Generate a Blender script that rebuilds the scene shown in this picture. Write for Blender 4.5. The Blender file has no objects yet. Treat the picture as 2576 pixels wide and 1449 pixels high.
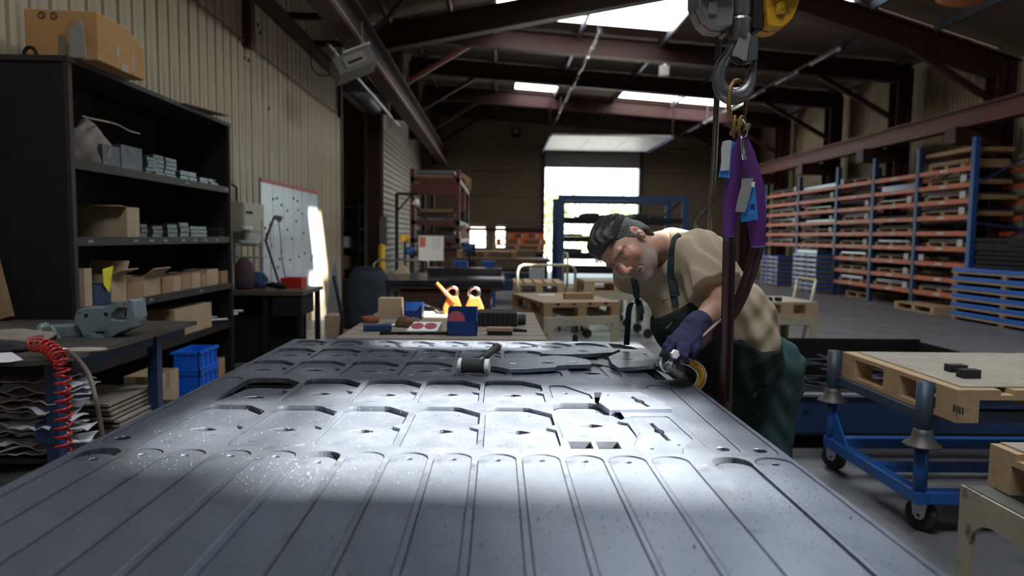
import bpy, math, random
import numpy as np
from mathutils import Vector, Matrix, noise
from mathutils.geometry import tessellate_polygon

random.seed(7)
PI = math.pi
sc = bpy.context.scene
C = sc.collection

# ------------------------------------------------------------------ camera
CAM = Vector((0, 0, 1.35))
FPX = 1717.0                                   # focal length in pixels of the 2576 px wide frame
pitch, yaw, roll = math.atan(129.5 / FPX), math.atan(37 / FPX), 0.0122
fwd = Vector((math.sin(yaw) * math.cos(pitch), math.cos(yaw) * math.cos(pitch), -math.sin(pitch)))
rgt = Vector((math.cos(yaw), -math.sin(yaw), 0))
upv = rgt.cross(fwd)
rgt, upv = rgt * math.cos(roll) + upv * math.sin(roll), upv * math.cos(roll) - rgt * math.sin(roll)
camd = bpy.data.cameras.new('camera')
camd.sensor_width = 36
camd.lens = FPX / 2576 * 36
camd.clip_start = 0.02
camd.clip_end = 300
camd.dof.use_dof = True
camd.dof.focus_distance = 2.05
camd.dof.aperture_fstop = 2.6
camo = bpy.data.objects.new('camera', camd)
C.objects.link(camo)
m = Matrix.Identity(4)
for i in range(3):
    m[i][0], m[i][1], m[i][2], m[i][3] = rgt[i], upv[i], -fwd[i], CAM[i]
camo.matrix_world = m
sc.camera = camo

# ------------------------------------------------------------------ world, sun, exposure
sc.view_settings.view_transform = 'Standard'
sc.view_settings.look = 'None'
sc.view_settings.exposure = 0.14
sc.view_settings.gamma = 1.0
sc.view_settings.use_curve_mapping = False
sc.cycles.max_bounces = 7
sc.cycles.diffuse_bounces = 4
sc.cycles.glossy_bounces = 4
sc.cycles.transparent_max_bounces = 8
sc.cycles.sample_clamp_indirect = 6.0
sc.cycles.caustics_reflective = False
sc.cycles.caustics_refractive = False

w = bpy.data.worlds.new('sky')
sc.world = w
w.use_nodes = True
bg = w.node_tree.nodes['Background']
bg.inputs[0].default_value = (0.72, 0.86, 1.0, 1)
bg.inputs[1].default_value = 5.0

SUN_DIR = Vector((-.60, .25, -.76)).normalized()      # the way the sunlight travels
sd = bpy.data.lights.new('sun', 'SUN')
sd.energy = 80.0
sd.angle = math.radians(1.7)
sd.color = (1.0, 0.95, 0.86)
so = bpy.data.objects.new('sun', sd)
C.objects.link(so)
so.rotation_euler = SUN_DIR.to_track_quat('-Z', 'Y').to_euler()
SKY_L = 7.0                                             # glow of the rear roof's translucent skylight sheets
SKY_F = 20.0                                            # the same for unseen sheets added to light the working area

# ------------------------------------------------------------------ helpers
def at(px, py, x=None, y=None, z=None):
    """World point seen at a pixel of the photograph on the plane x=, y= or z=."""
    r = fwd * FPX + rgt * (px - 1288.0) + upv * (724.5 - py)
    if y is not None: t = (y - CAM.y) / r.y
    elif z is not None: t = (z - CAM.z) / r.z
    else: t = (x - CAM.x) / r.x
    return CAM + r * t

class MB:
    def __init__(s):
        s.v, s.f = [], []
    def add(s, vs, fs):
        o = len(s.v)
        s.v += [tuple(v) for v in vs]
        s.f += [tuple(i + o for i in f) for f in fs]
        return s
    def box(s, x0, x1, y0, y1, z0, z1):
        vs = [(x, y, z) for z in (z0, z1) for y in (y0, y1) for x in (x0, x1)]
        return s.add(vs, [(0, 2, 3, 1), (4, 5, 7, 6), (0, 1, 5, 4), (2, 6, 7, 3), (0, 4, 6, 2), (1, 3, 7, 5)])
    def obox(s, c, d, rot=None):
        n = len(s.v)
        s.box(-d[0] / 2, d[0] / 2, -d[1] / 2, d[1] / 2, -d[2] / 2, d[2] / 2)
        R = rot if rot is not None else Matrix.Identity(3)
        c = Vector(c)
        s.v[n:] = [tuple(R @ Vector(v) + c) for v in s.v[n:]]
        return s
    def bar(s, p, q, wd, ht, up=(0, 0, 1)):
        p, q = Vector(p), Vector(q)
        d = (q - p)
        L = d.length
        d.normalize()
        u = Vector(up)
        if abs(d.dot(u)) > .98: u = Vector((0, 1, 0)) if abs(d.y) < .9 else Vector((1, 0, 0))
        a = d.cross(u).normalized()
        b = a.cross(d).normalized()
        R = Matrix((a, d, b)).transposed()
        return s.obox((p + q) / 2, (wd, L, ht), R)
    def ibeam(s, p, q, wd, ht, t=.02, up=(0, 0, 1)):
        p, q, u = Vector(p), Vector(q), Vector(up)
        s.bar(p, q, t, ht, up)
        d = (q - p).normalized()
        a = d.cross(u).normalized()
        b = a.cross(d).normalized()
        for k in (-1, 1):
            o = b * (k * (ht / 2 - t / 2))
            s.bar(p + o, q + o, wd, t, up)
        return s
    def tube(s, pts, r, n=8, closed=False, caps=True):
        pts = [Vector(p) for p in pts]
        N = len(pts)
        rs = r if isinstance(r, (list, tuple)) else [r] * N
        vs, fs = [], []
        nrm = None
        for i, p in enumerate(pts):
            if closed: t = pts[(i + 1) % N] - pts[i - 1]
            else: t = pts[min(i + 1, N - 1)] - pts[max(i - 1, 0)]
            if t.length < 1e-9: t = Vector((0, 0, 1))
            t.normalize()
            if nrm is None:
                nrm = t.orthogonal().normalized()
            else:
                nrm = nrm - t * nrm.dot(t)
                nrm = nrm.normalized() if nrm.length > 1e-6 else t.orthogonal().normalized()
            b = t.cross(nrm)
            rr = rs[i]
            ra, rb = rr if isinstance(rr, (tuple, list)) else (rr, rr)
            for k in range(n):
                a = 2 * PI * k / n
                vs.append(p + nrm * (math.cos(a) * ra) + b * (math.sin(a) * rb))
        M = N if closed else N - 1
        for i in range(M):
            j = (i + 1) % N
            for k in range(n):
                l = (k + 1) % n
                fs.append((i * n + k, i * n + l, j * n + l, j * n + k))
        if caps and not closed:
            fs.append(tuple(reversed(range(n))))
            fs.append(tuple(range((N - 1) * n, N * n)))
        return s.add(vs, fs)
    def cyl(s, p, q, r, n=12, r2=None):
        return s.tube([p, q], [r, r if r2 is None else r2], n)
    def lathe(s, prof, c=(0, 0, 0), ax=(0, 0, 1), n=20):
        c, ax = Vector(c), Vector(ax).normalized()
        a = ax.orthogonal().normalized()
        b = ax.cross(a)
        vs, fs = [], []
        for r, h in prof:
            for k in range(n):
                t = 2 * PI * k / n
                vs.append(c + ax * h + (a * math.cos(t) + b * math.sin(t)) * r)
        for i in range(len(prof) - 1):
            for k in range(n):
                l = (k + 1) % n
                fs.append((i * n + k, i * n + l, (i + 1) * n + l, (i + 1) * n + k))
        fs.append(tuple(reversed(range(n))))
        fs.append(tuple(range((len(prof) - 1) * n, len(prof) * n)))
        return s.add(vs, fs)
    def plate(s, outer, holes=(), z0=0., z1=.01, rot=None, org=(0, 0, 0)):
        """Flat plate with holes; outline in a 2-D plane, thickness along its normal."""
        def ccw(p): return sum(p[i - 1][0] * p[i][1] - p[i][0] * p[i - 1][1] for i in range(len(p))) > 0
        outer = list(outer) if ccw(outer) else list(reversed(outer))
        hs = [list(reversed(h)) if ccw(h) else list(h) for h in holes]
        loops = [outer] + hs
        flat = [p for l in loops for p in l]
        n = len(flat)
        tris = tessellate_polygon([[Vector((p[0], p[1], 0)) for p in l] for l in loops])
        vs = [(p[0], p[1], z1) for p in flat] + [(p[0], p[1], z0) for p in flat]
        fs = []
        for t in tris:
            a, b, c = (flat[i] for i in t)
            if (b[0] - a[0]) * (c[1] - a[1]) - (b[1] - a[1]) * (c[0] - a[0]) < 0: t = (t[0], t[2], t[1])
            fs.append(tuple(t))
            fs.append((t[2] + n, t[1] + n, t[0] + n))
        o = 0
        for l in loops:
            k = len(l)
            for i in range(k):
                j = (i + 1) % k
                fs.append((o + j, o + i, o + i + n, o + j + n))
            o += k
        if rot is not None or tuple(org) != (0, 0, 0):
            R = rot if rot is not None else Matrix.Identity(3)
            org = Vector(org)
            vs = [R @ Vector(v) + org for v in vs]
        return s.add(vs, fs)
    def sphere(s, c, r, n=10, m_=6, sc_=(1, 1, 1)):
        c = Vector(c)
        vs = [c + Vector((0, 0, -r * sc_[2]))]
        for i in range(1, m_):
            t = -PI / 2 + PI * i / m_
            for k in range(n):
                a = 2 * PI * k / n
                vs.append(c + Vector((r * sc_[0] * math.cos(t) * math.cos(a), r * sc_[1] * math.cos(t) * math.sin(a), r * sc_[2] * math.sin(t))))
        vs.append(c + Vector((0, 0, r * sc_[2])))
        fs = []
        for k in range(n):
            fs.append((0, 1 + (k + 1) % n, 1 + k))
            e = 1 + (m_ - 2) * n
            fs.append((len(vs) - 1, e + k, e + (k + 1) % n))
        for i in range(m_ - 2):
            for k in range(n):
                a, b = 1 + i * n + k, 1 + i * n + (k + 1) % n
                fs.append((a, b, b + n, a + n))
        return s.add(vs, fs)
    def build(s, name, mat, parent=None, world=True, smooth=False, bevel=0, seg=2):
        me = bpy.data.meshes.new(name)
        vs = s.v
        if parent is not None and world:
            inv = parent.matrix_basis.inverted()
            if parent.parent is not None: inv = (parent.parent.matrix_basis @ parent.matrix_basis).inverted()
            vs = [tuple(inv @ Vector(v)) for v in vs]
        me.from_pydata(vs, [], s.f)
        me.update()
        if smooth:
            me.shade_smooth()
        o = bpy.data.objects.new(name, me)
        C.objects.link(o)
        if mat is not None: me.materials.append(mat)
        if parent is not None: o.parent = parent
        if bevel:
            b = o.modifiers.new('bevel', 'BEVEL')
            b.width = bevel
            b.segments = seg
            b.limit_method = 'ANGLE'
            b.angle_limit = math.radians(40)
        return o

def tag(o, label=None, cat=None, group=None, kind=None):
    if label: o['label'] = label
    if cat: o['category'] = cat
    if group: o['group'] = group
    if kind: o['kind'] = kind
    return o
def thing(name, label, cat, loc=(0, 0, 0), rz=0, group=None, kind=None):
    o = bpy.data.objects.new(name, None)
    o.empty_display_size = .1
    C.objects.link(o)
    o.location = loc
    o.rotation_euler = (0, 0, rz)
    o.matrix_basis = Matrix.Translation(Vector(loc)) @ Matrix.Rotation(rz, 4, 'Z')
    return tag(o, label, cat, group, kind)
def cp(root, loc, rz=0, label=None, group=None):
    r = root.copy()
    C.objects.link(r)
    r.matrix_basis = Matrix.Translation(Vector(loc)) @ Matrix.Rotation(rz, 4, 'Z')
    if label: r['label'] = label
    if group: r['group'] = group
    for ch in list(root.children):
        c = ch.copy()
        C.objects.link(c)
        c.parent = r
        for g in list(ch.children):
            d = g.copy()
            C.objects.link(d)
            d.parent = c
    return r
def struct(mb, name, mat, parent=None, **k):
    o = mb.build(name, mat, parent, **k)
    if parent is None: o['kind'] = 'structure'
    return o
def share(src, name, parent, loc=(0, 0, 0), rz=0, mat=None):
    """Another object that shares SRC's mesh."""
    o = bpy.data.objects.new(name, src.data)
    C.objects.link(o)
    o.parent = parent
    o.matrix_basis = Matrix.Translation(Vector(loc)) @ Matrix.Rotation(rz, 4, 'Z')
    return o

def arc(cx, cy, r, a0, a1, n=8):
    return [(cx + r * math.cos(math.radians(a0 + (a1 - a0) * i / n)), cy + r * math.sin(math.radians(a0 + (a1 - a0) * i / n))) for i in range(n + 1)]
def circle(cx, cy, r, n=16, ry=None):
    ry = r if ry is None else ry
    return [(cx + r * math.cos(2 * PI * i / n), cy + ry * math.sin(2 * PI * i / n)) for i in range(n)]
def rrect(x0, x1, y0, y1, r, n=5):
    return arc(x1 - r, y0 + r, r, -90, 0, n) + arc(x1 - r, y1 - r, r, 0, 90, n) + arc(x0 + r, y1 - r, r, 90, 180, n) + arc(x0 + r, y0 + r, r, 180, 270, n)
def spline(pts, n=8, closed=False):
    """Catmull-Rom through points."""
    P = [Vector(p) for p in pts]
    out = []
    N = len(P)
    for i in range(N if closed else N - 1):
        if closed: p0, p1, p2, p3 = P[i - 1], P[i], P[(i + 1) % N], P[(i + 2) % N]
        else: p0, p1, p2, p3 = P[max(i - 1, 0)], P[i], P[i + 1], P[min(i + 2, N - 1)]
        for k in range(n):
            t = k / n
            out.append(.5 * ((2 * p1) + (p2 - p0) * t + (2 * p0 - 5 * p1 + 4 * p2 - p3) * t * t + (3 * p1 - p0 - 3 * p2 + p3) * t ** 3))
    if not closed: out.append(P[-1])
    return out

# ------------------------------------------------------------------ materials
MATS = {}
def mat(name, col, rough=.6, metal=0., col2=None, scale=8., mix=.5, bump=0., bscale=40., stretch=(1, 1, 1), emit=0., spec=.5, col3=None, scale3=40., rvar=0., detail=6., coat=0.):
    if name in MATS: return MATS[name]
    ma = bpy.data.materials.new(name)
    ma.use_nodes = True
    nt = ma.node_tree
    N, L = nt.nodes, nt.links
    b = N['Principled BSDF']
    b.inputs['Roughness'].default_value = rough
    b.inputs['Metallic'].default_value = metal
    b.inputs['Specular IOR Level'].default_value = spec
    b.inputs['Coat Weight'].default_value = coat
    b.inputs['Base Color'].default_value = (*col, 1)
    tc = N.new('ShaderNodeTexCoord')
    mp = N.new('ShaderNodeMapping')
    mp.inputs['Scale'].default_value = stretch
    L.new(tc.outputs['Object'], mp.inputs['Vector'])
    def nz(s, d=detail):
        n = N.new('ShaderNodeTexNoise')
        n.inputs['Scale'].default_value = s
        n.inputs['Detail'].default_value = d
        n.inputs['Roughness'].default_value = .62
        L.new(mp.outputs[0], n.inputs['Vector'])
        return n
    if col2 is not None:
        n = nz(scale)
        r = N.new('ShaderNodeValToRGB')
        e = r.color_ramp.elements
        e[0].position, e[1].position = .5 - .22 * (1.2 - mix), .5 + .22 * (1.2 - mix) + .06
        e[0].color, e[1].color = (*col, 1), (*col2, 1)
        L.new(n.outputs['Fac'], r.inputs[0])
        out = r.outputs[0]
        if col3 is not None:
            n3 = nz(scale3)
            r3 = N.new('ShaderNodeValToRGB')
            r3.color_ramp.elements[0].position, r3.color_ramp.elements[1].position = .58, .70
            L.new(n3.outputs['Fac'], r3.inputs[0])
            mx = N.new('ShaderNodeMix')
            mx.data_type = 'RGBA'
            L.new(r3.outputs[0], mx.inputs['Factor'])
            L.new(out, mx.inputs[6])
            mx.inputs[7].default_value = (*col3, 1)
            out = mx.outputs[2]
        L.new(out, b.inputs['Base Color'])
    if rvar:
        n = nz(scale * 1.7)
        mr = N.new('ShaderNodeMapRange')
        mr.inputs[1].default_value, mr.inputs[2].default_value = .3, .7
        mr.inputs[3].default_value, mr.inputs[4].default_value = max(.03, rough - rvar), min(1, rough + rvar)
        L.new(n.outputs['Fac'], mr.inputs[0])
        L.new(mr.outputs[0], b.inputs['Roughness'])
    if bump:
        n = nz(bscale)
        bp = N.new('ShaderNodeBump')
        bp.inputs['Strength'].default_value = bump
        bp.inputs['Distance'].default_value = .01
        L.new(n.outputs['Fac'], bp.inputs['Height'])
        L.new(bp.outputs[0], b.inputs['Normal'])
    if emit:
        b.inputs['Emission Color'].default_value = (*col, 1)
        b.inputs['Emission Strength'].default_value = emit
    MATS[name] = ma
    return ma

steel = mat('mill scale steel', (.185, .205, .255), .38, .80, (.24, .262, .315), 5, .3, .05, 60, rvar=.07, col3=(.13, .14, .17), scale3=14)
steel_edge = mat('cut steel edge', (.20, .26, .30), .42, .6, (.27, .32, .36), 30, .4)
dark = mat('black painted steel', (.007, .007, .0085), .7, 0, (.013, .012, .012), 6, .4, spec=.25)
brown_dark = mat('brown black steel', (.020, .015, .015), .55, .2, (.03, .022, .02), 8)
blue = mat('blue paint', (.010, .075, .30), .42, .1, (.012, .055, .19), 7, .4, col3=(.03, .035, .045), scale3=12)
blue_dk = mat('dark blue paint', (.012, .045, .14), .5, .1, (.015, .03, .08), 7, .4)
orange = mat('orange rack paint', (.56, .095, .012), .5, .0, (.44, .075, .014), 4, .4)
redox = mat('red oxide steel', (.040, .0075, .007), .6, .1, (.026, .006, .0055), 3, .5)
redox_lt = mat('red oxide steel light', (.14, .032, .022), .55, .1, (.085, .022, .016), 4, .4)
cream = mat('cream paint', (.42, .39, .28), .5, .1, (.34, .31, .22), 6, .4, col3=(.13, .11, .08), scale3=14)
wood = mat('pallet wood', (.36, .22, .11), .75, 0, (.24, .145, .075), 5, .5, .2, 60, stretch=(1, 6, 6))
wood_lt = mat('pale pallet wood', (.48, .33, .19), .75, 0, (.36, .24, .13), 5, .5, .2, 60, stretch=(1, 6, 6))
ply = mat('grey board', (.36, .32, .26), .85, 0, (.28, .25, .20), 6, .5, col3=(.20, .17, .14), scale3=20)
card = mat('cardboard', (.34, .20, .105), .85, 0, (.28, .165, .085), 4, .5)
card_lt = mat('pale cardboard', (.42, .31, .20), .85, 0, (.33, .24, .15), 5, .5)
rubber = mat('black rubber', (.015, .015, .016), .7)
chrome = mat('worn chrome', (.62, .62, .63), .22, 1., (.5, .5, .5), 12, .4)
zinc = mat('zinc', (.45, .47, .49), .38, .9, (.35, .37, .39), 9, .5)
white = mat('white paint', (.72, .72, .70), .6)
paper = mat('paper', (.68, .68, .72), .8, 0, (.56, .56, .60), 8)
yellow = mat('yellow paint', (.75, .47, .02), .5, 0, (.6, .36, .02), 6, .3)
gold = mat('yellow worn hook paint', (.58, .29, .018), .35, .35, (.42, .20, .015), 14, .4, col3=(.05, .035, .02), scale3=22)
red = mat('red plastic', (.42, .02, .015), .4)
concrete = mat('concrete floor', (.17, .166, .176), .55, 0, (.115, .112, .122), 1.6, .5, .08, 30, rvar=.12, col3=(.05, .048, .05), scale3=5)
# ------------------------------------------------------------------ the hall
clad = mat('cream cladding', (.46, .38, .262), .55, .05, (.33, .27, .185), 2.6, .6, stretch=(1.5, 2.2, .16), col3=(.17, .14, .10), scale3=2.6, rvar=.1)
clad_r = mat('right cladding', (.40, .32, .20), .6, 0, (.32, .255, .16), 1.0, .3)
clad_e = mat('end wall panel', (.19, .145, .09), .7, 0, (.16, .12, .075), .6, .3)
roofm = mat('roof lining', (.20, .155, .115), .75, 0, (.16, .12, .09), .8, .4)
ribm = mat('ribbed siding', (.48, .45, .37), .55, 0, (.40, .37, .30), 2, .4)
galv = mat('galvanised', (.22, .24, .27), .45, .7, (.14, .15, .17), 5, .5)

floor = struct(MB().box(-9, 10.2, -5, 27, -.2, 0), 'floor', concrete)
mb = MB()
for y in (1.2, 6.4, 9.8, 13.0, 18.2):
    mb.box(-2.8, 9.6, y, y + .008, .0005, .002)
struct(mb, 'floor_joint', mat('floor joint', (.03, .03, .032), .8), floor)

# left wall: vertical trapezoid cladding sheets
wl = struct(MB().box(-3.06, -2.96, -4, 12.8, 0, 5.2), 'wall_left', clad)
prof = [(-.058, 0), (-.058, .158), (-.012, .168), (-.012, .172), (-.0, .172)]
P_ = .2
def panel_mesh(z0, z1):
    pts = [(-2.90, .003), (-2.90, .166), (-2.922, .178), (-2.922, .197)]
    m_ = MB()
    n = len(pts)
    vs = [(x, y, z) for z in (z0, z1) for x, y in pts] + [(-2.96, y, z) for z in (z0, z1) for y in (.003, .197)]
    fs = [(i, i + 1, i + 1 + n, i + n) for i in range(n - 1)] + [(0, n, 2 * n + 2, 2 * n), (n - 1, 2 * n + 1, 2 * n + 3, 2 * n - 1)]
    return m_.add(vs, fs)
pan = None
y = -2.0
while y < 12.7:
    if pan is None:
        pan = panel_mesh(0, 5.15).build('cladding_panel', clad, wl, world=False)
        pan.location = (0, y, 0)
    else:
        share(pan, 'cladding_panel', wl, (random.uniform(-.004, .004), y, 0))
    y += P_
struct(MB().box(-2.96, -2.88, 12.72, 12.84, 0, 4.6), 'trim_1', redox, wl)
for px in (623, ):
    q = at(px, 60, x=-2.86)
    struct(MB().box(-2.9, -2.80, q.y - .07, q.y + .07, 3.45, 5.1), 'wall_post', redox, wl)
q = at(857, 250, x=-2.86)
struct(MB().box(-2.9, -2.84, q.y - .06, q.y + .06, 3.45, 4.2), 'wall_post', redox, wl)
# side annex behind the opening
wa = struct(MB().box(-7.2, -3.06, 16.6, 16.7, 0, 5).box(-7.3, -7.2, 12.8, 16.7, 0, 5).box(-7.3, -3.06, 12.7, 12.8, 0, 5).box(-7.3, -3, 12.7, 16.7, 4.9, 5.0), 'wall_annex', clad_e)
# left wall beyond the opening: horizontal ribbed siding
w2 = struct(MB().box(-3.02, -2.95, 15.55, 26.02, 0, 6.42).box(-3.02, -2.95, 12.9, 15.55, 4.92, 6.42), 'wall_left_far', ribm)
sl = None
for k in range(27):
    z = .05 + k * .15
    if sl is None:
        sl = MB().add([(-2.95, 15.6, z), (-2.89, 15.6, z + .03), (-2.89, 15.6, z + .11), (-2.95, 15.6, z + .145), (-2.95, 25.9, z), (-2.89, 25.9, z + .03), (-2.89, 25.9, z + .11), (-2.95, 25.9, z + .145)],
                     [(0, 1, 5, 4), (1, 2, 6, 5), (2, 3, 7, 6), (3, 2, 1, 0), (4, 5, 6, 7)]).build('siding_slat', ribm, w2)
    else:
        share(sl, 'siding_slat', w2, (0, 0, k * .15))
struct(MB().ibeam((-2.74, 15.42, 0), (-2.74, 15.42, 4.3), .30, .30, .03, (0, 1, 0)), 'column_1', redox)
# roller shutter drum over the opening
dr = thing('roller_shutter', 'grey rolled-up shutter drum above the side opening', 'shutter', (-2.7, 12.9, 3.95))
MB().tube([(-2.72, 12.95, 4.25), (-2.72, 15.22, 4.25)], .27, 20).build('drum', zinc, dr, smooth=True)
MB().box(-2.99, -2.44, 12.92, 12.95, 3.98, 4.52).build('end_bracket', galv, dr)
MB().box(-2.99, -2.44, 15.22, 15.25, 3.98, 4.52).build('end_bracket', galv, dr)
MB().box(-3.0, -2.9, 12.92, 15.25, 4.0, 4.88).build('fascia', clad_e, dr)

# right wall: panels with fine ribs
wr = struct(MB().box(9.80, 9.9, -4, 26, 0, 5.6), 'wall_right', clad_r)
m_ = MB()
n = 8
vs, fs = [], []
for i in range(n):
    y0 = i * .125
    for (dx, yy) in ((0, 0), (0, .085), (.03, .095), (.03, .115)):
        vs += [(9.75 + dx, y0 + yy + .004, 0), (9.75 + dx, y0 + yy + .004, 5.3)]
for i in range(n * 4 - 1):
    fs.append((2 * i, 2 * i + 1, 2 * i + 3, 2 * i + 2))
pr0 = m_.add(vs, fs).build('cladding_panel', clad_r, wr, world=False)
pr0.location = (0, 2, 0)
for k in range(3, 26): share(pr0, 'cladding_panel', wr, (0, k, 0))

# end wall with the big door opening
DX0, DX1 = at(1370, 500, y=26).x, at(1605, 500, y=26).x
DZ = at(1480, 422, y=26).z
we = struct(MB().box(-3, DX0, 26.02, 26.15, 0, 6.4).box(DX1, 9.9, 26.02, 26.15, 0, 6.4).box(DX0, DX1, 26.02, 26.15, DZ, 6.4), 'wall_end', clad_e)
for k in range(7):
    z0, z1 = k * .95, min(k * .95 + .94, 6.3)
    segs = [(-2.95, DX0 - .12), (DX1 + .12, 9.8)] if z0 < DZ - .3 else [(-2.95, 9.8)]
    if k == 4: segs = [(-2.95, DX0 - .12), (DX1 + .12, 9.8)]
    for a, b in segs:
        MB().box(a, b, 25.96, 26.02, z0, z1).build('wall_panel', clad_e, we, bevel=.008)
MB().box(-2.95, DX0 - .12, 25.9, 25.96, .0, .12).build('kick_rail', redox, we)
for zz in (1.55, ):
    MB().box(-2.5, DX0 - .12, 25.84, 25.95, zz, zz + .12).build('wall_rail', redox, we)
for xx in (DX0 - .12, DX1):
    struct(MB().box(xx, xx + .12, 25.86, 26.02, 0, 4.6), 'door_jamb', mat('door jamb dark blue', (.02, .022, .035), .5), we)
# overhead sectional door, raised
dl = mat('pale door leaf', (.50, .50, .51), .5, 0, (.44, .44, .46), 2, .4)
d1 = thing('door_1', None, None, ((DX0 + DX1) / 2, 24, 4.5), kind='structure')
wd = (DX1 - DX0 + .2) / 3
for k in range(3):
    x0 = DX0 - .1 + k * wd
    MB().box(x0 + .008, x0 + wd - .008, 21.6, 25.3, 4.52, 4.57).build('door_panel', dl, d1, bevel=.006)
MB().box(DX0, DX1, 25.84, 25.9, DZ - .02, 4.55).build('lintel_panel', mat('lintel', (.26, .25, .25), .6), d1, bevel=.006)
for xx in (DX0 - .16, DX1 + .12):
    MB().box(xx, xx + .05, 21.4, 25.9, 4.46, 4.56).build('guide_rail', blue_dk, d1)
    MB().bar((xx, 21.5, 4.5), (xx, 21.5, 5.9), .03, .03).build('hanger', redox, d1)

# rear roof: one slope, with skylight sheets; steel frames and purlins
def zr(x): return 6.30 - .066 * (x + 2.4)
FR = [12.8, 16.0, 19.2, 22.6]
def sky_mat(name, col_, st):
    ma = bpy.data.materials.new(name)
    ma.use_nodes = True
    nt = ma.node_tree
    nt.nodes.clear()
    o_ = nt.nodes.new('ShaderNodeOutputMaterial')
    e_ = nt.nodes.new('ShaderNodeEmission')
    e_.inputs[0].default_value = (*col_, 1)
    e_.inputs[1].default_value = st
    nt.links.new(e_.outputs[0], o_.inputs[0])
    return ma
skym = sky_mat('skylight sheet', (1.0, .965, .92), SKY_L)
skyf = sky_mat('added skylight sheet', (.90, .95, 1.0), SKY_F)
clearm = bpy.data.materials.new('added sun pane')  # for panes added out of view to shape the sun patches
clearm.use_nodes = True
nt = clearm.node_tree
nt.nodes.clear()
o_ = nt.nodes.new('ShaderNodeOutputMaterial')
t_ = nt.nodes.new('ShaderNodeBsdfTransparent')
g_ = nt.nodes.new('ShaderNodeBsdfGlossy')
g_.inputs['Roughness'].default_value = .05
x_ = nt.nodes.new('ShaderNodeMixShader')
x_.inputs[0].default_value = .06
t_.inputs[0].default_value = (.93, .95, .95, 1)
nt.links.new(t_.outputs[0], x_.inputs[1])
nt.links.new(g_.outputs[0], x_.inputs[2])
nt.links.new(x_.outputs[0], o_.inputs[0])

def roof_cells(root, X0, X1, Y0, Y1, base, rects, zf, skm, t=.05):
    """Roof of separate sheets; rects = (x0, x1, y0, y1, kind) are glazed, kind 'sky' (translucent) or 'clear'."""
    xs = sorted(set([X0, X1] + base + [r[0] for r in rects] + [r[1] for r in rects]))
    for x0, x1 in zip(xs, xs[1:]):
        xm = (x0 + x1) / 2
        cut = sorted((r[2], r[3], r[4]) for r in rects if r[0] <= xm <= r[1])
        spans, y = [], Y0
        for a, b, k in cut:
            while a - y > 3.2:
                spans.append((y, y + 2.6, None))
                y += 2.6
            if a > y: spans.append((y, a, None))
            spans.append((a, b, k))
            y = b
        while Y1 - y > 3.2:
            spans.append((y, y + 2.6, None))
            y += 2.6
        if Y1 > y: spans.append((y, Y1, None))
        for y0, y1, k in spans:
            z0, z1 = zf(x0), zf(x1)
            g = 0 if k else .002
            tt = t if k is None else .012
            MB().add([(x0 + g, y0 + g, z0), (x1 - g, y0 + g, z1), (x1 - g, y1 - g, z1), (x0 + g, y1 - g, z0),
                      (x0 + g, y0 + g, z0 + tt), (x1 - g, y0 + g, z1 + tt), (x1 - g, y1 - g, z1 + tt), (x0 + g, y1 - g, z0 + tt)],
                     [(0, 3, 2, 1), (4, 5, 6, 7), (0, 1, 5, 4), (1, 2, 6, 5), (2, 3, 7, 6), (3, 0, 4, 7)]
                     ).build('roof_sheet' if k is None else 'skylight_sheet' if k == 'sky' else 'added_sun_pane', roofm if k is None else skm if k == 'sky' else clearm, root)
rr = thing('ceiling', None, None, (3, 19, 6), kind='structure')
roof_cells(rr, -3.0, 9.9, 12.85, 26.1, [-2.0, 5.6, 8.7], [(-.1, 1.8, 13.4, 15.3, 'sky'), (1.8, 3.7, 13.4, 15.3, 'sky'), (.5, 1.8, 20.9, 22.45, 'sky'), (3.7, 5.6, 20.9, 22.45, 'sky'), (5.6, 7.5, 20.9, 22.45, 'sky')], zr, skym)
pur = None
for x in (-2.0, -.1, 1.8, 3.7, 5.6, 7.5, 9.2):
    if x in (1.8, 3.7): pass
    MB().box(x - .03, x + .03, 12.9, 25.95, zr(x) - .17, zr(x) - .005).build('purlin', galv, rr)
for k, y in enumerate(FR[1:] + [25.6]):
    r = thing('portal_frame', None, None, (3.5, y, 0), kind='structure')
    a, b = Vector((-2.45, y, zr(-2.45) - .29)), Vector((9.55, y, zr(9.55) - .29))
    MB().ibeam(a, b, .22, .44, .025).build('rafter', redox, r)
    MB().ibeam((-2.35, y, 4.0), (-2.35, y, zr(-2.35) - .2), .26, .26, .025, (0, 1, 0)).build('column_stub', redox, r)
    MB().ibeam((9.35, y, 0), (9.35, y, zr(9.3) - .2), .36, .36, .03, (0, 1, 0)).build('column', redox, r)
    MB().bar((-2.25, y, 4.75), (-.7, y, zr(-.7) - .5), .09, .09).build('knee_brace', redox_lt if k == 0 else redox, r)
    MB().bar((9.2, y, 4.2), (7.4, y, zr(7.4) - .5), .10, .10).build('knee_brace', redox, r)
    for (x0, x1) in ((7.5, 8.3),):
        MB().bar((x0, y + .2, zr(x0) - .1), (x1, y + .2, zr(x1) - .55), .04, .04).build('fly_brace', galv, r)
    if k < 3:
        MB().box(8.45, 9.2, y - .15, y + .15, 3.18, 3.48).build('corbel', redox, r)

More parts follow.
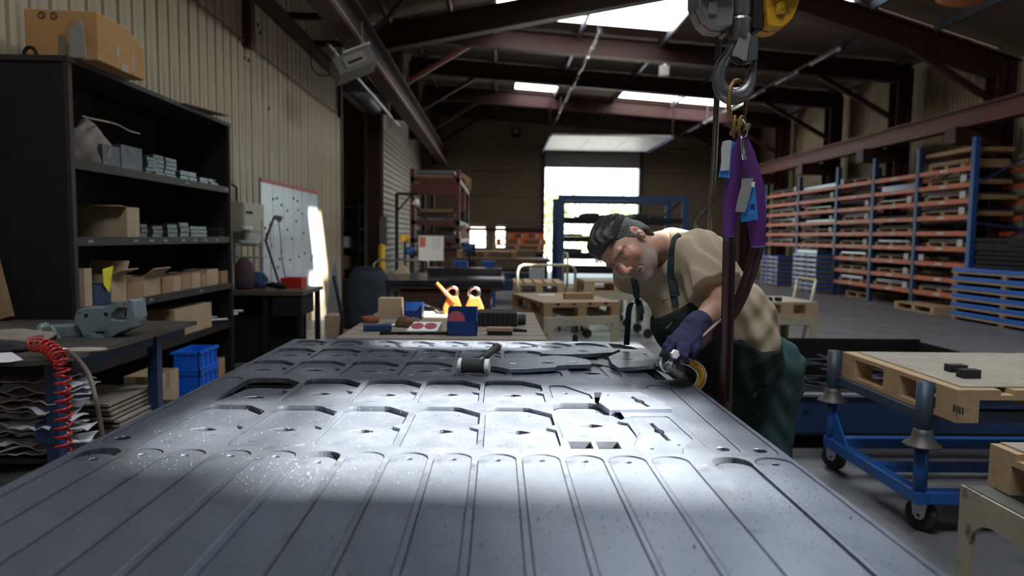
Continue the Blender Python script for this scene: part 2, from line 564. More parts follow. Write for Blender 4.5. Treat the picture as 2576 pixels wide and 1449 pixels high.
# front roof: gable
def zf_(x): return 5.12 + .2 * (x + 2.9) if x < 4.1 else 6.52 - .3 * (x - 4.1)
rf = thing('roof', None, None, (3, 4, 6), kind='structure')
glazed = [(2.1, 3.3, 5.4, 8.5, 'sky'), (-.8, 1.3, .2, 1.6, 'sky'),  # unseen glowing skylights added to light the worker, sheet and left wall
          (3.98, 4.10, -.62, .16, 'clear'), (4.10, 4.78, -.62, .16, 'clear'),      # unseen panes added to let sun onto the middle of the sheet
          (3.70, 3.84, -.50, .0, 'clear'),
          (3.98, 4.10, .90, 1.10, 'clear'), (4.10, 4.90, .90, 1.10, 'clear'),      # its far edge
          (3.84, 4.10, 2.75, 3.50, 'clear'), (4.10, 4.50, 2.75, 3.50, 'clear'),    # the plank bench
          (4.20, 4.62, 6.25, 6.80, 'clear'),                                       # the cart handle
          (.35, 1.3, 9.15, 9.95, 'clear'), (1.3, 2.0, 8.75, 9.55, 'clear')]        # the left wall
roof_cells(rf, -3.05, 9.95, -5.2, 12.85, [-2.0, -.8, .3, 2.7, 4.1, 6.2, 8.0], glazed, zf_, skyf)
for x in (-2.0, -.9, 1.7, 3.4, 5.2, 6.8, 8.0):
    MB().box(x - .03, x + .03, -5, 12.7, zf_(x) - .16, zf_(x) - .005).build('purlin', redox_lt if x < 0 else galv, rf)
for y in (12.8, 4.6):
    r = thing('portal_frame', None, None, (3.5, y, 0), kind='structure')
    MB().ibeam((-2.5, y, zf_(-2.5) - .36), (4.1, y, zf_(4.1) - .36), .24, .44, .025).build('rafter', redox, r)
    MB().ibeam((4.1, y, zf_(4.1) - .36), (9.6, y, zf_(9.6) - .36), .24, .44, .025).build('rafter', redox, r)
    MB().ibeam((9.35, y, 0), (9.35, y, 4.7), .36, .36, .03, (0, 1, 0)).build('column', redox, r)
    MB().ibeam((-2.45, y, 4.5), (-2.45, y, 5.1), .26, .26, .025, (0, 1, 0)).build('column_stub', redox, r)
    MB().box(8.45, 9.2, y - .15, y + .15, 3.18, 3.48).build('corbel', redox, r)
    MB().bar((9.2, y, 4.0), (7.6, y, zf_(7.6) - .55), .10, .10).build('knee_brace', redox, r)
MB().bar((-2.2, 12.6, 5.05), (-.4, 9.6, 5.5), .06, .06).build('wind_brace', galv, rf)
pts = [(-3.05, zf_(-3)), (4.1, zf_(4.1)), (9.95, zf_(9.95)), (9.95, 7.2), (-3.05, 7.2)]
struct(MB().add([(x, yy, z) for yy in (12.86, 12.9) for x, z in pts], [(0, 1, 2, 3, 4), (9, 8, 7, 6, 5), (0, 5, 6, 1), (1, 6, 7, 2), (2, 7, 8, 3), (3, 8, 9, 4), (4, 9, 5, 0)]), 'wall_step', roofm)
struct(MB().add([(-9, -5, 0), (10, -5, 0), (10, -5, 7), (-9, -5, 7), (-9, -5.1, 0), (10, -5.1, 0), (10, -5.1, 7), (-9, -5.1, 7)], [(0, 1, 2, 3), (7, 6, 5, 4)]), 'wall_rear', clad_e)

# crane runways and services
rw = thing('trim_2', None, None, (-2.05, 12, 4.2), kind='structure')
MB().ibeam((-2.05, 1, 4.22), (-2.05, 25.8, 4.22), .30, .46, .03).build('runway_beam', redox, rw)
MB().box(-1.925, -1.875, 1, 25.8, 3.975, 4.015).build('edge_rail', mat('worn rail', (.30, .20, .16), .5, .3), rw)
for y in (8.2, 9.4, 10.7, 11.9):
    MB().box(-2.86, -2.1, y - .04, y + .04, 4.2, 4.28).build('bracket', redox, rw)
MB().box(-2.88, -2.74, 4, 12.7, 4.05, 4.19).build('wall_beam', redox, rw)
MB().tube([(-2.55, 7.5, 4.42), (-2.55, 17, 4.42)], .018, 8).build('conduit', zinc, rw)
MB().tube([(-2.45, 10, 4.05), (-2.45, 17, 4.02)], .03, 8).build('pipe', zinc, rw)
cab = [at(x, y_, x=-2.87) for x, y_ in ((490, 0), (566, 62), (625, 112), (700, 172), (780, 235), (850, 287))]
MB().tube(spline(cab, 4), .007, 6).build('wall_cable', mat('dirty yellow cable', (.10, .075, .03), .7), wl)
rw2 = thing('trim_3', None, None, (8.8, 12, 3.6), kind='structure')
MB().ibeam((8.75, 3, 3.66), (8.75, 25.8, 3.66), .26, .36, .03).build('runway_beam', redox_lt, rw2)
# small holes, stains and marks on the left cladding
blk = mat('black hole', (.004, .004, .004), .9)
for x, y_ in ((677, 273), (650, 62), (655, 82), (616, 145), (626, 152)):
    q = at(x, y_, x=-2.895)
    MB().cyl((-2.905, q.y, q.z), (-2.893, q.y, q.z), .022, 10).build('wall_hole', blk, wl)

# hanging light trunking, unlit tubes
tubem = mat('unlit tube', (.42, .43, .47), .35)
def trunking(nm, X, Z, y0, y1, lab):
    t = thing(nm, lab, 'light', (X, y0, Z), group='light trunking under the roof')
    MB().box(X - .02, X + .02, y0, y1, Z, Z + .035).build('rail', mat('trunk rail', (.16, .15, .15), .5), t)
    k = 0
    y = y0 + .1
    while y < y1 - 1.2:
        o = MB().tube([(X, y, Z - .03), (X, y + 1.15, Z - .03)], .024, 8).build('tube', tubem, t, smooth=True)
        for yy in (y - .03, y + 1.13): MB().box(X - .03, X + .03, yy, yy + .05, Z - .055, Z).build('socket', white, t)
        y += 1.9
    for y in np.linspace(y0 + .5, y1 - .5, 5):
        MB().tube([(X, y, Z + .03), (X, y, (zr(X) if y > 12.85 else zf_(X)) - .02)], .006, 5).build('hanger', galv, t)
trunking('light_trunking', 1.95, 5.35, 13.4, 25.2, 'row of unlit tubes on trunking above the roller door')
trunking('light_trunking', 6.7, 5.15, 13.6, 25.4, 'row of unlit tubes on trunking toward the right-hand racks')

# portal so that daylight finds the big door
pl = bpy.data.lights.new('door portal', 'AREA')
pl.shape = 'RECTANGLE'
pl.size, pl.size_y = DX1 - DX0, DZ
pl.cycles.is_portal = True
po = bpy.data.objects.new('door portal', pl)
C.objects.link(po)
po.location = ((DX0 + DX1) / 2, 26.2, DZ / 2)
po.rotation_euler = Vector((0, -1, 0)).to_track_quat('-Z', 'Y').to_euler()

# outside: yard, bushes and trees in sun
struct(MB().box(-30, 40, 27, 75, -.25, -.05), 'ground_yard', mat('asphalt yard', (.30, .30, .30), .8, 0, (.24, .24, .24), 2))
leafm = mat('sunlit leaves', (.30, .44, .14), .6, 0, (.42, .56, .24), 3, .5)
def tree(nm, lab, x, y, h, r, n):
    t = thing(nm, lab, 'tree', (x, y, -.05), group='trees beyond the roller door')
    MB().tube([(x, y, -.05), (x + .1, y, h * .5), (x, y, h * .8)], [.14, .11, .05], 8).build('trunk', mat('bark', (.10, .07, .05), .9), t)
    m_ = MB()
    for i in range(n):
        a, b, c = random.gauss(0, .42), random.gauss(0, .42), random.gauss(0, .4)
        p = Vector((x + a * r, y + b * r, h * .62 + c * h * .42))
        if p.z < .2: p.z = .3
        d = Vector((random.uniform(-1, 1), random.uniform(-1, 1), random.uniform(-.6, 1))).normalized()
        u = d.orthogonal().normalized()
        v = d.cross(u)
        s = random.uniform(.12, .26)
        m_.add([p - u * s, p + v * s * .5, p + u * s, p - v * s * .5], [(0, 1, 2, 3)])
    o = m_.build('foliage', leafm, t)
for i, (x, y, h, r, n, lab) in enumerate([(-1.5, 42, 4.2, 2.2, 900, 'bushy green tree at the left of the open doorway'), (3.2, 44, 5.0, 2.3, 900, 'tall pale green tree seen in the middle of the doorway'), (7.6, 41, 4.0, 2.2, 900, 'rounded green tree at the right of the open doorway'),
                                     (5.4, 37, 1.9, 1.4, 500, 'low sunlit bush right of centre in the doorway'), (2.0, 36, 1.5, 1.4, 500, 'low sunlit bush left of centre in the doorway')]):
    tree('garden_tree' if h > 3 else 'garden_bush', lab, x, y, h, r, n)
# ------------------------------------------------------------------ cutting table and the cut steel sheet
TZ = .900
TH = .015
SX0, SX1, SY0, SY1 = -.868, .612, .12, 2.925
tb = thing('cutting_table', 'long dark steel table that carries the cut steel sheet', 'table', (-.13, 1.5, 0))
mb = MB()
MB().box(SX0 + .03, SX1 - .03, SY0 + .04, SY0 + .10, .78, .87).build('end_rail', dark, tb)
MB().box(SX0 + .03, SX1 - .03, SY1 - .10, SY1 - .04, .78, .87).build('end_rail', dark, tb)
MB().box(SX0 + .03, SX0 + .09, SY0 + .10, SY1 - .10, .78, .87).build('side_rail', dark, tb)
MB().box(SX1 - .09, SX1 - .03, SY0 + .10, SY1 - .10, .78, .87).build('side_rail', dark, tb)
MB().box(SX0 + .09, SX1 - .09, SY0 + .10, SY1 - .10, .79, .80).build('tray', dark, tb)
slat0 = None
for k in range(26):
    y = SY0 + .12 + k * .102
    if slat0 is None: slat0 = MB().box(SX0 + .09, SX1 - .09, y, y + .004, .80, TZ - TH).build('slat', brown_dark, tb)
    else: share(slat0, 'slat', tb, (0, k * .102, 0))
for x in (SX0 + .04, SX1 - .10):
    for y in (SY0 + .04, 1.5, SY1 - .10):
        MB().box(x, x + .06, y, y + .06, 0, .78).build('leg', dark, tb)

def cell(w, h, r=.034):
    """Outline of the repeated bracket shape, u to the right, v away from the camera."""
    o = arc(.014, .014, .014, 180, 270, 4) + arc(w - .03, .03, .03, 270, 360, 5)
    o += [(w, .40 * h), (w - .004, .41 * h), (w - .022, .455 * h), (w - .016, .475 * h), (w, .53 * h)]
    o += [(w, h - .062), (w - .012, h - .05), (w - .055, h - .006)] + arc(w - .075, h - .022, .022, 75, 90, 2)
    o += arc(r, h - r, r, 90, 180, 6)
    return o
def lens(cx, cy, a, b):
    return [(cx - a, cy), (cx - a * .72, cy + b * .42), (cx - a * .1, cy + b), (cx + a * .1, cy + b), (cx + a * .72, cy + b * .42), (cx + a, cy), (cx + a * .72, cy - b * .42), (cx + a * .1, cy - b), (cx - a * .1, cy - b), (cx - a * .72, cy - b * .42)]
def slot(cx, cy, l=.0235, wd=.0046, tilt=0):
    p = arc(l / 2 - wd / 2, 0, wd / 2, -90, 90, 3) + arc(-l / 2 + wd / 2, 0, wd / 2, 90, 270, 3)
    c, s = math.cos(tilt), math.sin(tilt)
    return [(cx + x * c - y * s, cy + x * s + y * c) for x, y in p]
def part_holes(w, h):
    return [lens(.47 * w, .40 * h, .031, .0175), slot(.26 * w, .87 * h), slot(.79 * w, .645 * h), slot(.70 * w, .27 * h), slot(.24 * w, .10 * h), slot(.60 * w, .045 * h, .014, .004, .3),
            circle(.15 * w, .47 * h, .0032, 8)] + ([circle(.66 * w, .865 * h, .0042, 8)] if h > .23 else [])
def shift(p, dx, dy, a=0.):
    c, s = math.cos(a), math.sin(a)
    return [(x * c - y * s + dx, x * s + y * c + dy) for x, y in p]

holes = []      # openings of the skeleton
rows = [
    ('front row', [-.757, -.574, -.392, -.207, -.028], 1.425, .348, .170),
    ('second row', [-.768, -.582, -.395, -.214, -.036], 1.815, .297, .172),
    ('third row', [-.853, -.688, -.505, -.318, -.135, .05, .245], 2.165, .252, .166),
    ('fourth row', [-.850, -.683, -.498, -.317, -.145, .03, .215], 2.465, .217, .160),
    ('far row', [-.835, -.68, -.525, -.385, -.243, -.105, .04, .185, .33], 2.73, .165, .128)]
ordn = ['first', 'second', 'third', 'fourth', 'fifth', 'sixth', 'seventh', 'eighth', 'ninth', 'tenth', 'eleventh', 'twelfth', 'thirteenth', 'fourteenth', 'fifteenth', 'sixteenth']
loose = []      # (outline, holes, z offset, tilt, name, label, group)
def add_cell(x, y, w, h, name, label, group, gap, dz, tilt=(0, 0), turn=0.):
    holes.append(shift(cell(w, h), x, y))
    k = .0022
    wi, hi = w - 2 * k, h - 2 * k - gap
    loose.append((cell(wi, hi), part_holes(wi, hi), (x + k, y + k), dz, tilt, turn, name, label, group))
rnd = random.Random(3)
for rn, xs, y0, h, wdt in rows:
    for i, x in enumerate(xs):
        gap = rnd.choice((.010, .016, .022, .026))
        dz = -rnd.uniform(.004, .0065)
        tilt = (-rnd.uniform(.012, .034), rnd.uniform(-.010, .010))
        turn = rnd.uniform(-.012, .012)
        if rn == 'second row' and i == 0: gap, dz, turn = .07, -.011, -.10
        if rn == 'far row': gap = .006
        if rn in ('third row', 'fourth row'): gap = rnd.choice((.006, .010, .014))
        wd_ = min(wdt, (xs[i + 1] - x - .012) if i + 1 < len(xs) else wdt)
        add_cell(x, y0 - .04 * (x + .13) * .35, wd_, h, 'bracket_plate', 'cut steel bracket plate in the %s of the sheet, %s from the left' % (rn, ordn[i]), 'bracket plates cut in the sheet', gap, dz, tilt, turn)
add_cell(.150, 1.492, .172, .335, 'bracket_plate', 'cut steel bracket plate beside the two square openings', 'bracket plates cut in the sheet', .02, -.006, (-.03, .0))
# keyhole plates
def dogbone(cx, cy, L, a):
    p = [(-.005, -L / 2), (.005, -L / 2), (.005, -.02), (.011, -.008), (.011, .008), (.005, .02), (.005, L / 2), (-.005, L / 2), (-.005, .02), (-.011, .008), (-.011, -.008), (-.005, -.02)]
    return shift(p, cx, cy, a)
kp = [(.335, 1.552), (.340, 1.690)] + arc(.425, 1.683, .012, 90, 20, 3) + [(.444, 1.50), (.405, 1.432), (.392, 1.39), (.305, 1.39), (.300, 1.45)]
holes.append(kp)
loose.append(([(x * .985 + .0058, y * .985 + .0225) for x, y in kp], [dogbone(.383, 1.565, .15, .06), circle(.335, 1.432, .006, 10), circle(.400, 1.46, .0055, 10)], (0, 0), -.0015, (0, 0), 0, 'keyhole_plate', 'flat steel plate with a keyhole slot lying level in the sheet', 'keyhole plates'))
kp2 = [(.300, 1.745), (.440, 1.745), (.437, 1.80), (.395, 1.90), (.36, 1.915), (.35, 1.955), (.285, 1.955), (.270, 1.83)]
holes.append(kp2)
loose.append(([(.292, 1.728), (.455, 1.728), (.446, 1.79), (.405, 1.895), (.30, 1.905), (.275, 1.80)], [dogbone(.385, 1.80, .11, .25), circle(.31, 1.87, .005, 10)], (0, 0), .012, (.03, -.03), 0, 'keyhole_plate', 'steel plate with a keyhole slot tilted up out of the sheet', 'keyhole plates'))
for sx in (.160, .220):
    holes.append([(sx, 1.424), (sx + .05, 1.424), (sx + .05, 1.476), (sx, 1.476)])
nh = [(.158, 1.885), (.272, 1.875), (.270, 1.93), (.225, 2.01), (.205, 2.045)] + arc(.178, 2.03, .02, 80, 180, 4)
holes.append(nh)
loose.append((shift([(x * .94 + .0125, y * .94 + .1135) for x, y in nh], 0, 0), [circle(.2, 1.95, .008, 12), slot(.235, 1.90)], (0, 0), -.003, (0, 0), 0, 'gusset_plate', 'small steel gusset with one round hole set in the sheet', None))
bh = [(.43, 2.135)] + arc(.565, 2.16, .022, 270, 360, 4) + [(.587, 2.30), (.56, 2.39), (.46, 2.41), (.425, 2.36)]
holes.append(bh)
loose.append(([(x * .93 + .0355, y * .93 + .147) for x, y in bh], [circle(.46, 2.16, .009, 12)], (0, 0), -.006, (.0, .03), .03, 'cover_plate', 'dark curved steel plate sunk in the sheet next to the held hook', None))
c4 = [(.40, 2.475), (.578, 2.47), (.582, 2.62), (.54, 2.675), (.41, 2.68)]
holes.append(c4)
loose.append(([(x * .97 + .0147, y * .97 + .076) for x, y in c4], [lens(.49, 2.57, .03, .012)], (0, 0), -.003, (.02, .0), 0, 'cover_plate', 'bluish steel plate in the far corner of the sheet by the dangling strap', None))
c5 = [(.475, 2.735), (.575, 2.73), (.56, 2.80), (.52, 2.86), (.475, 2.88)]
holes.append(c5)
# long bars
def bar_outline(x0, x1, y0, y1):
    r = (x1 - x0) / 2
    return arc(x0 + r, y0 + r * .8, r, 180, 360, 10)[:-1] + [(x1, y0 + r * .8)] + [(x1, y1 - .03), (x1 - .025, y1 - .004), (x1 - .04, y1), (x0 + .02, y1), (x0 + .004, y1 - .015), (x0, y1 - .03)]
for nm, lab, x0, x1, y0, y1, hr in (('flat_bar', 'long round-ended steel bar along the left edge of the sheet', -.852, -.783, 1.45, 2.135, .0155),
                                    ('flat_bar', 'long round-ended steel bar second from the right edge of the sheet', .455, .523, 1.395, 2.06, .0145),
                                    ('flat_bar', 'long round-ended steel bar along the right edge of the sheet', .532, .600, 1.385, 2.085, .0145)):
    holes.append(bar_outline(x0, x1, y0, y1))
    k = .0014
    bo = bar_outline(x0 + k, x1 - k, y0 + k, y1 - k - (.004 if x0 > 0 else .002))
    loose.append((bo, [circle((x0 + x1) / 2, y0 + .035, hr, 20), circle((x0 + x1) / 2 + .005, y1 - .045, .006, 10)], (0, 0), -.0012, (0, 0), 0, nm, lab, 'long bars in the sheet'))
# strips at the front
SC = [-.806, -.719, -.631, -.538, -.446, -.355, -.265, -.176, -.087, .003, .092, .180, .267, .354, .477, .563]
def strip_outline(xc, wd, y0, y1):
    r = wd / 2
    return arc(xc, y0 + r, r, 180, 360, 12) + [(xc + r, y1 - .035)] + arc(xc, y1 - .035, r, 12, 168, 12)[:0] + [(xc + r * math.cos(math.radians(a)), y1 - .035 + .035 * math.sin(math.radians(a))) for a in range(12, 169, 12)] + [(xc - r, y1 - .035)]
for i, xc in enumerate(SC):
    y1 = 1.392 - .03 * (xc + .1)
    holes.append(strip_outline(xc, .0785, .22, y1))
    big = i in (0, 5, 14)
    k = .0012
    dx = rnd.uniform(-.0006, .0006)
    yy = y1 - (.024 if big else rnd.uniform(.002, .005))
    so_ = strip_outline(xc + dx, .0785 - 2 * k - .001, .22 + k, yy)
    loose.append((so_, [circle(xc + dx, yy - .034, .0078, 14)] if i not in (6, 13, 14) else [], (0, 0), -.0016 if not big else -.005, (0, 0), 0, 'steel_strip', 'long round-ended steel strip at the front of the sheet, %s from the left' % ordn[i], 'round-ended strips cut in the sheet'))

outer = rrect(SX0, SX1, SY0, SY1, .006, 3)
sk = thing('steel_sheet', 'large grey laser-cut steel sheet skeleton lying on the table', 'steel sheet', (-.13, 1.5, TZ - TH))
mb = MB().plate(outer, holes, TZ - TH, TZ)
so2 = mb.build('sheet_skeleton', steel, sk, bevel=.0007, seg=1)
# micro joints with light rust where strips meet the web
rust = mat('weld scorch', (.30, .19, .12), .6, .3, (.22, .12, .07), 30)
for i in range(len(SC) - 1):
    xm = (SC[i] + SC[i + 1]) / 2
    yj = 1.335 - .03 * (xm + .1)
    MB().box(xm - .0052, xm + .0052, yj, yj + .0016, TZ - .002, TZ + .0003).build('tab_mark', rust, sk)

for (ol, hs, (dx, dy), dz, tilt, turn, nm, lab, grp) in loose:
    ol2, hs2 = shift(ol, dx, dy, turn), [shift(h, dx, dy, turn) for h in hs]
    cx = sum(p[0] for p in ol2) / len(ol2)
    cy_ = sum(p[1] for p in ol2) / len(ol2)
    b = MB().plate([(x - cx, y - cy_) for x, y in ol2], [[(x - cx, y - cy_) for x, y in h] for h in hs2], -TH, 0)
    o = b.build(nm, steel, None, bevel=.0006, seg=1)
    o.location = (cx, cy_, TZ + dz)
    o.rotation_euler = (tilt[0], tilt[1], 0)
    tag(o, lab, 'steel part', grp)

for i, (sx, a_) in enumerate(((.172, .1), (.236, .9))):
    o = MB().box(-.021, .021, -.021, .021, 0, .012).build('square_slug', steel)
    o.location = (sx + .012, 1.445, .862)
    o.rotation_euler = (.05, .08, a_)
    tag(o, 'square steel slug dropped under the %s square opening' % ('left', 'right')[i], 'steel part')

# loose plates lying on top of the sheet
def top_plate(pts, hs, z, rot, lab, nm='loose_plate'):
    cx = sum(p[0] for p in pts) / len(pts)
    cy_ = sum(p[1] for p in pts) / len(pts)
    o = MB().plate([(x - cx, y - cy_) for x, y in pts], [[(x - cx, y - cy_) for x, y in h] for h in hs], 0, .014).build(nm, steel, None, bevel=.0008, seg=1)
    o.location = (cx, cy_, z)
    o.rotation_euler = rot
    return tag(o, lab, 'steel part', 'loose plates on the sheet')
e = [at(x, y, z=.918) for x, y in ((1222, 914), (1240, 905), (1290, 899), (1350, 897), (1395, 893), (1440, 896), (1476, 902), (1490, 908), (1487, 914), (1455, 915), (1405, 917), (1398, 921), (1330, 925), (1280, 926), (1250, 921), (1228, 918))]
p1 = at(1378, 911, z=.918)
top_plate([(q.x, q.y) for q in e], [lens(p1.x, p1.y, .025, .012), slot(p1.x - .12, p1.y - .02), slot(p1.x + .09, p1.y + .03)], .902, (.008, .004, 0), 'long curved loose plate lying on the sheet right of the mallet')
e = [at(x, y, z=.918) for x, y in ((1358, 888), (1400, 880), (1420, 872), (1500, 870), (1560, 878), (1540, 886), (1470, 890), (1400, 891))]
p1 = at(1467, 882, z=.918)
top_plate([(q.x, q.y) for q in e], [lens(p1.x, p1.y, .022, .012)], .903, (-.006, .0, 0), 'loose plate with one eye hole lying toward the far corner of the sheet')
e = [at(x, y, z=.925) for x, y in ((1530, 893), (1555, 884), (1600, 882), (1632, 893), (1650, 909), (1645, 913), (1600, 916), (1555, 917), (1540, 908))]
p1 = at(1580, 899, z=.925)
top_plate([(q.x, q.y) for q in e], [lens(p1.x, p1.y, .022, .010)], .905, (.02, -.02, 0), 'loose bluish plate overhanging the right edge near the held hook')

# spatter droplets
dm = mat('spatter droplets', (.16, .17, .19), .5, .6, (.06, .065, .075), 200, .4)
mb = MB()
rs = random.Random(11)
cl = [(rs.choice(SC) + rs.uniform(-.03, .03), rs.uniform(.84, 1.34), rs.uniform(.02, .07)) for _ in range(46)]
cl += [(-.05, 1.12, .03), (.01, 1.10, .035), (.08, 1.13, .04), (-.03, 1.07, .05), (.42, 1.12, .05), (.47, 1.15, .03), (-.36, 1.2, .04), (.15, 1.2, .05)]
n = 0
while n < 3600:
    if rs.random() < .62:
        c = rs.choice(cl)
        x, y = rs.gauss(c[0], c[2]), rs.gauss(c[1], c[2] * 1.3)
    else:
        x, y = rs.uniform(-.8, .58), rs.uniform(.8, 1.75)
    if not (-.85 < x < .6 and .75 < y < 2.0): continue
    r = rs.choice((.0005, .0006, .0007, .0009, .0011)) * (1.0 if rs.random() < .985 else 2.3)
    z = TZ + r * .5
    mb.add([(x - r, y, z), (x, y - r, z), (x + r, y, z), (x, y + r, z), (x, y, z + r), (x, y, z - r)], [(0, 1, 4), (1, 2, 4), (2, 3, 4), (3, 0, 4), (1, 0, 5), (2, 1, 5), (3, 2, 5), (0, 3, 5)])
    n += 1
tag(mb.build('metal_spatter', dm), 'scattered tiny metal droplets on the cut sheet', 'spatter', kind='stuff')

# mallet
a, b = at(1152, 916, z=.93), at(1232, 919, z=.93)
ml = thing('mallet', 'black mallet with white faces and a red-ended handle on the sheet', 'mallet', ((a.x + b.x) / 2, (a.y + b.y) / 2, TZ))
ax = (b - a).normalized()
L = (b - a).length
a.z = b.z = TZ + .026
MB().lathe([(.0, 0), (.020, .0), (.0245, .003), (.0245, L * .14), (.0, L * .14)], a, ax, 20).build('white_face', white, ml, smooth=False)
MB().lathe([(.0, 0), (.0245, .0), (.0245, L * .13), (.020, L * .14), (.0, L * .14)], a + ax * (L * .86), ax, 20).build('white_face', white, ml)
MB().lathe([(.0, 0), (.0255, 0), (.0255, .006), (.023, .012), (.023, L * .72 - .012), (.0255, L * .72 - .006), (.0255, L * .72), (.0, L * .72)], a + ax * (L * .14), ax, 20).build('head', rubber, ml)
h0 = a + ax * (L * .47)
h1 = at(1252, 872, z=.945)
d = (h1 - h0)
MB().tube([h0 + d * .05, h0 + d * .45], .0065, 10).build('shaft', zinc, ml, smooth=True)
hd = MB().tube([h0 + d * .38, h0 + d * .42, h0 + d * .6, h0 + d * .62, h0 + d * .9, h0 + d * .95], [.010, .013, .0135, .0125, .014, .0165], 14).build('handle', rubber, ml, smooth=True)
MB().tube([h0 + d * .93, h0 + d * .95, h0 + d * .975], [.0168, .0174, .0168], 14).build('red_ring', red, hd)
MB().tube([h0 + d * .97, h0 + d * 1.0], [.0165, .013], 14).build('end_cap', rubber, hd)
# ------------------------------------------------------------------ left side: shelf unit, benches, wall things
def carton(label, x0, x1, y0, y1, z0, h, mt=None, open_=True, flaps=(), name='cardboard_box', group=None, tape=False, t=.005):
    mt = mt or card
    r = thing(name, label, 'box', ((x0 + x1) / 2, (y0 + y1) / 2, z0), group=group)
    b = MB().box(x0, x1, y0, y0 + t, z0, z0 + h).box(x0, x1, y1 - t, y1, z0, z0 + h).box(x0, x0 + t, y0 + t, y1 - t, z0, z0 + h).box(x1 - t, x1, y0 + t, y1 - t, z0, z0 + h).box(x0 + t, x1 - t, y0 + t, y1 - t, z0, z0 + t)
    if not open_: b.box(x0 + t, x1 - t, y0 + t, y1 - t, z0 + h - t, z0 + h)
    b.build('carton_body', mt, r)
    L = min(x1 - x0, y1 - y0) * .48
    for f in flaps:
        a = math.radians(f[1])
        dz, do = L * math.sin(a), L * math.cos(a)
        if f[0] == 'r': MB().add([(x1, y0, z0 + h), (x1, y1, z0 + h), (x1 + do, y1, z0 + h + dz), (x1 + do, y0, z0 + h + dz), (x1 - t, y0, z0 + h), (x1 - t, y1, z0 + h), (x1 + do - t, y1, z0 + h + dz + t), (x1 + do - t, y0, z0 + h + dz + t)], [(0, 1, 2, 3), (7, 6, 5, 4), (0, 3, 7, 4), (1, 5, 6, 2), (2, 6, 7, 3), (0, 4, 5, 1)]).build('flap', mt, r)
        if f[0] == 'b': MB().add([(x0, y1, z0 + h), (x1, y1, z0 + h), (x1, y1 + do, z0 + h + dz), (x0, y1 + do, z0 + h + dz), (x0, y1 - t, z0 + h), (x1, y1 - t, z0 + h), (x1, y1 + do - t, z0 + h + dz + t), (x0, y1 + do - t, z0 + h + dz + t)], [(3, 2, 1, 0), (4, 5, 6, 7), (0, 4, 7, 3), (1, 2, 6, 5), (2, 3, 7, 6), (0, 1, 5, 4)]).build('flap', mt, r)
        if f[0] == 'f': MB().add([(x0, y0, z0 + h), (x1, y0, z0 + h), (x1, y0 - do, z0 + h + dz), (x0, y0 - do, z0 + h + dz), (x0, y0 + t, z0 + h), (x1, y0 + t, z0 + h), (x1, y0 - do + t, z0 + h + dz + t), (x0, y0 - do + t, z0 + h + dz + t)], [(0, 1, 2, 3), (7, 6, 5, 4), (0, 3, 7, 4), (1, 5, 6, 2), (2, 6, 7, 3), (0, 4, 5, 1)]).build('flap', mt, r)
    if tape:
        tm = mat('brown tape', (.26, .15, .06), .4)
        ym = (y0 + y1) / 2
        MB().box(x1, x1 + .001, ym - .025, ym + .025, z0 + h * .72, z0 + h).build('tape', tm, r)
        MB().box(x1, x1 + .001, ym - .025, ym + .025, z0, z0 + h * .25).build('tape', tm, r)
        xm = (x0 + x1) / 2
        MB().box(xm - .025, xm + .025, y0 - .001, y0, z0 + h * .70, z0 + h).build('tape', tm, r)
        MB().box(xm - .025, xm + .025, y0 - .001, y0, z0, z0 + h * .25).build('tape', tm, r)
    return r

SXF, SXB, SY0_, SY1_ = -2.40, -2.86, 3.92, 6.22
STOP = 2.29
shelf_z = [1.755, 1.315, .905, .555, .10]
sh = thing('shelf_unit', 'tall black steel shelf unit against the left cladding', 'shelf', (-2.63, 5.07, 0))
MB().box(SXB, SXF, SY0_, SY0_ + .02, 0, STOP).build('side_panel', dark, sh)
MB().box(SXB, SXF, SY1_ - .02, SY1_, 0, STOP).build('side_panel', dark, sh)
MB().box(SXB, SXB + .01, SY0_ + .02, SY1_ - .02, 0, STOP).build('back_panel', dark, sh)
MB().box(SXB, SXF + .01, SY0_ - .01, SY1_ + .01, STOP, STOP + .03).build('top_panel', brown_dark, sh)
MB().box(SXF - .02, SXF + .006, SY0_ - .006, SY0_ + .03, 0, STOP).build('front_post', brown_dark, sh)
MB().box(SXF - .02, SXF + .006, SY1_ - .03, SY1_ + .006, 0, STOP).build('front_post', brown_dark, sh)
for z in shelf_z:
    s_ = MB().box(SXB + .01, SXF - .003, SY0_ + .02, SY1_ - .02, z - .012, z).build('shelf_board', dark, sh)
    MB().box(SXF - .003, SXF, SY0_ + .03, SY1_ - .03, z - .05, z + .002).build('shelf_lip', brown_dark, s_)
chalk = mat('chalk mark', (.35, .35, .37), .9)
for px, z in ((226, 1.315), (340, 1.315), (380, 1.315), (415, 1.315), (460, 1.315), (490, 1.315), (515, 1.315), (545, 1.315), (375, .905), (502, .905), (580, .905), (473, 1.755), (570, 1.755)):
    q = at(px, 500, x=SXF)
    for k in range(3):
        MB().box(SXF, SXF + .0008, q.y - .03 + k * .02, q.y - .03 + k * .02 + .010, z - .032, z - .018 + .004 * (k % 2)).build('chalk_mark', chalk, sh)

